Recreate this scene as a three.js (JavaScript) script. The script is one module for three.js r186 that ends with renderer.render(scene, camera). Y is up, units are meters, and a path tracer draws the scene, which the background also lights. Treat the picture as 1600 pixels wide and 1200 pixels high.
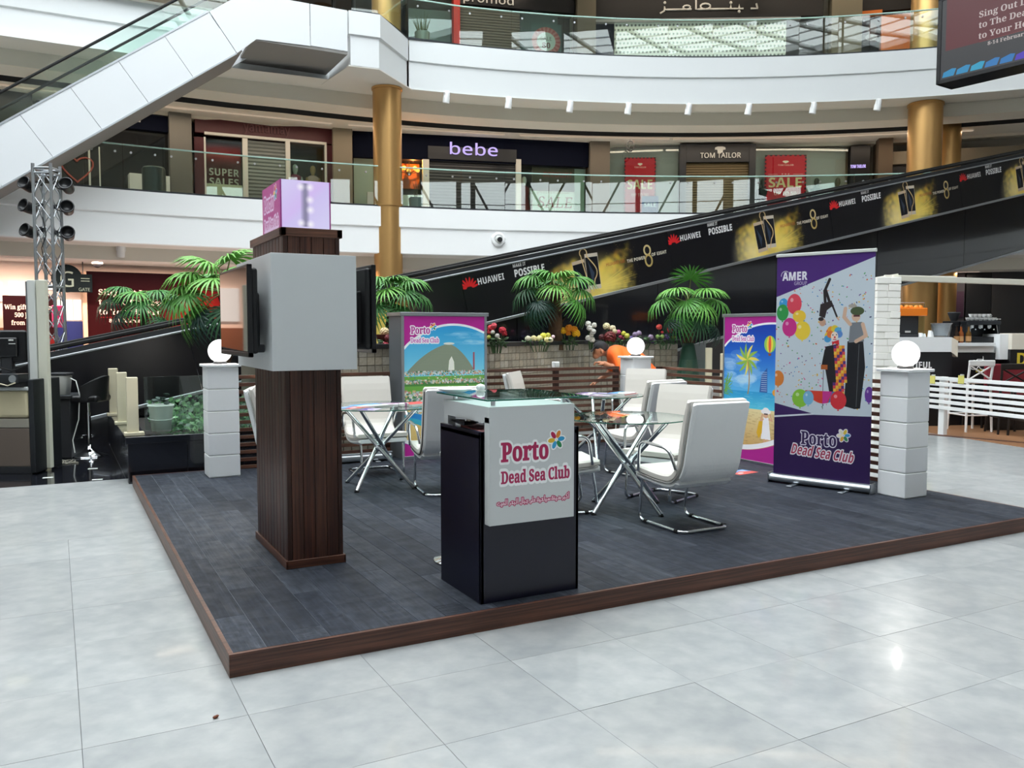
import * as T from 'three';
import { mergeGeometries } from 'three/addons/utils/BufferGeometryUtils.js';
import { RoundedBoxGeometry } from 'three/addons/geometries/RoundedBoxGeometry.js';
import { MarchingCubes } from 'three/addons/objects/MarchingCubes.js';
import { FontLoader } from 'three/addons/loaders/FontLoader.js';
import { TextGeometry } from 'three/addons/geometries/TextGeometry.js';

// ---------- camera, sky, exposure ----------
const scene = new T.Scene();
const EYE = 1.56, YAW = 0.4908, PITCH = 0.0627, FOCAL = 1336;
const camera = new T.PerspectiveCamera(2 * Math.atan(600 / FOCAL) * 180 / Math.PI, 4 / 3, 0.05, 200);
const fwd = new T.Vector3(Math.sin(YAW) * Math.cos(PITCH), -Math.sin(PITCH), -Math.cos(YAW) * Math.cos(PITCH));
camera.position.set(0, EYE, 0);
camera.lookAt(fwd.clone().add(camera.position));
const renderer = new T.WebGLRenderer({ antialias: true });
renderer.toneMapping = T.LinearToneMapping;
renderer.toneMappingExposure = 1.0;
renderer.shadowMap.enabled = true;
// daylight above the glass-less roof opening: an even bright sky
scene.background = new T.Color(0.905, 0.97, 1.0);
scene.backgroundIntensity = 6.6;

// ---------- helpers ----------
const right = new T.Vector3(Math.cos(YAW), 0, Math.sin(YAW)), upv = new T.Vector3().crossVectors(right, fwd);
const V = (x, y, z) => new T.Vector3(x, y, z);
const ray = (px, py) => fwd.clone().addScaledVector(right, (px - 800) / FOCAL).addScaledVector(upv, (600 - py) / FOCAL);
const eye = V(0, EYE, 0);
const atDepth = (px, py, d) => eye.clone().addScaledVector(ray(px, py), d);      // a survey point at a distance along the view
const atHeight = (px, py, y) => { const r = ray(px, py); return eye.clone().addScaledVector(r, (y - EYE) / r.y); };
const atZ = (px, py, z) => { const r = ray(px, py); return eye.clone().addScaledVector(r, z / r.z); };
let seed = 7;
const rnd = (a = 0, b = 1) => { seed = (seed * 1664525 + 1013904223) >>> 0; return a + (b - a) * (seed / 4294967296); };
const used = new Map(), counts = new Map();
const numbered = (n) => { const k = used.get(n) ?? 0; used.set(n, k + 1); return k ? `${n}_${String(k).padStart(3, '0')}` : n; };
const tag = (o, label, category, group) => { Object.assign(o.userData, { label, category }); if (group) o.userData.group = group; return o; };
function thing(name, label, category, pos = [0, 0, 0], turn = 0, group) {
  const o = new T.Group(); o.name = numbered(name); o.position.set(...pos); o.rotation.y = turn; scene.add(o);
  return tag(o, label, category, group);
}
function clean(g) {
  g = g.index ? g.toNonIndexed() : g;
  for (const k of Object.keys(g.attributes)) if (!['position', 'normal', 'uv'].includes(k)) g.deleteAttribute(k);
  if (!g.attributes.normal) g.computeVertexNormals();
  if (!g.attributes.uv) g.setAttribute('uv', new T.BufferAttribute(new Float32Array(g.attributes.position.count * 2), 2));
  g.morphAttributes = {};
  return g;
}
const join = (...l) => { l = l.flat(9).filter(Boolean).map(clean); return l.length === 1 ? l[0] : mergeGeometries(l); };
// uv in metres by the face's main direction
function metric(g) {
  g = clean(g);
  const p = g.attributes.position, n = g.attributes.normal, u = new Float32Array(p.count * 2);
  for (let i = 0; i < p.count; i++) {
    const ax = Math.abs(n.getX(i)), ay = Math.abs(n.getY(i)), az = Math.abs(n.getZ(i));
    if (ay >= ax && ay >= az) { u[2 * i] = p.getX(i); u[2 * i + 1] = p.getZ(i); }
    else if (ax >= az) { u[2 * i] = p.getZ(i); u[2 * i + 1] = p.getY(i); }
    else { u[2 * i] = p.getX(i); u[2 * i + 1] = p.getY(i); }
  }
  g.setAttribute('uv', new T.BufferAttribute(u, 2));
  return g;
}
function mesh(name, geos, mat, parent = scene) {
  const top = parent === scene, m = new T.Mesh(Array.isArray(geos) ? join(geos) : geos, mat);
  m.name = top ? numbered(name) : name; m.castShadow = m.receiveShadow = true;
  if (!top) { const c = counts.get(parent) ?? {}; counts.set(parent, c); const k = c[name] ?? 0; c[name] = k + 1; if (k) m.name = `${name}_${String(k).padStart(3, '0')}`; }
  parent.add(m); return m;
}
const struct = (name, geos, mat, parent = scene) => { const m = mesh(name, geos, mat, parent); if (parent === scene) m.userData.kind = 'structure'; return m; };
const structGroup = (name, pos = [0, 0, 0], turn = 0) => { const o = new T.Group(); o.name = numbered(name); o.position.set(...pos); o.rotation.y = turn; o.userData.kind = 'structure'; scene.add(o); return o; };
const place = (g, x = 0, y = 0, z = 0, rx = 0, ry = 0, rz = 0) => { if (rx || ry || rz) g.applyMatrix4(new T.Matrix4().makeRotationFromEuler(new T.Euler(rx, ry, rz))); return g.translate(x, y, z); };
const box = (w, h, d, x = 0, y = 0, z = 0, rx = 0, ry = 0, rz = 0) => place(new T.BoxGeometry(w, h, d), x, y, z, rx, ry, rz);
const rbox = (w, h, d, r, x = 0, y = 0, z = 0, rx = 0, ry = 0, rz = 0, s = 1) => place(new RoundedBoxGeometry(w, h, d, s, Math.min(r, w / 2.01, h / 2.01, d / 2.01)), x, y, z, rx, ry, rz);
const span = (x0, x1, y0, y1, z0, z1, r = 0.003) => rbox(x1 - x0, y1 - y0, Math.abs(z1 - z0), r, (x0 + x1) / 2, (y0 + y1) / 2, (z0 + z1) / 2);
const cyl = (r0, r1, h, x = 0, y = 0, z = 0, n = 20, rx = 0, ry = 0, rz = 0, open = false) => place(new T.CylinderGeometry(r1, r0, h, n, 1, open), x, y, z, rx, ry, rz);
const ball = (r, x = 0, y = 0, z = 0, n = 16, sx = 1, sy = 1, sz = 1) => { const g = new T.SphereGeometry(r, n, Math.ceil(n * 0.7)); g.scale(sx, sy, sz); return g.translate(x, y, z); };
const lathe = (pts, n = 24) => new T.LatheGeometry(pts.map(([x, y]) => new T.Vector2(x, y)), n);
const vec = (p) => (p.isVector3 ? p : V(...p));
function rod(a, b, r, n = 8, r2 = r) {
  a = vec(a); b = vec(b); const d = b.clone().sub(a), g = new T.CylinderGeometry(r2, r, d.length(), n);
  g.applyQuaternion(new T.Quaternion().setFromUnitVectors(V(0, 1, 0), d.normalize()));
  return g.translate((a.x + b.x) / 2, (a.y + b.y) / 2, (a.z + b.z) / 2);
}
// a tube bent through points with rounded corners
function pipe(pts, r, bend = 0.05, n = 10, closed = false) {
  pts = pts.map(vec); const path = new T.CurvePath(); let last = pts[0];
  for (let i = 1; i < pts.length - 1; i++) {
    const p = pts[i], a = pts[i - 1].clone().sub(p), b = pts[i + 1].clone().sub(p), k = Math.min(bend, a.length() * 0.48, b.length() * 0.48);
    const s = p.clone().addScaledVector(a.normalize(), k), e = p.clone().addScaledVector(b.normalize(), k);
    path.add(new T.LineCurve3(last, s)); path.add(new T.QuadraticBezierCurve3(s, p, e)); last = e;
  }
  path.add(new T.LineCurve3(last, pts.at(-1)));
  const out = []; for (const c of path.curves) { const k = c.isLineCurve3 ? 1 : 5; for (let i = 0; i < k; i++) out.push(c.getPoint(i / k)); } out.push(pts.at(-1));
  return sweep(out, r, n);
}
function sweep(pts, r, n = 8) {
  const pos = [], idx = []; let nrm = null;
  pts.forEach((p, i) => {
    const t = pts[Math.min(i + 1, pts.length - 1)].clone().sub(pts[Math.max(i - 1, 0)]).normalize();
    if (!nrm) nrm = Math.abs(t.y) < 0.9 ? V(0, 1, 0) : V(1, 0, 0);
    nrm = nrm.clone().addScaledVector(t, -nrm.dot(t)).normalize(); const b = t.clone().cross(nrm), rr = typeof r === 'function' ? r(i / (pts.length - 1)) : r;
    for (let k = 0; k < n; k++) { const a = (k / n) * 2 * Math.PI; const q = p.clone().addScaledVector(nrm, Math.cos(a) * rr).addScaledVector(b, Math.sin(a) * rr); pos.push(q.x, q.y, q.z); }
  });
  for (let i = 0; i < pts.length - 1; i++) for (let k = 0; k < n; k++) { const a = i * n + k, b = i * n + (k + 1) % n; idx.push(a, a + n, b, b, a + n, b + n); }
  const e = (pts.length - 1) * n; for (let k = 1; k < n - 1; k++) { idx.push(0, k, k + 1); idx.push(e, e + k + 1, e + k); }
  const g = new T.BufferGeometry(); g.setAttribute('position', new T.Float32BufferAttribute(pos, 3)); g.setIndex(idx); g.computeVertexNormals(); return g;
}
function poly(pts, depth, bevel = 0) {       // outline in x, y, extruded along z
  const s = new T.Shape(pts.map(([x, y]) => new T.Vector2(x, y)));
  return new T.ExtrudeGeometry(s, { depth, bevelEnabled: bevel > 0, bevelSize: bevel, bevelThickness: bevel, bevelSegments: 1, curveSegments: 12 });
}
function quads(rows) {                        // rows of points -> a smooth sheet
  const pos = [], idx = [], w = rows[0].length; rows.forEach((r) => r.forEach((p) => pos.push(...(p.isVector3 ? p.toArray() : p))));
  for (let i = 0; i < rows.length - 1; i++) for (let k = 0; k < w - 1; k++) { const a = i * w + k; idx.push(a, a + 1, a + w, a + 1, a + w + 1, a + w); }
  const uv = []; rows.forEach((r, i) => r.forEach((p, k) => uv.push(k / (w - 1), 1 - i / (rows.length - 1))));
  const g = new T.BufferGeometry(); g.setAttribute('position', new T.Float32BufferAttribute(pos, 3)); g.setAttribute('uv', new T.Float32BufferAttribute(uv, 2)); g.setIndex(idx); g.computeVertexNormals(); return g;
}

// ---------- textures ----------
function canvasTex(w, h, draw, size) {
  const c = document.createElement('canvas'); c.width = w; c.height = h; draw(c.getContext('2d'), w, h);
  const t = new T.CanvasTexture(c); t.colorSpace = T.SRGBColorSpace; t.magFilter = T.LinearFilter; t.anisotropy = 8;
  if (size) { t.wrapS = t.wrapT = T.RepeatWrapping; t.repeat.set(1 / size[0], 1 / size[1]); }
  return t;
}
function noiseField(w, h, px, py, oct, sd) {   // tiling value noise, 0..1
  const out = new Float32Array(w * h); let amp = 1, tot = 0, s0 = sd * 9301 + 49297;
  for (let o = 0; o < oct; o++) {
    const gx = px << o, gy = py << o, l = new Float32Array(gx * gy);
    for (let i = 0; i < l.length; i++) { s0 = (s0 * 1664525 + 1013904223) >>> 0; l[i] = s0 / 4294967296; }
    for (let y = 0; y < h; y++) {
      const fy = (y / h) * gy, iy = Math.floor(fy), ty = fy - iy, sy = ty * ty * (3 - 2 * ty), r0 = (iy % gy) * gx, r1 = ((iy + 1) % gy) * gx;
      for (let x = 0; x < w; x++) {
        const fx = (x / w) * gx, ix = Math.floor(fx), tx = fx - ix, sx = tx * tx * (3 - 2 * tx), a = ix % gx, b = (ix + 1) % gx;
        const t = l[r0 + a] + (l[r0 + b] - l[r0 + a]) * sx, u = l[r1 + a] + (l[r1 + b] - l[r1 + a]) * sx;
        out[y * w + x] += amp * (t + (u - t) * sy);
      }
    }
    tot += amp; amp *= 0.55;
  }
  for (let i = 0; i < out.length; i++) out[i] /= tot;
  return out;
}
function fieldTex(w, h, f, size, srgb = true) { // f(i, x, y) -> [r, g, b] 0..255
  const d = new Uint8Array(w * h * 4);
  for (let i = 0; i < w * h; i++) { const c = f(i, i % w, (i / w) | 0); d[4 * i] = c[0]; d[4 * i + 1] = c[1]; d[4 * i + 2] = c[2]; d[4 * i + 3] = 255; }
  const t = new T.DataTexture(d, w, h); t.magFilter = T.LinearFilter; t.wrapS = t.wrapT = T.RepeatWrapping; t.repeat.set(1 / size[0], 1 / size[1]);
  if (srgb) t.colorSpace = T.SRGBColorSpace; t.needsUpdate = true; return t;
}
const mixc = (a, b, t) => { t = Math.max(0, Math.min(1, t)); return a.map((v, i) => v + (b[i] - v) * t); };
const std = (color, roughness = 0.6, o = {}) => new T.MeshStandardMaterial({ color, roughness, ...o });
const phys = (color, roughness = 0.5, o = {}) => new T.MeshPhysicalMaterial({ color, roughness, ...o });
const nStreak = noiseField(512, 512, 48, 3, 4, 3), nFine = noiseField(512, 512, 16, 16, 5, 5), nBig = noiseField(512, 512, 4, 4, 5, 9);
// grain runs along v (the second uv axis)
const woodMap = (dark, light, size, k = 1) => fieldTex(512, 512, (i) => mixc(dark, light, 0.5 + k * (1.5 * (nStreak[i] - 0.5) + 0.7 * (nBig[i] - 0.5))), size);
const turned = (t) => { const c = t.clone(); c.rotation = Math.PI / 2; c.needsUpdate = true; return c; };
// ---------- materials ----------
const floorMap = fieldTex(512, 512, (i) => mixc([190, 195, 197], [224, 226, 225], 0.5 + 0.9 * (nBig[i] - 0.5) + 1.1 * (nFine[i] - 0.5)), [1.3, 1.3]);
const M = {
  floor: [0, 1, 2].map((k) => phys([0xc6c6c6, 0xc1c1c1, 0xcacaca][k], 0.34, { map: floorMap, clearcoat: 0.3, clearcoatRoughness: 0.05 })),
  grout: std(0x55585a, 0.9), white: std(0xf8f9f9, 0.55), whiteGloss: phys(0xf0f3f5, 0.28), soffit: std(0xe0dcd5, 0.8), soffitDark: std(0x3a3a3c, 0.7), beige: std(0xe2dccf, 0.75),
  black: phys(0x13151d, 0.12, { clearcoat: 0.6, clearcoatRoughness: 0.04 }), blackMatt: std(0x101114, 0.6), blackSatin: std(0x15161a, 0.35), charcoal: std(0x2a2c30, 0.5),
  rubber: std(0x0c0c0d, 0.7), steel: std(0xb8bcc0, 0.28, { metalness: 1 }), chrome: std(0xdfe3e6, 0.07, { metalness: 1 }), alu: std(0xb9bec3, 0.35, { metalness: 0.9 }), darkMetal: std(0x3b3e42, 0.4, { metalness: 0.7 }),
  gold: std(0xd2a66a, 0.36, { metalness: 0.8 }), tan: std(0x8c8271, 0.8), greyStone: std(0x6a6862, 0.75), glass: phys(0xf3fbf8, 0.0, { transmission: 1, ior: 1.5, thickness: 0 }), glassEdge: phys(0xb4d6cc, 0.15, {}),
  glassDark: phys(0x0c0f14, 0.04, { clearcoat: 1, clearcoatRoughness: 0.02 }), navy: phys(0x0a0f20, 0.8, { specularIntensity: 0.2 }), red: std(0xb3202e, 0.5), maroon: std(0x4a0e18, 0.45), cream: std(0xd8d0b4, 0.6),
  white2: std(0xd9dcd8, 0.6), paleGreen: std(0xa9bdae, 0.6), orange: std(0xe07a2e, 0.55), woodFloor: std(0x4a372a, 0.5), galleryFloor: std(0xd9d3c8, 0.35),
};
// ---------- floor ----------
{
  const f = structGroup('floor'), S = 0.604, X0 = 0.65, Z0 = -3.49;
  mesh('slab', [box(120, 0.3, 120, 6, -0.16, -6)], M.grout, f);
  const xa = X0 - 7 * S, xb = X0 + 14 * S, za = Z0 + 5 * S, zb = Z0 - 6 * S;
  const tg = [0, 1, 2].map((k) => { const g = metric(rbox(S - 0.0016, 0.01, S - 0.0016, 0.0007)); const u = g.attributes.uv; for (let i = 0; i < u.count; i++) u.setXY(i, u.getX(i) + k * 0.73, u.getY(i) + k * 0.41); return g; });
  for (let i = -7; i < 14; i++) for (let j = -6; j < 5; j++) {
    if (i > 0 && i < 10 && j < -1) continue;
    const m = mesh('tile', tg[Math.floor(rnd(0, 3))], M.floor[Math.floor(rnd(0, 3))], f);
    m.position.set(X0 + (i + 0.5) * S, -0.005 + rnd(-0.0006, 0.0003), Z0 + (j + 0.5) * S); m.rotation.y = Math.floor(rnd(0, 4)) * Math.PI / 2;
  }
  const far = (x0, x1, z0, z1) => metric(box(x1 - x0, 0.01, z1 - z0, (x0 + x1) / 2, -0.005, (z0 + z1) / 2));
  mesh('far_floor', [far(-54, xa, -9.79, 54), far(xb, 66, -66, 54), far(xa, xb, za, 54), far(0.62, xb, -66, zb), far(xa, 0.62, -9.79, zb), far(-54, 0.62, -66, -34)], M.floor[0], f);
  mesh('granite_floor', [box(54.62, 0.01, 24.21, -26.69, -0.0045, -21.895)], M.black, f);
}
{ // pale inlays set in the black granite
  const f = scene.getObjectByName('floor'); for (const [px, py] of [[145, 732.5], [75, 746.5], [152, 749.5], [88, 712]]) { const p = atHeight(px, py, 0); const m = mesh('inlay', rbox(0.1, 0.004, 0.05, 0.001), M.white2, f); m.position.set(p.x, 0.0015, p.z); m.rotation.y = -0.1; }
}
// ---------- the two gallery slabs ----------
const C1 = { x: 3.46, z: 6.22, R: 29.5, y: 5.0 }, C2 = { x: 6.12, z: 0.74, R: 23.9, y: 9.7 };
const onArc = (c, R, a, y = 0) => V(c.x + R * Math.sin(a), y, c.z - R * Math.cos(a));
function arcAngle(c, R, px) {                // where the line of sight over column px meets the circle
  const r = ray(px, 516), l = Math.hypot(r.x, r.z), dx = r.x / l, dz = r.z / l, ox = -c.x, oz = -c.z, b = ox * dx + oz * dz, t = -b + Math.sqrt(b * b - (ox * ox + oz * oz - R * R));
  return Math.atan2(dx * t - c.x, -(dz * t - c.z));
}
const arcPath = (c, a0, a1, n) => Array.from({ length: n + 1 }, (_, i) => { const a = a0 + (a1 - a0) * i / n; return { p: onArc(c, c.R, a), n: V(Math.sin(a), 0, -Math.cos(a)) }; });
function linePath(pts) {
  const seg = pts.slice(1).map((q, i) => { const t = q.clone().sub(pts[i]).normalize(); return V(t.z, 0, -t.x); });
  return pts.map((p, i) => { const a = seg[Math.max(0, i - 1)], b = seg[Math.min(seg.length - 1, i)], m = a.clone().add(b).normalize(); return { p, n: m.multiplyScalar(1 / Math.max(0.4, m.dot(a))) }; });
}
const along = (path, profile) => quads(profile.map(([o, y]) => path.map(({ p, n }) => p.clone().addScaledVector(n, o).setY(y))));
const facet = (path, profile) => { const g = along(path, profile).toNonIndexed(); g.computeVertexNormals(); return g; };
const profileOf = (path, ...profs) => join(profs.map((pr) => pr.slice(1).map((q, i) => along(path, [pr[i], q]))));
const ring1 = arcPath(C1, -Math.PI, Math.PI, 160);
const inner2 = [...linePath([V(-16, 0, -23.1), V(-8, 0, -23.2), V(0, 0, -23.3), V(4.6, 0, -23.3)]), ...arcPath(C2, 0.0, 5.1, 140)];
const edge2 = [...arcPath(C2, 0.1213, 5.1, 140)];
const jog = linePath([V(-16, 0, -23.6), V(6.86, 0, -23.6), V(6.86, 0, -21.66), V(7.67, 0, -21.58), V(8.99, 0, -22.99)]);
{
  const b = structGroup('slab_lower');
  mesh('fascia', profileOf(ring1, [[0.5, 5.0], [0, 5.0], [0, 4.46], [0.05, 4.43], [0.05, 3.72], [0.12, 3.7]]), M.white, b);
  mesh('soffit', profileOf(ring1, [[0.12, 3.7], [1.1, 3.7]], [[1.16, 3.36], [1.9, 3.36], [1.9, 3.44], [4.4, 3.44]]), M.soffit, b);
  mesh('soffit_step', profileOf(ring1, [[1.1, 3.7], [1.1, 3.36], [1.16, 3.36]]), M.beige, b);
  mesh('floor_finish', profileOf(ring1, [[0.5, 5.0], [9, 5.0]]), M.galleryFloor, b);
  const c = structGroup('slab_upper');
  const fp = [[0.5, 9.7], [0, 9.7], [0, 9.12], [0.05, 9.09], [0.05, 8.35], [0.1, 8.33]];
  mesh('fascia', [profileOf(edge2, fp), ...fp.slice(1).map((q, i) => facet(jog, [fp[i], q].map(([o, y]) => [Math.min(o, 0.12), y])))], std(0xdcdfe0, 0.55), c);
  mesh('soffit', [profileOf(inner2, [[0, 8.33], [1.0, 8.33]], [[1.06, 7.94], [2.0, 7.94]], [[2.6, 7.94], [4.0, 7.94]]), place(poly([[6.7, 23.7], [6.86, 21.72], [7.65, 21.64], [9.2, 23.1], [9.0, 24.0]], 0.03), 0, 0, 0, -Math.PI / 2, 0, 0).translate(0, 8.32, 0)], M.soffit, c);
  mesh('soffit_step', profileOf(inner2, [[1.0, 8.33], [1.0, 7.94], [1.06, 7.94]]), M.beige, c);
  mesh('lighting_slot', profileOf(inner2, [[2.0, 7.94], [2.0, 8.14], [2.6, 8.14], [2.6, 7.94]]), M.soffitDark, c);
  mesh('cove', profileOf(inner2, [[4.0, 7.94], [4.05, 7.86], [4.5, 7.86]]), M.beige, c);
  mesh('floor_finish', profileOf(inner2, [[0.1, 9.7], [9, 9.7]]), M.galleryFloor, c);
}
// outer walls, the top slab and the roof with its round opening
const W1 = { ...C1, R: C1.R + 4.2 }, W2 = { ...C2, R: C2.R + 4.2 }, ROOF = 20.5;
{
  const cw = { ...C1, R: 37 }, o = structGroup('wall_outer'), a0 = -3.0, a1 = 2.965, full = arcPath(cw, -Math.PI, Math.PI, 96), part = arcPath(cw, a0, a1, 92), bays = arcPath(cw, a1, a0 + 2 * Math.PI, 6);
  const both = (path, lo, hi) => [0, 0.4].map((k) => profileOf(path, [[k, lo], [k, hi]]));
  mesh('shell', [...both(full, -0.3, 13.4), ...both(full, 17.0, ROOF + 0.6), ...both(part, 13.4, 17.0), profileOf(bays, [[0, 13.4], [0.4, 13.4]]), profileOf(bays, [[0, 17.0], [0.4, 17.0]])], M.beige, o);
  for (const [i, j, ya, yb, k] of [[0, 6, 14.5, 14.9, 0.05], [1, 2, 13.4, 17, 0.14], [2, 2, 13.4, 17, 0.3], [4, 3, 13.4, 17, 0.12], [5, 5, 13.4, 17, 0.25]]) mesh('window_bar', rod(bays[i].p.clone().setY(ya), bays[j].p.clone().setY(yb), k, 6), M.charcoal, o);
  const s3 = structGroup('slab_top'), rp = arcPath(C2, -2.5, 2.5, 110); mesh('fascia', profileOf(rp, [[0.5, 14.6], [0, 14.6], [0, 13.3], [0.1, 13.28]]), M.white, s3); mesh('soffit', profileOf(rp, [[0.1, 13.28], [12, 13.28]]), M.soffit, s3); mesh('floor_finish', profileOf(rp, [[0.1, 14.6], [12, 14.6]]), M.galleryFloor, s3);
  const r = structGroup('ceiling'), hc = { x: 1, z: -11, R: 14 }, sh = new T.Shape().absarc(C1.x, -C1.z, 38, 0, 2 * Math.PI), h1 = new T.Path().absarc(hc.x, -hc.z, hc.R, 0, 2 * Math.PI, true), h2 = new T.Path([[3, -7.6], [3, -13.6], [12, -13.6], [12, -7.6]].map(([x, y]) => new T.Vector2(x, y)));
  sh.holes.push(h1, h2); mesh('roof_slab', new T.ExtrudeGeometry(sh, { depth: 0.4, bevelEnabled: false, curveSegments: 64 }).rotateX(-Math.PI / 2).translate(0, ROOF, 0), M.white, r);
  const beams = []; for (let i = -2; i <= 2; i++) { const w = Math.sqrt(14 ** 2 - (i * 5) ** 2); beams.push(box(0.22, 0.5, 2 * w, hc.x + i * 5, ROOF + 0.6, hc.z), box(2 * w, 0.3, 0.16, hc.x, ROOF + 0.7, hc.z + i * 5)); }
  for (let i = 0; i < 4; i++) beams.push(rod([3 + i * 3, ROOF + 0.3, 7.6], [5 + i * 3, ROOF + 0.3, 13.6], 0.16, 6), rod([3, ROOF + 0.3, 8.6 + i * 1.6], [12, ROOF + 0.3, 8.3 + i * 1.6], 0.06, 6));
  mesh('roof_beam', beams, M.white, r);
}
// gold columns
for (const [px, d, rad] of [[608, 24.35, 0.4], [1436, 26.0, 0.48], [1470, 27.6, 0.42]]) {
  const p = atDepth(px, 516, d), c = structGroup('column', [p.x, 0, p.z]);
  mesh('shaft', [cyl(rad, rad, 13.3, 0, 6.65, 0, 40)], M.gold, c);
  mesh('ring', [5.06, 8.28, 9.76].map((y) => cyl(rad + 0.03, rad + 0.03, 0.06, 0, y, 0, 40)), M.gold, c);
}
// frameless glass balustrades with a hand rail edge and point fixings
function balustrade(name, label, c, pxs, y) {
  const t = thing(name, label, 'railing'); t.position.set(0, 0, 0);
  for (let i = 0; i < pxs.length - 1; i++) {
    const a = typeof pxs[i] === 'number' ? onArc(c, c.R + 0.08, arcAngle(c, c.R, pxs[i]), y) : pxs[i].clone(), b = typeof pxs[i + 1] === 'number' ? onArc(c, c.R + 0.08, arcAngle(c, c.R, pxs[i + 1]), y) : pxs[i + 1].clone();
    const L = a.distanceTo(b), ang = -Math.atan2(b.z - a.z, b.x - a.x), m = a.clone().add(b).multiplyScalar(0.5);
    const put = (g) => place(g, m.x, m.y, m.z, 0, ang, 0);
    mesh('glass_panel', put(box(L - 0.015, 1.08, 0.014, 0, 0.56, 0)), M.glass, t);
    mesh('hand_rail', put(rbox(L - 0.004, 0.035, 0.05, 0.01, 0, 1.115, 0)), M.glassEdge, t);
    mesh('base_shoe', put(box(L, 0.05, 0.07, 0, 0.025, 0)), M.darkMetal, t);
    for (const k of [-0.3, 0.3]) mesh('fixing', put(cyl(0.028, 0.028, 0.04, k * L, 0.93, 0.02, 10, Math.PI / 2)), M.steel, t);
  }
  return t;
}
balustrade('glass_balustrade', 'long glass balustrade with green edge along the middle gallery, in front of the shuttered shops', C1, [95, 140, 200, 262, 325, 390, 455, 520, 588, 655, 722, 790, 858, 925, 992, 1060, 1128, 1196, 1264, 1330, 1398, 1465, 1530], 5.0);
balustrade('glass_balustrade', 'curved glass balustrade along the top gallery above the thick white band', C2, [V(6.95, 9.7, -21.75), V(7.65, 9.7, -21.68), V(8.95, 9.7, -22.98), 720, 800, 880, 960, 1040, 1108, 1175, 1240, 1300, 1348, 1415, 1480, 1545], 9.7);

// cove lights tucked in the ceilings along the galleries
function coveLight(c, off, y, px, w, k, col) {
  const a = arcAngle(c, c.R, px), p = onArc(c, c.R + off, a, y), o = structGroup('cove_light', p.toArray(), -a);
  mesh('light_strip', rbox(w, 0.03, 0.12, 0.008), std(0x806a50, 0.5, { emissive: col, emissiveIntensity: 0.35 }), o);
  const l = new T.RectAreaLight(col, k, w, 0.3); l.position.set(0, -0.03, 0.02); l.rotation.x = -Math.PI / 2; o.add(l);
}
for (const px of [180, 420, 700, 960, 1200, 1420]) coveLight(C1, 3.1, 7.9, px, 5, 9, 0xffe9cf);
for (const px of [500, 760, 1080, 1340]) coveLight(C2, 3.1, 13.25, px, 5, 9, 0xffe9cf);
for (const px of [-60, 90, 240, 380]) coveLight(C1, 2.3, 3.42, px, 3.2, 62, 0xffd8c0);
for (const px of [1180, 1330, 1480]) coveLight(C1, 2.9, 3.42, px, 3.2, 22, 0xffecd8);
// ---------- lettering ----------
const SANS = 'sans-serif', SERIF = 'serif';
function words(g, s, x, y, size, color, { font = SANS, bold = false, align = 'left', stroke, sw = 0, w, italic = 0, rot = 0 } = {}) {
  g.save(); g.translate(x, y); if (rot) g.rotate(rot); if (italic) g.transform(1, 0, -italic, 1, 0, 0);
  g.font = `${bold ? 'bold ' : ''}${size}px ${font}`; g.textBaseline = 'alphabetic'; g.lineJoin = 'round';
  let tw = g.measureText(s).width, k = w ? w / tw : 1; g.scale(k, 1); const ox = align === 'center' ? -tw / 2 : align === 'right' ? -tw : 0;
  if (stroke) { g.strokeStyle = stroke; g.lineWidth = sw; g.strokeText(s, ox, 0); }
  if (color) { g.fillStyle = color; g.fillText(s, ox, 0); }
  g.restore();
}
const petalColors = ['#e2872f', '#2f9fd6', '#1e8a50', '#3aa8dc', '#f1c53a', '#b8174f'];
function flower(g, x, y, r, cols = petalColors, halo) {
  for (const pass of halo ? [0, 1] : [1]) cols.forEach((c, i) => {
    g.save(); g.translate(x, y); g.rotate((i + 0.4) / cols.length * 2 * Math.PI); g.beginPath(); g.ellipse(0, -r * 0.6, r * 0.24 + (pass ? 0 : r * 0.14), r * 0.42 + (pass ? 0 : r * 0.14), 0, 0, 7); g.fillStyle = pass ? c : halo; g.fill(); g.restore();
  });
}
function disc(g, x, y, rx, ry, c, rot = 0) { g.beginPath(); g.ellipse(x, y, rx, ry, rot, 0, 7); g.fillStyle = c; g.fill(); }
function shape(g, pts, c) { g.beginPath(); pts.forEach(([x, y], i) => (i ? g.lineTo(x, y) : g.moveTo(x, y))); g.closePath(); g.fillStyle = c; g.fill(); }
const grad = (g, x0, y0, x1, y1, ...st) => { const q = g.createLinearGradient(x0, y0, x1, y1); st.forEach(([t, c]) => q.addColorStop(t, c)); return q; };
const font = new FontLoader(), fSans = await font.loadAsync('fonts/droid/droid_sans_regular.typeface.json'), fBold = await font.loadAsync('fonts/droid/droid_sans_bold.typeface.json');
function letters(s, size, depth = 0.03, f = fSans, wide = 1) { const g = new TextGeometry(s, { font: f, size, depth, curveSegments: 4 }); g.computeBoundingBox(); const b = g.boundingBox; g.translate(-(b.max.x + b.min.x) / 2, -(b.max.y + b.min.y) / 2, 0); g.scale(wide, 1, 1); return g; }
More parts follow.
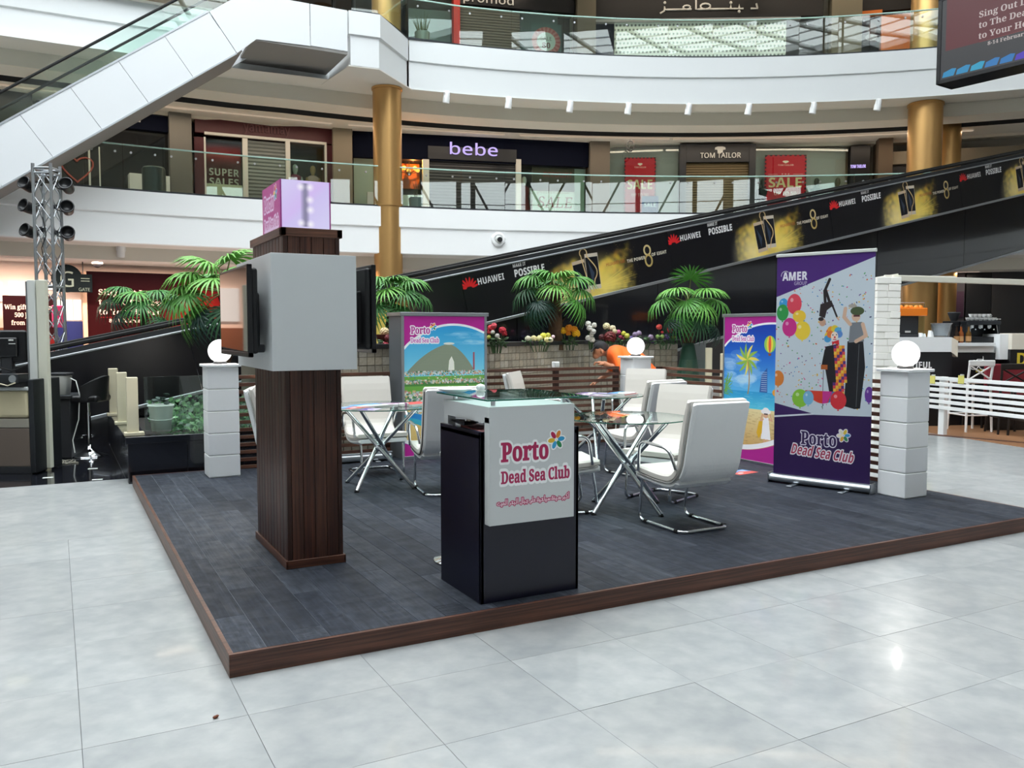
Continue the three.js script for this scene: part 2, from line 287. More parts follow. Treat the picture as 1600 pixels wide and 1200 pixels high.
// Arabic in joined strokes, written from the right; returns polylines of [x, y] and dots, x runs from 0 to the left (negative)
const arabic = (() => {
  const up = (h) => (s) => ({ w: s, line: [[0, 0], [-s * 0.45, 0], [-s * 0.5, h], [-s * 0.55, 0], [-s, 0]] });
  const tooth = up(0.32);
  const loop = (r) => (s) => { const l = [[0, 0]]; for (let i = 0; i <= 10; i++) { const a = -Math.PI / 2 + i / 10 * 2 * Math.PI; l.push([-s * 0.5 + Math.cos(a) * r, r + Math.sin(a) * r]); } l.push([-s, 0]); return { w: s, line: l }; };
  const G = {
    alef: { w: 0.3, line: [[-0.15, 0.95], [-0.15, 0]], stop: 1 }, alefEnd: { w: 0.28, line: [[0, 0], [-0.14, 0], [-0.14, 0.95]], stop: 1 }, hamza: { w: 0.3, line: [[-0.15, 0.85], [-0.15, 0]], dots: [[-0.15, 1.08]], stop: 1 },
    kaf: { w: 0.55, line: [[-0.05, 0.95], [-0.4, 0.55], [-0.1, 0.3], [-0.1, 0], [-0.55, 0]] }, ba: { ...tooth(0.4), dots: [[-0.2, -0.25]] }, ya: { ...tooth(0.4), dots: [[-0.12, -0.25], [-0.28, -0.25]] }, noon: { ...tooth(0.4), dots: [[-0.2, 0.52]] }, ta: { ...tooth(0.4), dots: [[-0.12, 0.52], [-0.28, 0.52]] },
    taEnd: { w: 0.8, line: [[0, 0], [-0.05, 0], [-0.12, 0], [-0.6, 0], [-0.75, 0.1], [-0.75, 0.32]], dots: [[-0.34, 0.4], [-0.5, 0.4]], stop: 1 }, ra: { w: 0.32, line: [[0, 0], [-0.08, 0], [-0.1, 0.2], [-0.12, -0.1], [-0.3, -0.3]], stop: 1 }, dal: { w: 0.36, line: [[0, 0], [-0.06, 0.42], [-0.06, 0.42], [0, 0], [-0.32, 0]], stop: 1 },
    meem: loop(0.17)(0.46), teh: { ...loop(0.2)(0.5), dots: [[-0.17, 0.62], [-0.33, 0.62]], stop: 1 }, seen: { w: 0.75, line: [[0, 0], [0, 0.3], [-0.03, 0], [-0.22, 0], [-0.25, 0.3], [-0.28, 0], [-0.47, 0], [-0.5, 0.3], [-0.53, 0], [-0.75, 0]] }, ha: { w: 0.62, line: [[0, 0], [-0.1, 0], [-0.42, 0.42], [-0.1, 0.42], [-0.42, 0.42], [-0.2, 0], [-0.62, 0]] },
    jeem: { w: 0.62, line: [[-0.05, 0.38], [-0.4, 0.38], [-0.15, 0], [-0.62, 0]], dots: [[-0.3, -0.22]] }, ain: { w: 0.5, line: [[-0.1, 0.4], [-0.3, 0.42], [-0.36, 0.26], [-0.12, 0.16], [-0.12, 0], [-0.5, 0]] }, lam: { w: 0.32, line: [[0, 0], [-0.12, 0], [-0.14, 0.95], [-0.16, 0], [-0.32, 0]] }, lamFirst: { w: 0.32, line: [[-0.08, 0.95], [-0.08, 0], [-0.32, 0]] },
    lamEnd: { w: 0.5, line: [[0, 0], [-0.05, 0.0], [-0.06, 0.95], [-0.08, -0.15], [-0.25, -0.3], [-0.45, -0.15], [-0.45, 0.05]], stop: 1 }, maqsura: { w: 0.5, line: [[0, 0], [-0.12, 0.2], [-0.3, 0.1], [-0.1, -0.12], [-0.3, -0.3], [-0.5, -0.1]], stop: 1 }, heh: loop(0.24)(0.62), zay: { w: 0.32, line: [[0, 0], [-0.1, 0], [-0.12, 0.25], [-0.14, -0.1], [-0.34, -0.32]], dots: [[-0.12, 0.6]], stop: 1 }, stretch: { w: 0.7, line: [[0, 0], [-0.7, 0]] }, gap: { w: 0.24 },
  };
  return (list) => { let x = 0; const lines = [], dots = []; for (const k of list.split(' ')) { const q = G[k]; if (q.line) lines.push(q.line.map(([a, b]) => [x + a, b])); for (const d of q.dots ?? []) dots.push([x + d[0], d[1]]); x -= q.w + (q.stop ? 0.07 : 0); } return { lines, dots, width: -x }; };
})();
function writeArabic(g, list, xRight, y, size, color, lw, dot = lw * 0.55) {
  const a = arabic(list); g.save(); g.translate(xRight, y); g.lineJoin = g.lineCap = 'round'; g.strokeStyle = g.fillStyle = color; g.lineWidth = lw;
  for (const l of a.lines) { g.beginPath(); l.forEach(([x, v], i) => (i ? g.lineTo(x * size, -v * size) : g.moveTo(x * size, -v * size))); g.stroke(); }
  for (const [x, v] of a.dots) { g.beginPath(); g.arc(x * size, -v * size, dot, 0, 7); g.fill(); }
  g.restore(); return a.width * size;
}
const print = (t, rough = 0.5, o = {}) => phys(0xffffff, rough, { map: t, ...o });
const glow = (t, k = 1, base = 0x202020) => std(base, 0.35, { emissive: 0xffffff, emissiveMap: t, emissiveIntensity: k });
// a rectangle with its own 0..1 uv, standing in x, y and facing +z
const sheet = (w, h, x = 0, y = 0, z = 0) => new T.PlaneGeometry(w, h).translate(x, y, z);
function card(w, h, d, x = 0, y = 0, z = 0) {   // thin board whose front face carries the print
  const g = new T.BoxGeometry(w, h, d), u = g.attributes.uv; for (let i = 0; i < u.count; i++) if (i < 16 || i > 19) u.setXY(i, 0.004, 0.004); return g.translate(x, y, z);
}

// ---------- escalator climbing to the top gallery ----------
{
  const escWhite = phys(0xe0e3e6, 0.3), k = 0.7165, A = Math.atan(k), zf = -21.66, W = 1.6, S = Math.sin(A), Cc = Math.cos(A);
  const t = thing('escalator', 'white panelled escalator with glass sides climbing across the upper left to the top gallery', 'escalator', [-0.9, 5.967, zf], 0);
  const up = (x) => k * x, xe = 5.2, H = 1.32 * Cc;
  const slope = (g) => place(g, 0, 0, 0, 0, 0, A);
  const xs = [-3.2, -1.98, -0.76, 0.46, 1.68, 2.9, 4.12, 5.34];   // along the slope
  for (let i = 0; i < xs.length - 1; i++) mesh('side_panel', slope(span(xs[i] + 0.004, xs[i + 1] - 0.004, -H, 0, -0.05, 0, 0.004)), escWhite, t);
  mesh('side_panel', slope(span(-3.2, 6.5, -H, 0, -W, -W + 0.05)), escWhite, t);
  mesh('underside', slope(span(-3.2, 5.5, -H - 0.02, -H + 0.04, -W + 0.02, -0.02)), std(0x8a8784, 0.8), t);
  mesh('edge_trim', slope(join(span(-3.2, 5.34, -0.015, 0.03, -0.09, 0.012), span(-3.2, 5.34, -H - 0.02, -H + 0.02, -0.09, 0.012))), M.alu, t);
  // level landing box in two panels
  mesh('landing_panel', [poly([[4.36, 3.12], [5.2, 3.72], [6.75, 3.72], [6.75, 2.69], [5.44, 2.65], [4.98, 2.25]], 0.05).translate(0, 0, -0.05)], escWhite, t);
  mesh('landing_panel', span(6.77, 7.72, 2.70, 3.72, -0.05, 0.0, 0.004), escWhite, t);
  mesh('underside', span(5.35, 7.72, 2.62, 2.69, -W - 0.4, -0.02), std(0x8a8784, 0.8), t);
  for (const z of [-0.08, -W + 0.1]) {
    for (let i = 0; i < 6; i++) mesh('glass_panel', slope(span(-3.2 + i * 1.53, -1.68 + i * 1.53, 0.02, 0.52, z - 0.012, z)), M.glass, t);
    mesh('hand_rail', slope(rbox(9.4, 0.055, 0.08, 0.02, 1.3, 0.555, z)), M.rubber, t);
  }
  const st = []; for (let i = -6; i < 14; i++) st.push(box(0.34, 0.05, W - 0.3, i * 0.35, up(i * 0.35) - 0.2, -W / 2), box(0.03, 0.24, W - 0.3, i * 0.35 - 0.17, up(i * 0.35) - 0.3, -W / 2));
  mesh('step_band', st, M.alu, t).userData.kind = 'stuff';
}

// ---------- inclined moving walkway with its advert ----------
const goldSpray = (g, cx, cy, s) => {
  let sd = 11; const r = () => ((sd = (sd * 16807) % 2147483647) / 2147483647);
  const puff = (x, y, w, al, c) => { const q = g.createRadialGradient(x, y, 0, x, y, w); q.addColorStop(0, `rgba(${c},${al})`); q.addColorStop(1, `rgba(${c},0)`); g.fillStyle = q; g.fillRect(x - w, y - w, 2 * w, 2 * w); };
  for (let i = 0; i < 900; i++) { const left = r() < 0.42, d = Math.pow(r(), 0.75), sp = (r() - 0.5) * 2; const x = cx + (left ? -1 : 1) * d * s * (left ? 0.8 : 1.05), y = cy + s * 0.12 - sp * s * (left ? 0.42 - 0.12 * d : 0.1 + 0.34 * d) - (left ? 0 : d * s * 0.12); puff(x, y, (1 - 0.55 * d) * s * 0.1 + 3, 0.34 * (1 - d) + 0.07, `${225 + 30 * r()},${165 + 60 * r()},${30 + 60 * r()}`); }
  for (let i = 0; i < 46; i++) { const a = -0.42 + 0.62 * r(), d0 = s * 0.15, d1 = s * (0.5 + 0.6 * r()); g.strokeStyle = `rgba(255,${205 + 40 * r()},90,${0.12 + 0.2 * r()})`; g.lineWidth = 2 + 7 * r(); g.beginPath(); g.moveTo(cx + d0, cy + s * 0.3); g.lineTo(cx + Math.cos(a) * d1, cy + s * 0.3 + Math.sin(a) * d1 * 0.8); g.stroke(); }
  for (let i = 0; i < 220; i++) { const d = s * (0.45 + 0.7 * r()), k = r() < 0.4 ? -0.75 : 1; g.fillStyle = `rgba(240,200,80,${0.3 + 0.5 * r()})`; g.fillRect(cx + k * d, cy + (r() - 0.55) * s * 0.85, 1 + 3 * r(), 1 + 3 * r()); }
  puff(cx - s * 0.34, cy + s * 0.32, s * 0.66, 1, '255,250,215'); puff(cx + s * 0.34, cy + s * 0.34, s * 0.7, 0.95, '255,240,150'); puff(cx, cy + s * 0.42, s * 0.95, 0.7, '255,215,90');
};
function advert(g, w, h, filled, logos = true) {
  const k = w / 4.35, X = (m) => m * k, Y = (m) => h - m * k;   // metres along and above the panel foot
  g.fillStyle = '#0b0b12'; g.fillRect(0, 0, w, h);
  if (!filled) return;
  goldSpray(g, X(2.44), Y(0.42), X(1.0));
  if (!logos) return;
  // petals of the red fan mark and its name
  for (let i = 0; i < 8; i++) { const a = (i - 3.5) * 0.37; g.save(); g.translate(X(0.12), Y(0.6)); g.rotate(a); g.beginPath(); g.ellipse(0, -X(0.115), X(0.019), X(0.085 - Math.abs(i - 3.5) * 0.006), 0, 0, 7); g.fillStyle = '#e32128'; g.fill(); g.restore(); }
  words(g, 'HUAWEI', X(0.28), Y(0.63), X(0.15), '#f4f4f4', { bold: true, w: X(0.52) });
  words(g, 'MAKE IT', X(0.99), Y(0.79), X(0.085), '#f4f4f4', { bold: true, italic: 0.05, w: X(0.26) });
  words(g, 'POSSIBLE', X(0.99), Y(0.63), X(0.17), '#f4f4f4', { bold: true, w: X(0.62), italic: 0.05, stroke: '#f4f4f4', sw: 2 });
  // two phones held in a gold ribbon
  const ph = (x, y, ww, hh, rot, c) => { g.save(); g.translate(x, y); g.rotate(rot); g.fillStyle = c; g.fillRect(-ww / 2, -hh / 2, ww, hh); g.fillStyle = '#10131c'; g.fillRect(-ww / 2 + 3, -hh * 0.4, ww - 6, hh * 0.78); g.fillStyle = 'rgba(120,150,190,.25)'; shape(g, [[-ww * 0.3, -hh * 0.3], [ww * 0.1, hh * 0.05], [-ww * 0.1, hh * 0.35]], 'rgba(130,160,200,.35)'); g.restore(); };
  ph(X(2.32), Y(0.38), X(0.27), X(0.6), -0.06, '#cfb9a2'); ph(X(2.58), Y(0.44), X(0.28), X(0.64), 0.06, '#d8cdbd');
  g.strokeStyle = '#dfc08a'; g.lineWidth = X(0.022); g.beginPath(); g.arc(X(2.44), Y(0.79), X(0.075), Math.PI * 0.75, Math.PI * 2.25); g.bezierCurveTo(X(2.58), Y(0.6), X(2.77), Y(0.45), X(2.6), Y(0.3)); g.lineTo(X(2.52), Y(0.08)); g.stroke(); g.beginPath(); g.moveTo(X(2.38), Y(0.73)); g.lineTo(X(2.47), Y(0.06)); g.stroke();
  words(g, 'HUAWEI G8', X(2.88), Y(0.47), X(0.085), '#b4402c', { w: X(0.42) });
  // the figure eight and its line of text
  g.strokeStyle = '#d9c48c'; g.lineWidth = X(0.036); g.beginPath(); g.ellipse(X(3.84), Y(0.6), X(0.07), X(0.085), 0, 0, 7); g.stroke(); g.strokeStyle = '#c8ad6a'; g.beginPath(); g.ellipse(X(3.84), Y(0.41), X(0.075), X(0.1), 0, 0, 7); g.stroke();
  words(g, 'THE POWER', X(3.77), Y(0.45), X(0.082), '#f0e8d4', { align: 'right', bold: true, w: X(0.42) }); words(g, 'OF EIGHT', X(3.92), Y(0.47), X(0.082), '#f0e8d4', { bold: true, w: X(0.36) });
}
{
  const A = Math.atan(0.2185), t = thing('moving_walkway', 'long inclined moving walkway with black glossy side and a black and gold phone advert', 'walkway', [0, 0.30, -12.9]);
  const inc = (g) => place(g, 0, 0, 0, 0, 0, A), H = 0.86, per = 4.35;
  // printed side: one board for each repeat; the text starts a little before the board's left end
  const tex = canvasTex(1600, Math.round(1600 * H / per), (g, w, h) => advert(g, w, h, true)), texB = canvasTex(32, 8, (g) => { g.fillStyle = '#0b0b12'; g.fillRect(0, 0, 32, 8); });
  const mC = print(canvasTex(1024, Math.round(1024 * H / per), (g, w, h) => advert(g, w, h, true, false)), 0.3), mA = print(tex, 0.3), mB = print(texB, 0.3);
  for (let i = -1; i < 6; i++) { const s0 = (6.1 + (i - 1) * 4.25) / Math.cos(A); mesh('advert_board', inc(card(per - 0.006, H, 0.03, s0 + per / 2, H / 2, 0.0)), i < 0 ? mB : i < 1 ? mC : mA, t); }
  mesh('advert_board', inc(card(2.6, H, 0.03, -3.95, H / 2, 0)), mB, t);
  mesh('lower_rail', inc(rbox(31, 0.05, 0.09, 0.01, 10.5, -0.02, 0.01)), M.alu, t);
  mesh('upper_rail', inc(rbox(31, 0.03, 0.06, 0.008, 10.5, H + 0.015, 0.0)), M.alu, t);
  mesh('skirt', inc(span(-5, 26, H + 0.03, H + 0.1, -0.14, 0.0)), M.charcoal, t);
  mesh('hand_rail', inc(rbox(31, 0.06, 0.1, 0.02, 10.5, H + 0.14, -0.08)), M.rubber, t);
  for (let i = 0; i < 9; i++) {                     // glossy black cladding below the print, cut off at the ground on the left
    const x0 = -5 + i * 3, x1 = x0 + 2.99, f = (x) => Math.max(0.2185 * x - 1.4, -0.30), mid = 5.035;
    const pts = [[x0, f(x0)]]; if (x0 < mid && x1 > mid) pts.push([mid, -0.30]); pts.push([x1, f(x1)], [x1, 0.2185 * x1 - 0.04], [x0, Math.max(0.2185 * x0 - 0.04, -0.29)]);
    mesh('side_panel', poly(pts, 0.04).translate(0, 0, -0.05), M.black, t);
  }
  mesh('lower_rail', inc(rbox(20.6, 0.05, 0.1, 0.01, 15.6, -1.372, -0.02)), M.alu, t);
  mesh('underside', [inc(span(5.3, 26, -1.40, -1.36, -2.3, -0.05)), inc(span(-5, 26, 0.08, 0.14, -2.3, -0.15))], M.charcoal, t);
  mesh('side_panel', inc(span(-5, 26, 0.0, H, -2.36, -2.3)), M.black, t);
  mesh('hand_rail', inc(rbox(31, 0.06, 0.1, 0.02, 10.5, H + 0.14, -2.3)), M.rubber, t);
}
// ---------- big hanging screen, top right ----------
function singOut(g, w, h, s, x, y, c = '#f2e6e2') { ['Sing Out Loud', 'to The Dearest', 'to Your Heart'].forEach((l, i) => words(g, l, x, y + i * s * 1.25, s, c, { font: SERIF, bold: true, align: 'left' })); g.fillStyle = '#d03a3a'; for (let i = 0; i < 26; i++) g.fillRect(x + s * 0.2 + i * s * 0.22, y + s * 2.85, s * 0.12, s * 0.05); words(g, '8-14 February', x + s * 1.1, y + s * 3.5, s * 0.62, c, { font: SERIF, bold: true }); }
{
  const d = 18, a = atDepth(1463, 133, d), dir = V(Math.sin(-6.8 * Math.PI / 180), 0, -Math.cos(6.8 * Math.PI / 180)), W = 6.0, H = 1.78;
  const t = thing('led_screen', 'large dark framed hanging screen with white serif text on dusty red', 'screen', [a.x, a.y, a.z], Math.atan2(-dir.x, -dir.z) - Math.PI / 2 + Math.PI);
  t.rotation.y = Math.atan2(dir.z, -dir.x);
  const tex = canvasTex(1700, 480, (g, w, h) => {
    g.fillStyle = '#3c3d42'; g.fillRect(0, 0, w, h); g.fillStyle = '#6d1e2a'; g.fillRect(28, 0, w, 312); g.strokeStyle = '#d8443c'; g.lineWidth = 6; g.beginPath(); g.moveTo(330, 60); g.quadraticCurveTo(420, 0, 520, -10); g.stroke();
    singOut(g, w, h, 50, 222, 168);
    for (let i = 0; i < 14; i++) { const x = 12 + i * 84; shape(g, [[x, 470], [x + 8, 440], [x + 60, 425], [x + 86, 430], [x + 70, 470]], ['#29a9e8', '#2cc0f0', '#2a8fe0', '#5a3ae0', '#4a2fc0', '#6a48f0'][Math.min(5, Math.floor(i / 1.4))]); }
    words(g, 'CITY MALL', 640, 400, 30, '#e8e8e8', { bold: true });
  });
  mesh('display', sheet(W - 0.16, H - 0.16, W / 2, H / 2, 0.005), glow(tex, 0.55), t);
  mesh('frame', [span(0, W, 0, 0.08, -0.6, 0.02), span(0, W, H - 0.08, H, -0.6, 0.02), span(0, 0.08, 0, H, -0.6, 0.02), span(W - 0.08, W, 0, H, -0.6, 0.02), span(0.02, W - 0.02, 0.02, H - 0.02, -0.6, -0.01)], M.blackSatin, t);
  mesh('hanger', [1, 5].map((x) => cyl(0.04, 0.04, 20.5 - a.y - H, x, H + (20.5 - a.y - H) / 2, -0.3, 10)), M.darkMetal, t);
  const l = new T.RectAreaLight(0xb04048, 0.5, W - 0.2, H - 0.2); l.position.set(W / 2, H / 2, 0.05); l.rotation.y = Math.PI; t.add(l);
}
// ---------- shop fronts on the gallery walls ----------
// a flat bay of the curved wall: survey columns give its ends, pieces are then laid out in its own metres
function bay(name, label, W, floorY, pxA, pxB, kind = 'shopfront') {
  const A = onArc(W, W.R, arcAngle(W, W.R, pxA), floorY), B = onArc(W, W.R, arcAngle(W, W.R, pxB), floorY), u = B.clone().sub(A).setY(0).normalize(), n = V(-u.z, 0, u.x);
  const o = kind ? thing(name, label, kind, A.toArray(), -Math.atan2(u.z, u.x)) : structGroup(name, A.toArray(), -Math.atan2(u.z, u.x));
  const at = (px, py) => { const r = ray(px, py), q = eye.clone().addScaledVector(r, A.clone().sub(eye).dot(n) / r.dot(n)).sub(A); return [q.dot(u), q.y]; };
  const rc = (x0, y0, x1, y1) => { const m = (x0 + x1) / 2; return [at(x0, (y0 + y1) / 2)[0], at(x1, (y0 + y1) / 2)[0], at(m, y1)[1], at(m, y0)[1]]; };
  const put = (nm, m, x0, y0, x1, y1, z0 = 0, z1 = 0.06, r = 0.006, parent = o) => { const [a, b, c, d] = rc(x0, y0, x1, y1); return mesh(nm, span(a, b, c, d, z0, z1, r), m, parent); };
  const world = (x, y, z) => V(x, y, z).applyAxisAngle(V(0, 1, 0), o.rotation.y).add(A);
  const print_ = (nm, tex, x0, y0, x1, y1, z, lbl, cat, o2 = {}) => { const [a, b, c, d] = rc(x0, y0, x1, y1); const p = world((a + b) / 2, c, z); const g = thing(nm, lbl, cat, p.toArray(), o.rotation.y); mesh('sheet', card(b - a, d - c, 0.012, 0, (d - c) / 2, 0), o2.mat ?? print(tex, 0.9, { specularIntensity: 0.15 }), g); return g; };
  return { o, at, rc, put, world, print: print_, turn: o.rotation.y, width: B.distanceTo(A) };
}
const corrugated = (x0, x1, y0, y1, z, pitch = 0.09) => { const rows = [], n = Math.round((y1 - y0) / pitch); for (let i = 0; i <= n; i++) { const y = y1 - i * pitch; rows.push([V(x0, y, z), V(x1, y, z)], [V(x0, y - pitch * 0.62, z + 0.025), V(x1, y - pitch * 0.62, z + 0.025)]); } const g = quads(rows).toNonIndexed(); g.computeVertexNormals(); return g; };
const shut = (b, m, x0, y0, x1, y1, z = 0.0, pitch) => { const [a, c, d, e] = b.rc(x0, y0, x1, y1); return mesh('roller_shutter', corrugated(a, c, d, e, z, pitch), m, b.o); };
const sign = (b, s, x0, y0, x1, y1, z, m, f = fSans, nm = 'sign_lettering') => { const [a, c, d, e] = b.rc(x0, y0, x1, y1), g = letters(s, 1, 0.04, f); g.computeBoundingBox(); const q = g.boundingBox; g.scale((c - a) / (q.max.x - q.min.x), (e - d) / (q.max.y - q.min.y), 1); g.translate((a + c) / 2, (d + e) / 2, z); return mesh(nm, g, m, b.o); };
const pillarBay = (W, y, x0, x1, m, h = 3.2) => { const b = bay('wall_pier', '', W, y, x0, x1, null); mesh('facing', span(0, b.width, 0, h, -0.5, 0.35, 0.01), m, b.o); return b; };
const mShutGrey = std(0x6d7472, 0.45, { metalness: 0.4 }), mShutBrown = std(0x5e5238, 0.5, { metalness: 0.35 }), mShutBlack = std(0x23262b, 0.4, { metalness: 0.4 }), mPurple = std(0x1a1030, 0.4, { emissive: 0xcdb8ff, emissiveIntensity: 1.0 }), mLetter = std(0xd6d6d2, 0.5), mPanel = std(0xa3a3a3, 0.6), mFrame = std(0xd9d7cf, 0.5);
// manikin for shop windows: one body on a base
function manikin(x, y, z, turn, label, cloth, m2 = M.white2) {
  const t = thing('manikin', label, 'manikin', [x, y, z], turn);
  mesh('body', [lathe([[0.001, 1.42], [0.05, 1.44], [0.055, 1.5], [0.085, 1.57], [0.09, 1.66], [0.06, 1.74], [0.001, 1.77]], 14), sweep([V(-0.18, 1.38, 0), V(-0.24, 1.1, 0.03), V(-0.22, 0.82, 0.08)], (q) => 0.042 - 0.015 * q, 8), sweep([V(0.18, 1.38, 0), V(0.26, 1.12, 0), V(0.2, 0.88, 0.1)], (q) => 0.042 - 0.015 * q, 8), sweep([V(-0.08, 0.85, 0), V(-0.09, 0.45, 0.01), V(-0.09, 0.03, 0)], (q) => 0.075 - 0.035 * q, 10), sweep([V(0.08, 0.85, 0), V(0.1, 0.45, 0.03), V(0.1, 0.03, 0.02)], (q) => 0.075 - 0.035 * q, 10)], m2, t);
  const tor = lathe([[0.001, 1.46], [0.1, 1.44], [0.19, 1.38], [0.17, 1.2], [0.135, 1.05], [0.17, 0.9], [0.2, 0.72], [0.22, 0.6], [0.001, 0.6]], 16); tor.scale(1, 1, 0.66); mesh('clothes', tor, cloth, t);
  mesh('base', cyl(0.2, 0.2, 0.02, 0, 0.01, 0, 20), M.steel, t); return t;
}
const saleTex = (bg, fg, dash) => canvasTex(256, 440, (g, w, h) => { g.fillStyle = bg; g.fillRect(0, 0, w, h); if (dash) { g.fillStyle = '#2b2230'; for (let i = 0; i < 9; i++) { g.fillRect(i * 30, 0, 15, 9); } for (let i = 0; i < 15; i++) { g.fillRect(0, i * 30, 9, 15); g.fillRect(w - 9, i * 30 + 14, 9, 15); } } shape(g, [[116, 44], [140, 44], [150, 52], [128, 66], [106, 52]], '#f3e6d8'); words(g, 'TOM TAILOR', 128, 84, 17, '#f3e6d8', { align: 'center' }); words(g, '* * *', 128, 160, 24, '#f3e6d8', { align: 'center' }); g.fillStyle = '#f3e6d8'; g.fillRect(20, 148, 60, 2); g.fillRect(176, 148, 60, 2); words(g, 'SALE', 128, 250, 104, fg, { bold: true, align: 'center', w: 214 }); words(g, 'UP TO 50', 128, 310, 34, '#f3e6d8', { align: 'center' }); });
const saleRed = saleTex('#c9303f', '#ecd9a8', true), saleBlue = canvasTex(128, 128, (g) => { g.fillStyle = '#35508c'; g.fillRect(0, 0, 128, 128); words(g, 'SALE', 64, 80, 44, '#d9dde6', { bold: true, align: 'center', w: 96 }); });
{ // middle gallery, from the left
  let b = bay('shopfront', 'dark shop front half hidden under the escalator with a red line heart in its window', W1, 5, 60, 270);
  b.put('wall', M.blackSatin, 60, 150, 270, 330, -0.5, -0.06); b.put('fascia', M.navy, 60, 172, 269, 197, -0.06, 0.12); sign(b, 'er', 201, 180, 222, 192, 0.13, mLetter, fBold);
  b.put('window_frame', mFrame, 195, 195, 270, 199, 0, 0.1); b.put('window_frame', mFrame, 265, 197, 270, 322, 0, 0.1); b.put('window_frame', mFrame, 138, 197, 141, 322, 0, 0.08); b.put('window_frame', mFrame, 155, 230, 157, 322, 0, 0.06);
  b.put('window_pane', M.glassDark, 62, 199, 265, 322, -0.05, -0.02); b.put('display_plinth', M.white2, 200, 276, 262, 322, 0.02, 0.4); b.put('display_plinth', std(0x9fb3a0, 0.6), 145, 295, 190, 322, 0.02, 0.3);
  { const [x, y] = b.at(120, 262), hs = []; for (let i = 0; i <= 26; i++) { const a = i / 26 * 2 * Math.PI; hs.push(V(x + 0.026 * 16 * Math.sin(a) ** 3, y + 0.026 * (13 * Math.cos(a) - 5 * Math.cos(2 * a) - 2 * Math.cos(3 * a)), 0.06)); } mesh('heart_outline', sweep(hs, 0.025, 6), std(0xa84a3e, 0.6), b.o); mesh('heart_outline', sweep([V(x + 0.9, y - 1, 0.05), V(x + 1.3, y - 0.75, 0.05), V(x + 1.2, y - 1.05, 0.05), V(x + 1.7, y - 0.8, 0.05), V(x + 1.7, y - 1.1, 0.05), V(x + 2.1, y - 0.95, 0.05)], 0.03, 6), std(0xa84a3e, 0.6), b.o); }
  { const p = b.world(...b.at(227, 322), 1.6); const t = thing('litter_bin', 'tall dark steel cylinder bin standing behind the middle gallery glass', 'bin', [p.x, 5, p.z]); mesh('body', lathe([[0.001, 0.02], [0.3, 0.02], [0.31, 0.06], [0.31, 1.0], [0.27, 1.06], [0.24, 1.06], [0.24, 0.9], [0.001, 0.9]], 28), std(0x4d5a58, 0.3, { metalness: 0.7 }), t); }
  pillarBay(W1, 5, 270, 304, M.greyStone);
  b = bay('shopfront', 'maroon shop front with white framed windows and a grey roller shutter', W1, 5, 304, 522);
  b.put('wall', M.blackSatin, 304, 184, 522, 330, -0.6, -0.5); b.put('fascia', M.maroon, 304, 184, 522, 217, -0.5, 0.1); b.put('side_panel', M.maroon, 304, 215, 320, 330, -0.5, 0.1); b.put('side_panel', M.maroon, 509, 228, 522, 330, -0.5, 0.1);
  sign(b, 'yamamay', 380, 198, 452, 214, 0.11, std(0x66383c, 0.5));
  for (const [x0, y0, x1, y1] of [[319, 215, 322, 326], [319, 215, 509, 219], [379, 217, 387, 326], [446, 222, 453, 326], [507, 226, 510, 326]]) b.put('window_frame', mFrame, x0, y0, x1, y1, 0, 0.12);
  shut(b, mShutGrey, 387, 222, 446, 326, 0.03, 0.11); b.put('window_pane', M.glass, 322, 219, 379, 322, 0.02, 0.03); b.put('window_pane', M.glass, 453, 226, 507, 322, 0.02, 0.03); b.put('display_plinth', M.cream, 322, 288, 379, 326, -0.4, 0.0);
  b.print('window_poster', canvasTex(256, 360, (g, w, h) => { g.fillStyle = grad(g, 0, 0, 0, h, [0, '#160608'], [0.12, '#7c1c22'], [0.3, '#a8383a'], [0.5, '#4c1216'], [1, '#3c0c12']); g.fillRect(0, 0, w, h); words(g, 'SUPER', 128, 268, 80, '#cfcabd', { bold: true, align: 'center', w: 226 }); words(g, 'SALES', 128, 345, 80, '#cfcabd', { bold: true, align: 'center', w: 226 }); }), 323, 222, 377, 292, -0.1, 'dark red poster reading SUPER SALES in the maroon shop window', 'poster');
  { let p = b.world(...b.at(464, 318), -0.25); manikin(p.x, 5.05, p.z, b.turn, 'shop manikin in a magenta top in the maroon shop window', std(0x8e1c50, 0.7), std(0xb9c6c2, 0.5)); p = b.world(...b.at(492, 318), -0.25); manikin(p.x, 5.05, p.z, b.turn, 'shop manikin in a pale dress beside the magenta one', std(0xc9a8a0, 0.7), std(0xa88a5c, 0.5)); }
  pillarBay(W1, 5, 522, 551, M.tan);
  b = bay('shopfront', 'navy shop front with lilac glowing letters and a wide black roller shutter', W1, 5, 551, 918);
  b.put('wall', M.blackSatin, 551, 204, 918, 335, -0.9, -0.8); b.put('fascia', M.navy, 551, 204, 918, 254, -0.8, 0.1); b.put('sign_panel', M.charcoal, 668, 232, 806, 252, 0.1, 0.13); sign(b, 'bebe', 702, 225, 776, 244, 0.14, mPurple);
  for (const [x0, x1] of [[660, 670], [805, 813], [586, 588]]) b.put('window_frame', mFrame, x0, 250, x1, 333, 0, 0.14);
  b.put('display_screen', M.paleGreen, 553, 243, 584, 333, -0.2, -0.1); b.put('display_screen', M.white2, 574, 300, 590, 333, -0.1, 0.0); shut(b, mShutBlack, 670, 250, 805, 333, 0.02, 0.1); b.put('window_pane', M.glass, 588, 252, 660, 330, 0.02, 0.03); b.put('window_pane', M.glass, 813, 256, 917, 330, 0.02, 0.03); b.put('display_screen', M.paleGreen, 889, 262, 916, 333, -0.3, -0.2);
  b.put('back_panel', std(0xb0622a, 0.7), 628, 250, 659, 290, -0.7, -0.65); b.put('display_plinth', M.white2, 630, 305, 660, 333, -0.3, 0.0);
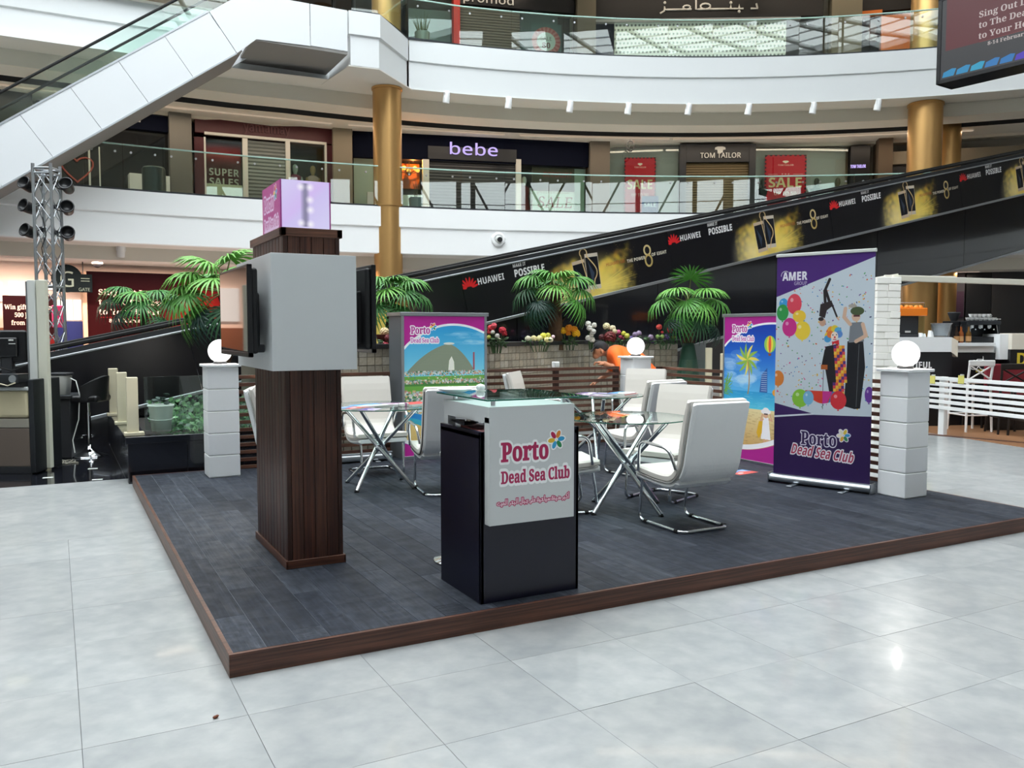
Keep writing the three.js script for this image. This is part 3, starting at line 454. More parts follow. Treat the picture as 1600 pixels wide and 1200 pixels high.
  { const p = b.world(...b.at(641, 268), -0.35), t = thing('chandelier', 'warm glowing chandelier behind the navy shop window', 'chandelier', p.toArray()); mesh('stem', [cyl(0.02, 0.02, 1.0, 0, 0.45, 0, 8), ball(0.08, 0, 0.0, 0), ...[0, 1, 2, 3, 4].map((i) => rod([0, 0, 0], [0.3 * Math.cos(i * 1.257), 0.06, 0.3 * Math.sin(i * 1.257)], 0.012, 6))], M.darkMetal, t); for (let i = 0; i < 5; i++) mesh('lamp', ball(0.075, 0.3 * Math.cos(i * 1.257), 0.13, 0.3 * Math.sin(i * 1.257), 12), std(0x402010, 0.4, { emissive: 0xffa040, emissiveIntensity: 3 }), t); const l = new T.PointLight(0xff9a40, 6, 8); l.position.set(0, 0.3, 0.35); l.castShadow = true; t.add(l); }
  { const p = b.world(...b.at(643, 333), 1.3), t = thing('planter_pot', 'tall grey tapered pot beside the gold column on the middle gallery', 'pot', [p.x, 5, p.z]); mesh('pot', lathe([[0.001, 0], [0.2, 0], [0.27, 0.7], [0.24, 0.7], [0.22, 0.62], [0.001, 0.62]], 4), std(0x55696a, 0.6), t); t.rotation.y = 0.6; mesh('stem', [0, 1, 2].map((i) => sweep([V(0.05 * i - 0.05, 0.6, 0), V(0.1 * i - 0.1, 1.0, 0.02), V(0.22 * i - 0.22, 1.25, 0)], (q) => 0.012 - 0.008 * q, 5)), std(0x3f4a2c, 0.8), t); }
  for (const [px, c, l] of [[822, 0x7c1a1c, 'shop manikin in dark red left of the sale lettering'], [842, 0x8e2a20, 'second shop manikin in red nearer the sale lettering']]) { const p = b.world(...b.at(px, 322), -0.3); manikin(p.x, 5.02, p.z, b.turn, l, std(c, 0.7)); }
  b.print('window_poster', canvasTex(360, 330, (g, w, h) => { g.fillStyle = '#4a463c'; g.fillRect(0, 0, w, 200); g.fillStyle = '#d5dcd2'; g.fillRect(0, 180, w, 150); words(g, 'account', 210, 70, 66, '#a83a36', { font: SERIF, italic: 0.2, align: 'center' }); words(g, 'performance', 180, 196, 52, '#a07a70', { font: SERIF, italic: 0.2, align: 'center', w: 280 }); words(g, 'SALE', 190, 306, 116, '#8e4238', { font: SERIF, italic: 0.15, align: 'center', w: 300 }); }), 832, 262, 898, 329, -0.05, 'window sheet with slanted red SALE lettering in the navy shop', 'poster');
  pillarBay(W1, 5, 918, 948, std(0x6c645a, 0.8));
  b = bay('shopfront', 'grey shop front with red sale posters either side of a brown roller shutter', W1, 5, 948, 1326);
  b.put('wall', mPanel, 948, 226, 1063, 336, -0.5, -0.35); b.put('wall', mPanel, 1178, 228, 1326, 336, -0.5, -0.35); b.put('window_pane', M.glass, 950, 232, 1060, 334, 0.0, 0.012); b.put('window_pane', M.glass, 1180, 232, 1324, 334, 0.0, 0.012);
  b.put('door_frame', M.charcoal, 1061, 226, 1071, 336, -0.3, 0.14); b.put('door_frame', M.charcoal, 1169, 226, 1179, 336, -0.3, 0.14); b.put('fascia', M.charcoal, 1068, 226, 1172, 254, -0.3, 0.12); shut(b, mShutBrown, 1071, 254, 1169, 336, 0.0, 0.085);
  sign(b, 'TOM TAILOR', 1093, 240, 1156, 248, 0.13, mLetter); { const [x, y] = b.at(1124, 235); mesh('shirt_emblem', poly([[-0.14, 0.07], [-0.07, 0.1], [0.07, 0.1], [0.14, 0.07], [0.15, 0.0], [0.08, -0.01], [0.07, -0.1], [-0.07, -0.1], [-0.08, -0.01], [-0.15, 0.0]].map(([a, c]) => [a * 1.2, c]), 0.03).translate(x, y, 0.125), mLetter, b.o); }
  b.print('window_poster', saleRed, 976, 245, 1025, 332, -0.12, 'red SALE poster in the window left of the brown shutter', 'poster'); b.print('window_poster', saleRed, 1196, 241, 1261, 330, -0.12, 'red SALE poster in the window right of the brown shutter', 'poster'); b.print('window_poster', saleBlue, 1003, 306, 1029, 333, -0.05, 'small blue SALE card low in the window beside the red poster', 'poster');
  for (const px of [1194, 1278, 1311]) { const p = b.world(...b.at(px, 330), -0.2); manikin(p.x, 5, p.z, b.turn, `shop manikin in dark clothes ${px < 1200 ? 'left of the right hand red poster' : px < 1300 ? 'just right of the right hand red poster' : 'nearest the purple lit sign'}`, std(0x24262a, 0.7), std(0x3d3c3a, 0.6)); }
  b = bay('shopfront', 'narrow dark shop panel with small purple glowing letters', W1, 5, 1328, 1358);
  b.put('wall', M.blackSatin, 1328, 228, 1358, 336, -0.4, 0.05); sign(b, 'TOM TAILOR', 1328, 258, 1352, 263, 0.06, mPurple, fBold);
  pillarBay(W1, 5, 1362, 1384, std(0x5b4d3e, 0.8));
  b = bay('shopfront', 'dark unlit shop front seen beside the right hand gold columns', W1, 5, 1384, 1640); b.put('wall', M.charcoal, 1384, 240, 1640, 345, -0.5, 0); b.put('fascia', M.tan, 1384, 232, 1640, 252, 0, 0.1);
  pillarBay(W1, 5, -80, 60, M.charcoal);
}
{ // top gallery
  let b = bay('shopfront', 'dark glazed shop front behind the left end of the top gallery', W2, 9.7, 380, 636);
  b.put('wall', M.navy, 380, -90, 636, 80, -0.5, -0.2); for (const x of [450, 521, 552]) b.put('window_frame', M.darkMetal, x, -90, x + 3, 80, -0.2, 0.05); b.put('window_pane', M.glassDark, 385, -60, 630, 75, -0.15, -0.1);
  b = bay('shopfront', 'black shop front with pale round lettering and a bright red post', W2, 9.7, 636, 897);
  b.put('wall', M.blackMatt, 636, -80, 897, 100, -0.7, -0.5); b.put('fascia', M.blackSatin, 718, -80, 897, 15, -0.5, 0.1); sign(b, 'promod', 723, -6, 801, 11, 0.11, mLetter); b.put('post', std(0xd0403a, 0.5), 708, -80, 718, 95, -0.3, 0.12); shut(b, std(0x5a574c, 0.5), 719, 15, 812, 95, 0.0, 0.09); b.put('display_screen', std(0x68757a, 0.6), 640, 10, 706, 95, -0.4, -0.3); b.put('display_screen', std(0x56666a, 0.6), 814, 15, 874, 95, -0.3, -0.2); b.put('window_pane', M.glass, 638, -40, 706, 92, 0, 0.012); b.put('window_pane', M.glass, 814, 16, 894, 95, 0, 0.012);
  b.print('window_poster', canvasTex(256, 256, (g) => { g.fillStyle = '#5f7276'; g.fillRect(0, 0, 256, 256); for (let i = 0; i < 40; i++) { g.save(); g.translate(128, 150); g.rotate(i / 40 * 2 * Math.PI); g.fillStyle = i % 2 ? '#d88a88' : '#c65a5c'; g.fillRect(76, -9, 44, 18); g.restore(); } disc(g, 128, 150, 78, 78, '#dfe2df'); words(g, 'SALE', 128, 140, 44, '#6a5a58', { align: 'center' }); words(g, '80', 128, 205, 66, '#7c3a40', { bold: true, align: 'center' }); }), 830, 36, 878, 84, -0.06, 'round red and white SALE 80 sticker in the top gallery window', 'sticker');
  { const p = b.world(...b.at(645, 72), 2.4), t = thing('planter_pot', 'tall shiny green grey pot with spiky leaves on the top gallery', 'pot', [p.x, 9.7, p.z]); mesh('pot', lathe([[0.001, 0], [0.16, 0], [0.23, 0.85], [0.2, 0.85], [0.18, 0.78], [0.001, 0.78]], 24), std(0x8a9a8c, 0.25, { metalness: 0.5 }), t); const l = []; for (let i = 0; i < 26; i++) { const a = rnd(0, 6.28), s = rnd(0.1, 0.32); l.push(rod([0.08 * Math.cos(a), 0.78, 0.08 * Math.sin(a)], [s * Math.cos(a), rnd(1.1, 1.4), s * Math.sin(a)], 0.018, 5, 0.003)); } mesh('leaves', l, std(0x4c5a2c, 0.7), t); }
  pillarBay(W2, 9.7, 897, 925, std(0x6a6455, 0.8), 3.4);
  b = bay('shopfront', 'wide black fascia with large arabic lettering above a white dotted screen', W2, 9.7, 925, 1286);
  b.put('wall', M.navy, 925, -80, 960, 100, -0.4, -0.1); b.put('fascia', M.blackMatt, 925, -80, 1286, 29, -0.1, 0.12); b.put('fascia_trim', mPanel, 925, 28, 1250, 34, -0.1, 0.1);
  { const [a, c, d, e] = b.rc(960, 33, 1228, 100); mesh('screen_panel', metric(span(a, c, d, e, -0.1, 0.0)), print(fieldTex(64, 64, (i, x, y) => { const k = Math.floor(y / 32), q = ((x + k * 16) % 32) - 16, r = (y % 32) - 16; return q * q + r * r < 78 ? [112, 128, 122] : [222, 234, 226]; }, [0.26, 0.3]), 0.6), b.o); }
  b.put('wall', M.charcoal, 1228, 29, 1286, 100, -0.1, -0.02);
  { // geometric arabic lettering, right to left
    const ar = arabic('dal gap ba noon stretch heh alefEnd meem stretch zay'), [x0, x1, y0, y1] = b.rc(1029, 6, 1182, 25), k = (x1 - x0) / ar.width; const g = [];
    for (const l of ar.lines) g.push(sweep(l.map(([x, y]) => V(x1 + x * k, y0 + 0.18 + y * (y1 - y0) * 0.95, 0.14)), 0.032, 6)); for (const [x, y] of ar.dots) g.push(ball(0.05, x1 + x * k, y0 + 0.18 + y * (y1 - y0) * 0.95, 0.14, 8)); mesh('sign_lettering', g, mLetter, b.o); }
  pillarBay(W2, 9.7, 1286, 1332, std(0x75705f, 0.8), 3.4);
  b = bay('shopfront', 'orange framed shop front with a dark poster at the right of the top gallery', W2, 9.7, 1332, 1425);
  b.put('wall', M.blackMatt, 1332, -60, 1425, 100, -0.5, -0.3); b.put('fascia', M.blackMatt, 1332, -60, 1425, 18, -0.3, 0.05); b.put('frame_panel', M.orange, 1337, 20, 1343, 90, -0.3, 0.1); b.put('frame_panel', M.orange, 1376, 24, 1424, 90, -0.3, 0.1); b.put('frame_panel', M.orange, 1337, 18, 1378, 26, -0.3, 0.1);
  b.print('window_poster', canvasTex(96, 160, (g, w, h) => { g.fillStyle = '#3a2f33'; g.fillRect(0, 0, w, h); disc(g, 50, 70, 26, 40, '#6e5b58'); disc(g, 46, 125, 34, 24, '#a8a8ac'); }), 1349, 28, 1375, 67, 0.02, 'dark portrait poster inside the orange shop frame', 'poster');
  b = bay('shopfront', 'pale stone wall bay behind the top right gold column', W2, 9.7, 1425, 1660); b.put('wall', M.tan, 1425, -60, 1660, 100, -0.4, 0);
}
// ceiling of the top gallery shops is the roof; the soffit spotlights
function spot(px, py, d, y0, label, turn = 0.3) {
  const p = atDepth(px, py, d), t = thing('ceiling_spotlight', label, 'spotlight', p.toArray(), turn, 'white spotlights under the galleries');
  mesh('bracket', [rbox(0.16, 0.03, 0.1, 0.008, 0, y0 - p.y - 0.015, 0), cyl(0.015, 0.015, Math.max(0.05, y0 - p.y - 0.1), 0, (y0 - p.y) / 2 + 0.04, 0, 8), pipe([[-0.11, -0.02, 0], [-0.11, 0.13, 0], [0.11, 0.13, 0], [0.11, -0.02, 0]], 0.012, 0.03, 6)], M.white, t);
  const can = lathe([[0.001, 0.16], [0.05, 0.16], [0.085, 0.12], [0.09, 0.0], [0.1, -0.02], [0.1, -0.17], [0.09, -0.18], [0.08, -0.14], [0.001, -0.13]], 20); can.rotateX(0.2); mesh('housing', can, M.white, t);
  const ln = cyl(0.078, 0.078, 0.01, 0, -0.15, 0, 18); ln.rotateX(0.2); mesh('lens', ln, M.charcoal, t); return t;
}
[[698, 151, 24.5, 'leftmost of the row of white spotlights under the top gallery, right of the gold column'], [795, 160, 25.0, 'second white spotlight from the gold column under the top gallery'], [891, 166, 25.35, 'third white spotlight from the gold column under the top gallery'], [982, 169, 25.5, 'fourth white spotlight from the gold column under the top gallery'], [1076, 170, 25.65, 'fifth white spotlight from the gold column, above the brown shutter sign'], [1170, 170, 25.65, 'sixth white spotlight under the top gallery, above the right red poster'], [1271, 168, 25.45, 'seventh white spotlight under the top gallery, above the purple sign'], [1372, 163, 25.2, 'last white spotlight under the top gallery before the right gold column']].forEach(([x, y, d, l]) => spot(x, y, d, 8.33, l));
spot(189, 391, 21.9, 3.7, 'single white spotlight under the middle gallery above the dark red wall poster');
// round air nozzles in the lower band
for (const [px, py, l] of [[779, 375, 'round white air nozzle in the white band above the red fan logo'], [925, 391, 'round white air nozzle partly behind the walkway rail']]) {
  const a = arcAngle(C1, C1.R, px), p = onArc(C1, C1.R + 0.04, a), h = atDepth(px, py, p.clone().setY(EYE).sub(eye).dot(fwd)).y, t = thing('air_nozzle', l, 'air nozzle', [p.x, h, p.z], -a);
  const r1 = lathe([[0.1, 0.02], [0.12, 0.09], [0.2, 0.05], [0.21, 0.0], [0.19, 0.0], [0.12, 0.04]], 28); r1.rotateX(Math.PI / 2); mesh('ring', r1, M.white, t); const b2 = ball(0.12, 0, 0, 0.03, 18); mesh('ball', b2, M.white2, t); mesh('outlet', cyl(0.075, 0.075, 0.02, 0.02, -0.02, 0.145, 18, Math.PI / 2, 0.15), M.blackMatt, t);
}
// ---------- ground floor behind the walkway ----------
{
  let b = bay('wall_back', '', W1, 0, -260, 400, null);
  mesh('facing', span(0, b.width, 0, 3.9, -0.5, -0.3), std(0xf0e2d8, 0.8), b.o);
  b.put('wall_panel', std(0xe0c0a6, 0.8), 130, 425, 137, 640, -0.3, 0.15);
  b.put('wall_panel', std(0x1c2b6e, 0.5), 86, 502, 132, 640, -0.3, 0.0); b.put('wall_panel', std(0x8a5b44, 0.7), -200, 512, 86, 640, -0.3, 0.0);
  const lit = std(0x404040, 0.5, { emissive: 0xfff0e4, emissiveIntensity: 1.6 });
  for (const [x0, y0, x1, y1] of [[92, 468, 103, 500], [105, 468, 115, 500], [117, 468, 125, 500], [126, 468, 131, 500], [14, 440, 66, 470], [70, 443, 84, 452], [-40, 440, 5, 470], [-120, 440, -50, 500]]) b.put('lit_window', lit, x0, y0, x1, y1, -0.28, -0.2);
  const p = b.world(...b.at(135, 640), 0.3);
  b.print('wall_poster', canvasTex(1024, 640, (g, w, h) => { g.fillStyle = grad(g, 0, 0, 0, h, [0, '#1c0a10'], [0.4, '#270a0f'], [1, '#360f11']); g.fillRect(0, 0, w, h); const q = g.createRadialGradient(760, 330, 0, 760, 330, 330); q.addColorStop(0, 'rgba(150,30,22,.95)'); q.addColorStop(1, 'rgba(170,30,30,0)'); g.fillStyle = q; g.fillRect(300, 0, 724, h); disc(g, 760, 330, 66, 58, '#3a1c22'); g.strokeStyle = '#6a2a2c'; g.lineWidth = 6; g.strokeRect(690, 280, 140, 130); singOut(g, w, h, 57, 70, 168, '#e4d6cc'); }), 136, 428, 372, 560, 0.1, 'large dark red wall poster with white serif text behind the palms', 'poster');
  b.print('wall_poster', canvasTex(400, 420, (g, w, h) => { g.fillStyle = '#240e13'; g.fillRect(0, 0, w, h); g.fillStyle = '#6a1e20'; g.fillRect(0, 270, w, 150); ['Win gift vouchers', '500 JD that', 'from the City'].forEach((s, i) => words(g, s, 200, 90 + i * 52, 42, '#e6dccf', { font: SERIF, bold: true, align: 'center' })); words(g, 'Terms and conditions apply', 200, 258, 20, '#d87a70', { align: 'center' }); }), 4, 463, 84, 560, 0.4, 'smaller dark red wall poster about gift vouchers behind the kiosk', 'poster');
  const q = b.world(...b.at(108, 457), 0.5), t = thing('hanging_sign', 'dark blue round sign with a pale letter G beside the truss', 'sign', q.toArray(), b.turn);
  mesh('board', [rbox(0.95, 0.5, 0.05, 0.01, 0.05, 0.24, 0), cyl(0.38, 0.38, 0.05, -0.1, 0.36, 0.01, 32, Math.PI / 2)], phys(0x0a1418, 0.9, { specularIntensity: 0.15 }), t); const gl = letters('G', 0.42, 0.02); mesh('lettering', [gl.translate(-0.1, 0.34, 0.035), letters('GATE', 0.09, 0.015).translate(0.32, 0.07, 0.025), ...[0.3, 0.37].map((y) => box(0.22, 0.02, 0.02, 0.35, y, 0.03))], std(0x4c625f, 0.6), t); mesh('hanger', [cyl(0.015, 0.015, 0.9, -0.3, 0.95, 0, 6), cyl(0.015, 0.015, 1.1, 0.3, 1.0, 0, 6)], M.darkMetal, t);
  const pk = b.world(...b.at(82, 512), 1.4), bag = thing('shopping_bag', 'bright pink bag hanging beside the white kiosk posts', 'bag', pk.toArray(), b.turn); mesh('bag', rbox(0.26, 0.58, 0.12, 0.02, 0, 0.29, 0), std(0xd8397c, 0.5), bag); mesh('strap', pipe([[-0.08, 0.56, 0], [-0.08, 0.85, 0], [0.08, 0.85, 0], [0.08, 0.56, 0]], 0.012, 0.06, 6), std(0x1a1214, 0.6), bag);
  b = bay('wall_back', '', W1, 0, 400, 760, null); mesh('facing', span(0, b.width, 0, 3.9, -0.5, 0), M.tan, b.o);
  b = bay('wall_back', '', W1, 0, 760, 1330, null); mesh('facing', span(0, b.width, 0, 3.9, -0.5, 0), M.charcoal, b.o);
  b = bay('wall_back', '', W1, 0, 1330, 1820, null); mesh('facing', span(0, b.width, 0, 3.9, -0.5, 0), M.charcoal, b.o);
  for (const [x0, x1, m] of [[1395, 1452, std(0x6b5a44, 0.7)], [1452, 1470, std(0x5a3e26, 0.6)], [1472, 1504, std(0x4a4850, 0.7)], [1506, 1545, M.blackSatin], [1546, 1620, std(0x36383c, 0.6)]]) b.put('wall_panel', m, x0, 395, x1, 575, 0, 0.25);
  b.put('wall_panel', std(0x3c1f3a, 0.6), 1474, 456, 1503, 496, 0.25, 0.3);
}
{ const p = atHeight(152, 415, 3.3), t = thing('dome_camera', 'small dark dome camera under the middle gallery above the red wall poster', 'camera', [p.x, 3.36, p.z]); mesh('dome', new T.SphereGeometry(0.12, 20, 10, 0, 2 * Math.PI, Math.PI / 2, Math.PI / 2), M.blackSatin, t); mesh('collar', cyl(0.14, 0.14, 0.05, 0, 0.01, 0, 20), M.white2, t); }
{ const p = atDepth(985, 228, 28.4), t = thing('round_sign', 'small round barred sign hanging above the red poster on the middle gallery', 'sign', p.toArray(), -YAW); mesh('ring', [new T.TorusGeometry(0.15, 0.018, 8, 28).scale(0.75, 1.15, 1), rod([-0.08, -0.11, 0], [0.08, 0.11, 0], 0.014, 6)], M.charcoal, t); mesh('wire', cyl(0.004, 0.004, 0.35, 0, 0.32, 0, 5), M.charcoal, t); }
// ---------- lighting truss with six lamps ----------
{
  const p = atDepth(81, 516, 14.2), t = thing('lighting_truss', 'tall aluminium lattice tower carrying black stage lamps behind the walkway', 'truss', [p.x, 0, p.z], -YAW), H = 4.27, w = 0.145;
  for (const [x, z] of [[-w, w], [w, w], [-w, -w], [w, -w]]) mesh('chord', cyl(0.026, 0.026, H, x, H / 2, z, 12), M.alu, t);
  const lace = []; for (let i = 0; i < 9; i++) { const y0 = 0.25 + i * 0.44, y1 = y0 + 0.42; for (const [a, b] of [[[-w, w], [w, w]], [[-w, -w], [w, -w]], [[-w, w], [-w, -w]], [[w, w], [w, -w]]]) lace.push(rod([a[0], y0, a[1]], [b[0], y1, b[1]], 0.009, 6), rod([b[0], y0, b[1]], [a[0], y1, a[1]], 0.009, 6)); }
  mesh('lacing', lace, M.alu, t).userData.kind = 'stuff';
  for (const y of [0.2, 2.28, 4.12, 4.2]) mesh('cross_bar', [rod([-w, y, w], [w, y, w], 0.016), rod([-w, y, -w], [w, y, -w], 0.016), rod([-w, y, w], [-w, y, -w], 0.016), rod([w, y, w], [w, y, -w], 0.016)], M.alu, t);
  mesh('base_plate', rbox(0.6, 0.03, 0.6, 0.01, 0, 0.015, 0), M.alu, t);
  mesh('cable', sweep([V(0, 3.4, 0.16), V(0.05, 3.1, 0.17), V(-0.03, 2.9, 0.17), V(0.02, 2.6, 0.17), V(0.1, 2.45, 0.16)], 0.008, 6), M.rubber, t);
  const lamp = (px, py, s, tilt, label) => {
    const q = atDepth(px, py, 14.15), l = thing('stage_lamp', label, 'stage lamp', q.toArray(), -YAW, 'black stage lamps on the truss');
    const can = lathe([[0.001, -0.11], [0.06, -0.11], [0.085, -0.07], [0.095, 0.0], [0.1, 0.1], [0.112, 0.11], [0.112, 0.13], [0.09, 0.13], [0.085, 0.06], [0.001, 0.05]], 20); can.rotateX(1.1); can.rotateZ(-s * tilt); mesh('can', can, M.blackSatin, l);
    mesh('yoke', pipe([[0, 0.06, -0.09], [-s * 0.14, 0.1, -0.09], [-s * 0.14, -0.02, 0.09], [0, -0.06, 0.09]], 0.009, 0.02, 6), M.blackMatt, l); mesh('clamp', [rod([-s * 0.13, 0.04, 0], [-s * 0.2, 0.04, 0], 0.016), rbox(0.05, 0.07, 0.05, 0.01, -s * 0.2, 0.04, 0)], M.darkMetal, l);
  };
  lamp(45, 291, -1, 0.5, 'stage lamp at the top left of the truss'); lamp(106, 293, 1, 0.3, 'stage lamp at the top right of the truss'); lamp(46, 325, -1, 0.9, 'middle stage lamp on the left of the truss'); lamp(106, 327, 1, 0.9, 'middle stage lamp on the right of the truss'); lamp(48, 363, -1, 0.9, 'lowest stage lamp on the left of the truss'); lamp(107, 367, 1, 0.9, 'lowest stage lamp on the right of the truss');
}
// ---------- kiosk at the left edge ----------
{
  const turn = -YAW, at = (px, py, d) => atDepth(px, py, d);
  const p = at(60, 516, 9.45), k = thing('kiosk_post', 'pair of tall off-white posts side by side at the left edge', 'post', [p.x, 0, p.z], turn);
  mesh('post', rbox(0.085, 2.08, 0.07, 0.006, -0.05, 1.07, 0), M.white2, k); mesh('post', rbox(0.1, 2.08, 0.07, 0.006, 0.055, 1.07, 0.0), std(0xdcdccb, 0.6), k); mesh('edge_strip', rbox(0.03, 2.0, 0.09, 0.004, -0.108, 1.1, -0.03), M.alu, k); mesh('foot', [cyl(0.07, 0.06, 0.05, -0.06, 0.025, 0, 18), cyl(0.03, 0.03, 0.05, 0.06, 0.02, 0, 12)], M.cream, k);
  const c = at(-12, 516, 9.2), cb = thing('service_counter', 'beige service counter with brown base at the left edge', 'counter', [c.x, 0, c.z], turn);
  mesh('plinth', rbox(0.76, 0.08, 0.5, 0.005, 0, 0.04, -0.25), M.charcoal, cb); mesh('lower_panel', rbox(0.72, 0.42, 0.5, 0.01, 0, 0.29, -0.25), std(0x6d6158, 0.6), cb); mesh('band', rbox(0.72, 0.1, 0.5, 0.006, 0, 0.555, -0.25), std(0x9a958a, 0.6), cb); mesh('upper_panel', rbox(0.72, 0.3, 0.5, 0.04, 0, 0.76, -0.24), std(0xcdc3a2, 0.6), cb); mesh('worktop', rbox(0.74, 0.04, 0.52, 0.01, 0, 0.93, -0.24), std(0xbfc4c4, 0.4), cb); mesh('side_panel', rbox(0.06, 1.02, 0.55, 0.01, 0.39, 0.52, -0.27), M.darkMetal, cb);
  const s = at(8, 516, 9.5), sh = thing('till_monitor', 'black till monitor seen from behind with its cables on the left counter', 'monitor', [s.x, 0.952, s.z], turn + 0.1);
  mesh('rear_shell', [rbox(0.46, 0.36, 0.06, 0.03, 0, 0.43, 0), rbox(0.3, 0.22, 0.05, 0.03, 0, 0.42, 0.045)], M.blackSatin, sh); mesh('stand', [rbox(0.12, 0.3, 0.1, 0.02, 0.02, 0.17, 0.0), rbox(0.3, 0.03, 0.22, 0.01, 0, 0.015, 0)], M.charcoal, sh); mesh('badge', [box(0.05, 0.018, 0.004, 0.09, 0.5, 0.072), box(0.07, 0.01, 0.004, 0.1, 0.46, 0.072)], M.white2, sh); mesh('cable', [sweep([V(-0.3, 0.26, 0.05), V(-0.1, 0.22, 0.1), V(0.1, 0.16, 0.09), V(0.24, 0.22, 0.04)], 0.009, 6), sweep([V(0.05, 0.14, 0.08), V(0.16, 0.06, 0.12), V(0.26, 0.1, 0.05)], 0.007, 6)], M.rubber, sh);
  const pc = at(22, 516, 9.3), pb = thing('computer_case', 'small computer case with round rear fan on the left counter', 'computer', [pc.x, 0.952, pc.z + 0.12], turn); mesh('case', rbox(0.28, 0.1, 0.2, 0.006, -0.05, 0.09, 0), M.darkMetal, pb); const fan = cyl(0.04, 0.04, 0.012, 0.03, 0.09, 0.104, 20, Math.PI / 2); mesh('fan', fan, M.alu, pb); mesh('feet', [box(0.3, 0.04, 0.18, -0.05, 0.02, 0)], M.blackMatt, pb); mesh('cable', sweep([V(-0.2, 0.02, 0.14), V(-0.1, 0.05, 0.16), V(0, 0.02, 0.15), V(0.08, 0.05, 0.14)], 0.006, 6), M.cream, pb);
  const d = at(99, 516, 10.6), dc = thing('low_cabinet', 'low dark cabinet behind the white kiosk posts', 'cabinet', [d.x, 0, d.z], turn); mesh('body', rbox(0.36, 0.72, 0.5, 0.01, 0, 0.36, 0), M.charcoal, dc); mesh('top', rbox(0.4, 0.05, 0.54, 0.01, 0, 0.745, 0), M.darkMetal, dc);
  const w = at(92, 516, 10.5), wc = thing('plastic_tub', 'white plastic tub with a dark lid on the low cabinet', 'tub', [w.x, 0.772, w.z], turn); mesh('tub', lathe([[0.001, 0], [0.11, 0], [0.135, 0.23], [0.125, 0.23], [0.1, 0.02], [0.001, 0.02]], 4).rotateY(0.785), M.white2, wc); mesh('lid', rbox(0.24, 0.035, 0.2, 0.012, 0, 0.25, 0), M.charcoal, wc); mesh('cable', sweep([V(0.12, 0.2, 0), V(0.22, 0.17, 0.06), V(0.28, 0, 0.1), V(0.27, -0.3, 0.12), V(0.2, -0.55, 0.14), V(0.24, -0.7, 0.18)], 0.007, 6), M.white2, wc);
  // black bar stool
  const bp = atHeight(140, 712, 0), bs = thing('bar_stool', 'black padded bar stool on a chrome disc base beside the granite planter', 'bar stool', [bp.x, 0, bp.z], turn);
  mesh('base', lathe([[0.001, 0.0], [0.22, 0.0], [0.22, 0.012], [0.1, 0.045], [0.04, 0.1], [0.03, 0.14], [0.001, 0.14]], 32), M.chrome, bs); mesh('pole', [cyl(0.028, 0.028, 0.42, 0, 0.33, 0, 16), cyl(0.02, 0.02, 0.2, 0, 0.6, 0, 16)], M.chrome, bs); mesh('foot_rest', sweep(Array.from({ length: 15 }, (_, i) => V(-0.02 - 0.13 * Math.sin(i / 14 * Math.PI), 0.24, 0.12 * Math.cos(i / 14 * Math.PI))), 0.011, 8), M.chrome, bs);
  const seat = new RoundedBoxGeometry(0.42, 0.09, 0.4, 4, 0.04); seat.translate(0, 0.72, 0); mesh('seat', seat, M.blackSatin, bs);
  const rows = []; for (let i = 0; i <= 6; i++) { const r = []; for (let j = 0; j <= 12; j++) { const a = -1.5 + 3 * j / 12, q = i / 6; r.push(V(0.23 * Math.cos(a) * (1 + 0.12 * q), 0.7 + 0.3 * q * (0.55 + 0.45 * Math.cos(a)), 0.22 * Math.sin(a))); } rows.push(r); } const o2 = rows.map((r) => r.map((v) => V(v.x * 0.84 - 0.01, v.y, v.z * 0.84))); mesh('backrest', [quads(rows), quads(o2), quads([rows[6], o2[6]])], M.blackSatin, bs);
  const cg = []; for (let i = 0; i < 5; i++) { const pts = []; for (let j = 0; j <= 8; j++) pts.push(V(j * 0.032 + rnd(-0.02, 0.02), 0.008, 0.16 * Math.sin(j * 0.9 + i) + rnd(-0.03, 0.03))); cg.push(sweep(pts, 0.0045, 5)); } const cp = atHeight(82, 724, 0); tag(mesh('cable_tangle', cg, std(0x8c897c, 0.7)), 'tangle of pale cables on the black floor beside the white posts', 'cables').position.set(cp.x, 0, cp.z);
}
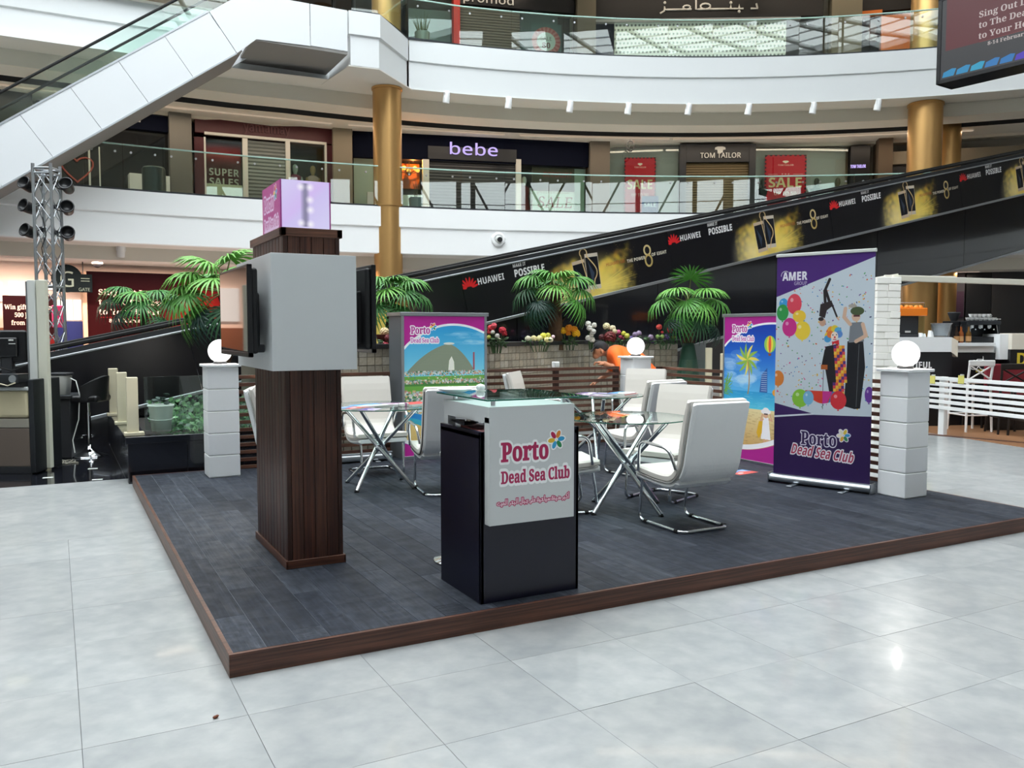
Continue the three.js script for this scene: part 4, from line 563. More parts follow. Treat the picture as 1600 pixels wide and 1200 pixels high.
// ---------- black granite planter with glass screen ----------
{
  const t = thing('granite_planter', 'low black granite planter behind the back left corner of the stage', 'planter', [0.62, 0, -9.42]), L = 1.72, D = 3.3, H = 0.48;
  for (let i = 0; i < 3; i++) mesh('front_panel', span(i * L / 3 + 0.002, (i + 1) * L / 3 - 0.002, 0, H - 0.07, -0.06, 0, 0.003), M.black, t);
  for (let i = 0; i < 3; i++) mesh('side_panel', span(0, 0.06, 0, H - 0.07, -(i + 1) * D / 3 + 0.002, -i * D / 3 - 0.063, 0.003), M.black, t);
  mesh('coping', [span(-0.02, L, H - 0.07, H, -0.2, 0.02, 0.006), span(-0.02, 0.2, H - 0.07, H, -D, -0.2, 0.006)], M.black, t); mesh('soil', span(0.06, L, 0.2, 0.36, -D, -0.06), std(0x1b1712, 0.9), t); mesh('end_panel', span(L - 0.05, L, 0, H - 0.07, -D, -0.06), M.black, t);
  const posts = [[0.685, -9.56, 'nearest white post of the planter glass'], [0.665, -10.75, 'middle white post of the planter glass'], [0.64, -11.9, 'farthest white post of the planter glass']];
  for (const [x, z, l] of posts) { const g = thing('glass_post', `${l}, beside the black bar stool`, 'post', [x, H, z]); mesh('post', rbox(0.11, 0.58, 0.075, 0.008, 0, 0.31, 0, 0, 0, 0.0), M.cream, g); mesh('foot', rbox(0.19, 0.035, 0.13, 0.006, 0.01, 0.018, 0), M.cream, g); }
  const gp = thing('glass_screen', 'clear glass screen standing on the black granite planter', 'glass screen', [0.8, H, -9.56]); mesh('glass_panel', span(0, 1.45, 0.04, 0.6, -0.006, 0.006, 0.002), M.glass, gp); mesh('glass_panel', box(0.012, 0.5, 1.0, -0.06, 0.3, -0.62), M.glass, gp);
  const bk = thing('bucket', 'white plastic bucket with a small plant behind the planter glass', 'bucket', [0.98, H, -9.78]); mesh('bucket', lathe([[0.001, 0], [0.095, 0], [0.125, 0.27], [0.135, 0.27], [0.135, 0.29], [0.118, 0.29], [0.09, 0.02], [0.001, 0.02]], 28), M.white2, bk); mesh('handle', sweep(Array.from({ length: 13 }, (_, i) => V(0.13 * Math.cos(i / 12 * Math.PI), 0.15 - 0.02 * Math.sin(i / 12 * Math.PI), 0.12 * Math.sin(i / 12 * Math.PI))), 0.005, 6), M.white2, bk); const lf = []; for (let i = 0; i < 14; i++) { const a = rnd(0, 6.3); lf.push(place(new T.SphereGeometry(0.035, 6, 4).scale(1, 0.25, 0.7), 0.06 * Math.cos(a), rnd(0.3, 0.4), 0.06 * Math.sin(a), rnd(-0.6, 0.6), a, 0)); } mesh('plant', lf, std(0x2e3f3a, 0.6), bk);
  // ivy filling the planter
  const leaf = (x, y, z, s) => { const g = poly([[0, 0], [0.3, 0.28], [0.62, 0.2], [0.5, 0.5], [0.7, 0.75], [0.32, 0.78], [0, 1.15], [-0.32, 0.78], [-0.7, 0.75], [-0.5, 0.5], [-0.62, 0.2], [-0.3, 0.28]], 0.02); g.scale(s, s, s); return place(g, x, y, z, rnd(-1.4, -0.2), rnd(-1.2, 1.2), rnd(-0.8, 0.8)); };
  const gs = [[], [], []]; for (let i = 0; i < 1200; i++) { const x = rnd(1.05, 2.3), z = rnd(-12.2, -9.75), k = 0.2 + 0.12 * Math.sin(3 * x) * Math.cos(2 * z); gs[i % 3].push(leaf(x, rnd(0.34, 0.44 + k), z, rnd(0.03, 0.06))); }
  gs.forEach((g, i) => { const m = tag(mesh('ivy', g, std([0x22452a, 0x356038, 0x5a8554][i], 0.55)), ['dark green ivy leaves filling the granite planter', 'mid green ivy leaves among the darker ones in the granite planter', 'pale green ivy leaves scattered over the granite planter'][i], 'ivy'); m.userData.kind = 'stuff'; });
}
// ---------- brick planter with palms and flowers ----------
const brickPath = [V(2.36, 0, -9.42), V(3.3, 0, -9.62), V(5.26, 0, -10.22), V(7.39, 0, -11.45), V(8.97, 0, -11.06)];
{
  const t = thing('brick_planter', 'long raised planter faced with small beige stone blocks and a dark coping', 'planter', [0, 0, 0]), H = 1.345, bh = 0.098, bw = 0.098;
  const stone = fieldTex(256, 256, (i) => mixc([176, 170, 156], [204, 198, 184], 0.5 + 1.4 * (nFine[((i >> 8) * 512) + (i & 255)] - 0.5)), [0.4, 0.4]), mats = [0xffffff, 0xf2eee8, 0xe6e3dd, 0xd6d3ce, 0xf8f2e8].map((c) => std(c, 0.85, { map: stone })), lower = []; let n = 0;
  const geo = [0, 1, 2].map((k) => metric(rbox(bw - 0.006, bh - 0.006, 0.05, 0.004)));
  for (let s = 0; s < brickPath.length - 1; s++) {
    const a = brickPath[s], b = brickPath[s + 1], L = a.distanceTo(b), ang = -Math.atan2(b.z - a.z, b.x - a.x), k = Math.floor(L / bw), u = b.clone().sub(a).normalize();
    for (let r = 0; r < 13; r++) for (let i = 0; i < k; i++) {
      const y = H - (r + 0.5) * bh, p = a.clone().addScaledVector(u, (i + 0.5) * L / k), out = rnd(0.0, 0.006);
      if (r < 4 && n < 296) { const m = mesh('brick', geo[i % 3], mats[Math.floor(rnd(0, 5))], t); m.position.set(p.x + out * Math.sin(ang), y, p.z + out * Math.cos(ang)); m.rotation.y = ang; m.scale.x = L / k / bw; n++; }
      else lower.push(place(metric(box(bw * 0.95, bh - 0.006, 0.05)), p.x, y, p.z, 0, ang, 0));
    }
    mesh('coping', place(span(-L / 2 - 0.03, L / 2 + 0.03, 0, 0.055, -0.22, 0.06, 0.006), (a.x + b.x) / 2, H, (a.z + b.z) / 2, 0, ang, 0), std(0x2b2a2b, 0.45), t);
    mesh('core', place(span(-L / 2, L / 2, 0, H, -0.1, -0.012, 0.002), (a.x + b.x) / 2, 0, (a.z + b.z) / 2, 0, ang, 0), std(0x7d766a, 0.9), t);
  }
  const low = mesh('lower_bricks', lower, mats[2], t); low.userData.kind = 'stuff';
  mesh('soil', place(poly([[2.36, 9.5], [3.3, 9.7], [5.26, 10.3], [7.39, 11.5], [8.9, 11.15], [8.9, 12.7], [2.36, 12.7]], 0.06), 0, 1.2, 0, -Math.PI / 2), std(0x241d16, 0.95), t);
  for (const [x, z] of [[8.86, -11.1], [2.36, -9.5]]) mesh('end_wall', span(x, x + 0.06, 0, H, -12.7, z), std(0x8f887a, 0.85), t);
}
{ // low grey ramp wall with glass screen and two white posts to its right
  const p = atDepth(1065, 516, 13.9), t = thing('ramp_wall', 'low grey sloping wall beside the green palm pot', 'wall', [p.x, 0, p.z], -YAW); mesh('panel', poly([[0, 0], [0.4, 0], [0.4, 1.39], [0, 1.25]], 0.1).translate(0, 0, -0.1), std(0x8b8e90, 0.6), t);
  for (const [px, d, h, l] of [[1108, 13.2, 1.29, 'white post beyond the side fence, left of the poster frame'], [1132, 12.2, 1.23, 'white post half hidden behind the poster frame']]) { const q = atDepth(px, 516, d), g = thing('glass_post', l, 'post', [q.x, 0, q.z], -YAW); mesh('post', rbox(0.095, h - 0.5, 0.075, 0.008, 0, 0.5 + (h - 0.5) / 2, 0), M.cream, g); mesh('base_wall', rbox(0.5, 0.5, 0.2, 0.01, 0, 0.25, 0), M.blackSatin, g); }
  const a = atDepth(1066, 516, 13.4), g = thing('glass_screen', 'glass screen beside the brick planter behind the side fence', 'glass screen', [a.x, 0, a.z], -YAW); mesh('glass_panel', span(0, 0.42, 0.55, 1.1, -0.006, 0.006, 0.002), M.glass, g); mesh('base', rbox(0.46, 0.54, 0.16, 0.01, 0.21, 0.27, 0), M.blackSatin, g);
}
// fan palms
function fan(R, droop, n = 26, sweepA = 2.35) {
  const pos = [], idx = [];
  for (let i = 0; i < n; i++) {
    const a = -sweepA + 2 * sweepA * i / (n - 1), len = R * (0.72 + 0.28 * Math.cos(a * 0.62)), dx = Math.cos(a), dz = Math.sin(a), k0 = pos.length / 3, seg = 4;
    for (let s = 0; s <= seg; s++) { const q = s / seg, w = 0.021 * R / 0.45 * (s === 0 ? 0.35 : s === seg ? 0.05 : 1.15 - 0.75 * q), y = -droop * len * q * q * q - 0.02 * (i % 2), r = len * q * (1 - 0.22 * droop * q * q); pos.push(r * dx - dz * w, y - 0.25 * w, r * dz + dx * w, r * dx, y + 0.35 * w, r * dz, r * dx + dz * w, y - 0.25 * w, r * dz - dx * w); }
    for (let s = 0; s < seg; s++) { const a0 = k0 + s * 3; for (const j of [0, 1]) idx.push(a0 + j, a0 + j + 1, a0 + j + 3, a0 + j + 1, a0 + j + 4, a0 + j + 3); }
  }
  const g = new T.BufferGeometry(); g.setAttribute('position', new T.Float32BufferAttribute(pos, 3)); g.setIndex(idx); g.computeVertexNormals(); return g;
}
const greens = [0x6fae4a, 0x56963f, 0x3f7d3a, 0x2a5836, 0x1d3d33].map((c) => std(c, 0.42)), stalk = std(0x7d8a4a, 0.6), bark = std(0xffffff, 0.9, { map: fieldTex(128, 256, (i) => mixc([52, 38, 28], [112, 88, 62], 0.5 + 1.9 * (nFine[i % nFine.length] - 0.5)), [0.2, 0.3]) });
function palm(label, px, py, d, base, R, fronds, trunkR = 0.09, lean = 0) {
  const c = atDepth(px, py, d), t = thing('fan_palm', label, 'palm', [c.x, base, c.z], -YAW), h = c.y - base;
  const pts = Array.from({ length: 9 }, (_, i) => V(lean * (1 - i / 8) ** 2, h * i / 8, 0)); const tr = metric(sweep(pts, (q) => trunkR * (1.25 - 0.55 * q + 0.06 * Math.sin(q * 40)), 12)); mesh('trunk', tr, bark, t);
  const stubs = []; for (let i = 0; i < 16; i++) { const a = i * 2.4, y = h * (0.45 + 0.5 * i / 16); stubs.push(rod([trunkR * 0.7 * Math.cos(a), y, trunkR * 0.7 * Math.sin(a)], [trunkR * 1.5 * Math.cos(a), y + 0.09, trunkR * 1.5 * Math.sin(a)], 0.018, 5, 0.006)); } mesh('leaf_stubs', stubs, std(0x4a3423, 0.9), t).userData.kind = 'stuff';
  for (const [az, el, len, tone, droop, sc = 1] of fronds) {          // azimuth from the view's right, elevation of the stalk
    const f = new T.Group(); f.name = numbered('frond'); const ex = V(Math.cos(az) * Math.cos(el), Math.sin(el), Math.sin(az) * Math.cos(el));
    f.position.set(0, h, 0); t.add(f);
    mesh('stalk', sweep([V(0, -0.05, 0), ex.clone().multiplyScalar(len * 0.5).add(V(0, 0.02, 0)), ex.clone().multiplyScalar(len)], 0.009, 5), stalk, f);
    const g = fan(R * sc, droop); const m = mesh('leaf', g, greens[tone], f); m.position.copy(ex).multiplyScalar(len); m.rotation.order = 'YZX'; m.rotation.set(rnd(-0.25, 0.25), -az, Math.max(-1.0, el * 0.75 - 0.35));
  }
  return t;
}
const P = Math.PI;
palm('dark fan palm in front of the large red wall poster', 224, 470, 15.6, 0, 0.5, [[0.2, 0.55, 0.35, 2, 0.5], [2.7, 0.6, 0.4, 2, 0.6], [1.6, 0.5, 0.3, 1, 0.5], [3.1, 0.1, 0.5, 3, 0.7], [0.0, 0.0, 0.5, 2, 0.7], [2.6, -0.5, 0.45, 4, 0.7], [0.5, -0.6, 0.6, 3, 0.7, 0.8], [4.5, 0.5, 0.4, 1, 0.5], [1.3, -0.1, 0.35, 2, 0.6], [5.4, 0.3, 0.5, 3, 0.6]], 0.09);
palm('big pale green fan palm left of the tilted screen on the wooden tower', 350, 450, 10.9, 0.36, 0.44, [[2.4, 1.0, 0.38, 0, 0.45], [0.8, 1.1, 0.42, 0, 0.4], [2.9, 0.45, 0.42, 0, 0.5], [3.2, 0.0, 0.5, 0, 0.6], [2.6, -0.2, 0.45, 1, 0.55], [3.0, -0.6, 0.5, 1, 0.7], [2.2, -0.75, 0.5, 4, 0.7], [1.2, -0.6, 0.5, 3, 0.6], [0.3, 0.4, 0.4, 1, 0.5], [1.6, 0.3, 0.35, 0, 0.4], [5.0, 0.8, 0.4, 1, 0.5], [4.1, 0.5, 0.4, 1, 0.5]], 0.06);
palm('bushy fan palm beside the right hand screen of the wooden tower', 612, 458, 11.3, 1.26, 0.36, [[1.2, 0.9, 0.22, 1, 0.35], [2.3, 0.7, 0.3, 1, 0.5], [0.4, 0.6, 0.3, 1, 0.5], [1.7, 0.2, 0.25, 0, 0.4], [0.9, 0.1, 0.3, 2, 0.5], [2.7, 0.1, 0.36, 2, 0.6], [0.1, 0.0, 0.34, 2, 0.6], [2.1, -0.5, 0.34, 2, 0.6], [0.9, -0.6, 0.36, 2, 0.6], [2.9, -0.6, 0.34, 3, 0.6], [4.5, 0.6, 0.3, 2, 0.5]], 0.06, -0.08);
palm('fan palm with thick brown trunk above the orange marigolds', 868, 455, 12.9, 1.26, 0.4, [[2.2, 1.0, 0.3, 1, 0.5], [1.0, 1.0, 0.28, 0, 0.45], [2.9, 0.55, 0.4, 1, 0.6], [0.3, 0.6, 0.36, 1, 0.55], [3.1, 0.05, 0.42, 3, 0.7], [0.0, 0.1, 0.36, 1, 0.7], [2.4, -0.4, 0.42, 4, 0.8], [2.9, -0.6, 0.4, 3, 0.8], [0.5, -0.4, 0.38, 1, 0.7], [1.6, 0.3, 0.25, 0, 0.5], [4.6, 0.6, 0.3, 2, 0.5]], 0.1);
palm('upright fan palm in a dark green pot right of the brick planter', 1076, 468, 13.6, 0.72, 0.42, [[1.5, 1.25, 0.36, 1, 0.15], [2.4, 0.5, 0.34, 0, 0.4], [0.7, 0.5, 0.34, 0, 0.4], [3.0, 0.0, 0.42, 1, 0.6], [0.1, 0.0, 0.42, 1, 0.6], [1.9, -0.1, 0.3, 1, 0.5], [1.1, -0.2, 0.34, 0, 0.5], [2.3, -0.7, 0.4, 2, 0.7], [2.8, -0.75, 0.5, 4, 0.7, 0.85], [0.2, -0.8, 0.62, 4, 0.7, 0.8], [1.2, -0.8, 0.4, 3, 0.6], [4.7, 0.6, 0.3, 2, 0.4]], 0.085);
{ const c = atDepth(1076, 516, 13.6), t = thing('palm_pot', 'dark green pot and wrapped base of the upright palm', 'pot', [c.x, 0, c.z]); mesh('pot', lathe([[0.001, 0], [0.16, 0], [0.2, 0.5], [0.18, 0.86], [0.1, 1.3], [0.085, 1.36], [0.08, 1.3], [0.001, 0.7]], 24), std(0x1f4a3a, 0.5), t); }
// flower bunches along the coping
function bloom(r, n, petal = 0.42) { const l = []; for (let i = 0; i < n; i++) { const y = 1 - 1.75 * (i + 0.5) / n, a = i * 2.39996, q = Math.sqrt(Math.max(0, 1 - y * y)), g = new T.SphereGeometry(r * petal, 6, 4); g.scale(1, 0.28, 0.8); g.rotateX(rnd(-0.6, 0.6)); const d = V(q * Math.cos(a), y, q * Math.sin(a)); g.applyQuaternion(new T.Quaternion().setFromUnitVectors(V(0, 1, 0), d)); g.translate(d.x * r * 0.72, d.y * r * 0.72, d.z * r * 0.72); l.push(g); } return join(l); }
const bloomGeo = [bloom(1, 26), bloom(1, 40, 0.3), bloom(1, 16, 0.55)], leafM = std(0x3c5a34, 0.6), bm = new Map();
const bcol = (c) => bm.get(c) ?? bm.set(c, std(c, 0.6)).get(c);
function bunch(label, px, d, list, green = true) {       // list: [dx px, py, radius px, colour, kind]
  const s = d / FOCAL, c = atDepth(px, 536, d), t = thing('flower_bunch', label, 'flowers', [c.x, 1.36, c.z], -YAW);
  const st = []; for (const [dx, py, r, col, k = 0] of list) { const p = atDepth(px + dx, py, d), y = p.y - 1.36, m = mesh('bloom', bloomGeo[k], bcol(col), t); m.position.set(dx * s, y, rnd(-0.04, 0.06)); m.scale.setScalar(r * s); m.rotation.y = rnd(0, 6); st.push(rod([dx * s * 0.5, -0.1, 0], [dx * s, y, 0], 0.007, 5)); }
  if (green) for (let i = 0; i < 16; i++) { const a = rnd(0, 6.28), w = (Math.max(...list.map((l) => Math.abs(l[0]))) + 6) * s; st.push(place(new T.SphereGeometry(0.05, 6, 4).scale(0.9, 0.2, 0.5), w * Math.cos(a) * rnd(0.3, 1), rnd(-0.02, 0.1), rnd(-0.02, 0.08), rnd(-0.8, 0.8), a, rnd(-0.8, 0.8))); }
  mesh('foliage', st, leafM, t).userData.kind = 'stuff';
}
bunch('dark red flowers with small white ones left of the tall poster box', 594, 10.25, [[-11, 536, 7, 0x8c1026], [9, 541, 8, 0xa01630], [-8, 546, 6, 0x8c1026], [0, 534, 3.5, 0xe8e2cc, 2], [5, 536, 3, 0xe8e2cc, 2], [13, 528, 6, 0x6c1420]]);
{ const c = atDepth(601, 530, 10.5), t = thing('flower_basket', 'dark red basket holding a cream rose left of the poster box', 'basket', [c.x, 1.4, c.z]); mesh('basket', lathe([[0.001, 0], [0.08, 0], [0.11, 0.11], [0.1, 0.11], [0.001, 0.06]], 18), std(0x5a2018, 0.8), t); const b = mesh('rose', bloomGeo[1], bcol(0xe6cfa0), t); b.scale.setScalar(0.07); b.position.y = 0.14; }
bunch('red roses with white blossoms right of the poster box', 776, 11.2, [[-9, 513, 6, 0xc42434, 2], [-4, 509, 5, 0xd8505c, 2], [-11, 519, 4, 0xb01c2c, 2], [9, 516, 6, 0xc8283c, 2], [12, 521, 5, 0xb01c2c, 2], [-6, 519, 4, 0xe8e4d8], [1, 525, 4.5, 0xe8e0dc], [3, 531, 4, 0xe4e4c8], [-12, 527, 4, 0xb8bc50]]);
bunch('low row of cream and pale yellow blossoms on the brick planter', 842, 12.0, [[-17, 529, 5.5, 0xdcd8bc, 1], [-8, 529, 6, 0xe0d49c, 1], [1, 529, 6, 0xe6dc9c], [7, 525, 6, 0xd8d44c], [14, 525, 6, 0xc2c04a], [18, 531, 5, 0xe8e0c0], [12, 531, 5, 0xe8dc98], [22, 526, 3, 0xf0d0d8, 2]]);
bunch('bright orange and yellow marigolds below the brown palm trunk', 892, 12.9, [[-12, 517, 7, 0xf0b810, 1], [-3, 513, 7.5, 0xf09420, 1], [5, 515, 7, 0xf09a18, 1], [8, 521, 8, 0xf4bc18, 1], [-4, 521, 5, 0xe88c18, 1]]);
bunch('tall spray of white blossoms left of the stooping person', 923, 13.3, [[-4, 506, 5, 0xf2f0e8, 2], [5, 508, 4.5, 0xf0eee4, 2], [-2, 513, 5, 0xf2f0e8, 2], [3, 518, 5, 0xf0eee6, 2], [1, 523, 4, 0xf0eee6, 2], [-4, 528, 5, 0xf2efe4, 2], [2, 531, 5, 0xf0eadc, 2]], false);
bunch('cream blooms above a large burgundy bloom behind the stooping person', 952, 13.4, [[-4, 510, 7, 0xe6dcb0, 1], [5, 513, 6, 0xe2d4b0, 1], [8, 518, 5, 0xd8caa0, 1], [1, 527, 12, 0x6c1c1c, 1], [-12, 527, 6, 0x5a2428, 1]]);
bunch('pink and yellow green blossoms right of the burgundy bloom', 970, 13.5, [[-4, 519, 4.5, 0xd0608c], [4, 521, 4.5, 0xc8c648], [9, 525, 5, 0xc2c048], [-1, 527, 4, 0x8c1c40], [3, 529, 4, 0x7c1838]]);
bunch('purple blossoms around the rear globe lamp', 1002, 13.6, [[-15, 530, 6, 0x5a4880], [-10, 523, 5, 0x8c7898], [-4, 521, 5, 0x9c88a4], [14, 527, 5, 0xa08ca8], [17, 532, 5, 0x6a4a8c], [-17, 535, 5, 0x3c2c6a]]);
bunch('red carnations with purple blossoms at the planter right end', 1038, 13.5, [[-9, 511, 5, 0xe05048, 2], [7, 516, 6.5, 0xb82834, 1], [-4, 519, 2.5, 0xd83c40, 2], [4, 526, 6, 0x6a4890], [-11, 526, 4, 0x8cae5c], [-4, 526, 4, 0x9ab464], [14, 527, 4, 0x9a8c40]]);
// ---------- the stage ----------
const DECK = 0.107, SX0 = 0.648, SX1 = 6.985, SZ0 = -3.903, SZ1 = -9.29;
const brownMap = woodMap([54, 30, 22], [102, 64, 48], [0.35, 1.1]), deckMap = fieldTex(512, 512, (i) => { const c = mixc([34, 38, 46], [64, 69, 79], 0.5 + 1.2 * (nStreak[i] - 0.5) + 0.9 * (nFine[i] - 0.5)), k = Math.max(0, nStreak[i] - 0.66) * Math.max(0, nBig[i] - 0.42) * 900; return c.map((v) => Math.min(150, v + k)); }, [0.4, 1.4]), deckRough = fieldTex(256, 256, (i) => { const v = 118 + 90 * nFine[((i >> 8) * 512 + (i & 255)) % nFine.length]; return [v, v, v]; }, [0.9, 0.9], false);
const brown = [0xffffff, 0xd8ccc6, 0xf0dfd6, 0xbcaea8].map((c) => std(c, 0.42, { map: brownMap })), brownAlong = [0xffffff, 0xe8dcd6].map((c) => std(c, 0.4, { map: turned(woodMap([64, 38, 28], [122, 80, 60], [0.35, 1.1])) })), deckM = [0xffffff, 0xe0e2e6, 0xbfc3ca, 0xf2f2f2, 0xcdd1d9].map((c) => phys(c, 1, { map: deckMap, roughnessMap: deckRough, specularIntensity: 0.5 }));
{
  const t = thing('display_stage', 'low square wooden stage with dark grey plank floor and brown edge boards', 'stage', [SX0, 0, SZ0]), W = SX1 - SX0, D = SZ0 - SZ1, e = 0.022;
  mesh('edge_board', metric(span(0, W, 0, DECK, -e, 0, 0.002)), brownAlong[1], t); mesh('edge_board', metric(span(0, W, 0, DECK, -D, -D + e, 0.002)), brownAlong[1], t);
  mesh('edge_board', metric(span(0, e, 0, DECK, -D + e, -e, 0.002)), brownAlong[0], t); mesh('edge_board', metric(span(W - e, W, 0, DECK, -D + e, -e, 0.002)), brownAlong[0], t);
  mesh('core', span(e, W - e, 0, DECK - 0.0022, -D + e, -e, 0.0005), std(0x7b8087, 0.8), t);
  const n = 42, pw = (W - 2 * e) / n, pl = 1.22, vars = [0, 1, 2].map((k) => { const g = metric(rbox(pw - 0.0022, 0.012, pl - 0.0022, 0.0008)), u = g.attributes.uv; for (let i = 0; i < u.count; i++) u.setXY(i, u.getX(i) + k * 0.37, u.getY(i) + k * 0.83); return g; });
  for (let i = 0; i < n; i++) { let z = -e, first = true; const off = [0.42, 0.8, 0.14, 0.6, 0.95][i % 5] * pl; while (z > -D + e + 0.01) { const l = Math.min(first ? off : pl, z + D - e); const m = mesh('plank', vars[Math.floor(rnd(0, 3))], deckM[Math.floor(rnd(0, 5))], t); m.position.set(e + (i + 0.5) * pw, DECK - 0.006, z - l / 2); m.scale.z = l / pl; z -= l; first = false; } }
}
// ---------- wooden tower with grey box ----------
const PORTO = (g, x, y, s, c1, c2, halo, { sw = s * 0.16, f2 = 1, gap = 0.92 } = {}) => { // two-line club name with its flower
  for (const p of halo ? [0, 1] : [1]) { words(g, 'Porto', x, y, s, p ? c1 : null, { font: SERIF, bold: true, stroke: p ? (f2 === 2 ? c1 : c1) : halo, sw: p ? s * 0.03 : sw, w: s * 2.15 }); words(g, 'Dead Sea Club', x, y + s * gap, s * 0.66, p ? c2 : null, { font: SERIF, bold: true, stroke: p ? c2 : halo, sw: p ? s * 0.015 : sw, w: s * 3.15 }); }
  flower(g, x + s * 2.5, y - s * 0.72, s * 0.38, undefined, halo);
};
{
  const t = thing('display_tower', 'tall square tower of dark brown boards with a big grey box around it', 'tower', [1.215, DECK, -5.17]), W = 0.347, D = 0.893, H = 2.066;
  mesh('core', span(0.02, W - 0.02, 0, H, -D + 0.02, -0.02), M.blackMatt, t);
  const fr = (x0, x1, k) => mesh('board', metric(span(x0 + 0.001, x1 - 0.001, 0.03, H - 0.04, -0.019, 0.0, 0.003)), brown[k], t); fr(0, 0.03, 3); for (let i = 0; i < 4; i++) fr(0.03 + i * 0.072, 0.03 + (i + 1) * 0.072, [0, 2, 0, 1][i]); fr(W - 0.029, W, 3);
  for (let i = 0; i < 10; i++) { const z = -0.02 - i * 0.0855; mesh('board', metric(span(0, 0.02, 0.03, H - 0.04, z - 0.079, z, 0.004)), brown[[1, 3, 0, 1, 3, 1, 0, 3, 1, 3][i]], t); mesh('board', metric(span(W - 0.02, W, 0.03, H - 0.04, z - 0.079, z, 0.004)), brown[i % 4], t); }
  mesh('base_trim', [metric(span(-0.012, W + 0.012, 0, 0.05, -0.02, 0.013)), metric(span(-0.013, 0.0, 0, 0.05, -D, 0.013)), metric(span(W, W + 0.013, 0, 0.05, -D, 0.013))], brownAlong[1], t);
  mesh('cap_trim', [metric(span(-0.014, W + 0.014, H - 0.05, H, -0.02, 0.014)), metric(span(-0.014, 0.02, H - 0.05, H, -D, 0.014)), metric(span(W - 0.02, W + 0.014, H - 0.05, H, -D, 0.014)), metric(span(0, W, H - 0.02, H - 0.004, -D, 0))], brownAlong[0], t);
  mesh('grey_box', span(-0.09, 0.425, 1.213, 1.906, -0.98, 0.08, 0.002), phys(0xd9dddf, 0.4), t);
}
{ // glowing cube on top
  const t = thing('light_box', 'glowing cube with pale lilac front and magenta left side on top of the wooden tower', 'light box', [1.215, DECK + 2.066, -5.2]), W = 0.298, H = 0.288, D = 0.5;
  const fr = canvasTex(256, 256, (g, w, h) => { g.fillStyle = grad(g, 0, 0, w, h, [0, '#d4cff4'], [0.45, '#d3bdf2'], [0.55, '#cfc4f2'], [1, '#d6d2f6']); g.fillRect(0, 0, w, h); g.fillStyle = grad(g, 100, 0, 150, 0, [0, 'rgba(120,116,150,0)'], [0.45, '#8a86a4'], [0.6, '#8a86a4'], [1, 'rgba(120,116,150,0)']); g.fillRect(100, 14, 50, 230); for (const [x, y] of [[104, 34], [150, 34], [150, 100], [152, 154], [104, 226], [152, 230]]) { const q = g.createRadialGradient(x, y, 0, x, y, 26); q.addColorStop(0, 'rgba(255,255,255,.9)'); q.addColorStop(1, 'rgba(255,250,255,0)'); g.fillStyle = q; g.fillRect(x - 30, y - 30, 60, 60); } });
  const sd = canvasTex(440, 256, (g, w, h) => { g.fillStyle = '#b8328e'; g.fillRect(0, 0, w, h); PORTO(g, 40, 134, 112, '#b8328e', '#b8328e', '#ecd0f2', { sw: 26 }); writeArabic(g, 'hamza kaf ba ra gap meem dal ya noon teh gap seen ya alefEnd ha ya teh gap ain lam maqsura gap jeem ba alefEnd lamEnd', 380, 244, 30, '#ecd0f2', 7); });
  mesh('front_panel', sheet(W, H, W / 2, H / 2, 0.001), glow(fr, 0.95), t); const s1 = sheet(D, H); s1.rotateY(-P / 2); s1.translate(-0.001, H / 2, -D / 2); mesh('side_panel', s1, glow(sd, 0.62), t); const s2 = sheet(D, H); s2.rotateY(P / 2); s2.translate(W + 0.001, H / 2, -D / 2); mesh('side_panel', s2, glow(sd, 0.6), t);
  mesh('shell', [span(0, W, 0, H, -D, 0, 0.004)], std(0xc084c0, 0.5), t); for (const x of [0, W]) mesh('corner_strip', span(x - 0.004, x + 0.004, 0, H, -0.006, 0.004, 0.001), std(0xb0409a, 0.5), t);
  const l = new T.RectAreaLight(0xd8c8ff, 1.2, W, H); l.position.set(W / 2, H / 2, 0.012); l.rotation.y = P; t.add(l); const l2 = new T.RectAreaLight(0xd050b0, 0.8, D, H); l2.position.set(-0.012, H / 2, -D / 2); l2.rotation.y = P / 2; t.add(l2);
}
function tv(label, pos, turn) {     // screen faces +z
  const t = thing('wall_television', label, 'television', pos, turn), W = 0.93, H = 0.545;
  mesh('screen', box(W - 0.03, H - 0.05, 0.004, 0, 0.01, 0.013), phys(0x07070a, 0.03), t);
  mesh('bezel', [rbox(W, 0.016, 0.03, 0.005, 0, H / 2 - 0.008, 0), rbox(W, 0.03, 0.03, 0.005, 0, -H / 2 + 0.015, 0), rbox(0.016, H, 0.03, 0.005, -W / 2 + 0.008, 0, 0), rbox(0.016, H, 0.03, 0.005, W / 2 - 0.008, 0, 0), rbox(W - 0.01, H - 0.01, 0.018, 0.005, 0, 0, -0.003)], M.blackSatin, t);
  mesh('rear_housing', [rbox(W - 0.03, H - 0.04, 0.04, 0.016, 0, 0, -0.03), rbox(W * 0.8, H * 0.6, 0.04, 0.015, 0, -0.05, -0.055)], M.blackMatt, t); mesh('wall_bracket', [rbox(0.4, 0.26, 0.03, 0.006, 0, 0, -0.085), rbox(0.06, 0.05, 0.09, 0.008, W / 2 - 0.14, -H / 2 + 0.05, -0.06)], M.charcoal, t);
  return t;
}
tv('tilted glossy television on the left face of the grey box', [1.012, DECK + 1.567, -5.6], -P / 2);
tv('television seen edge-on at the right face of the grey box', [1.75, DECK + 1.585, -5.55], P / 2);
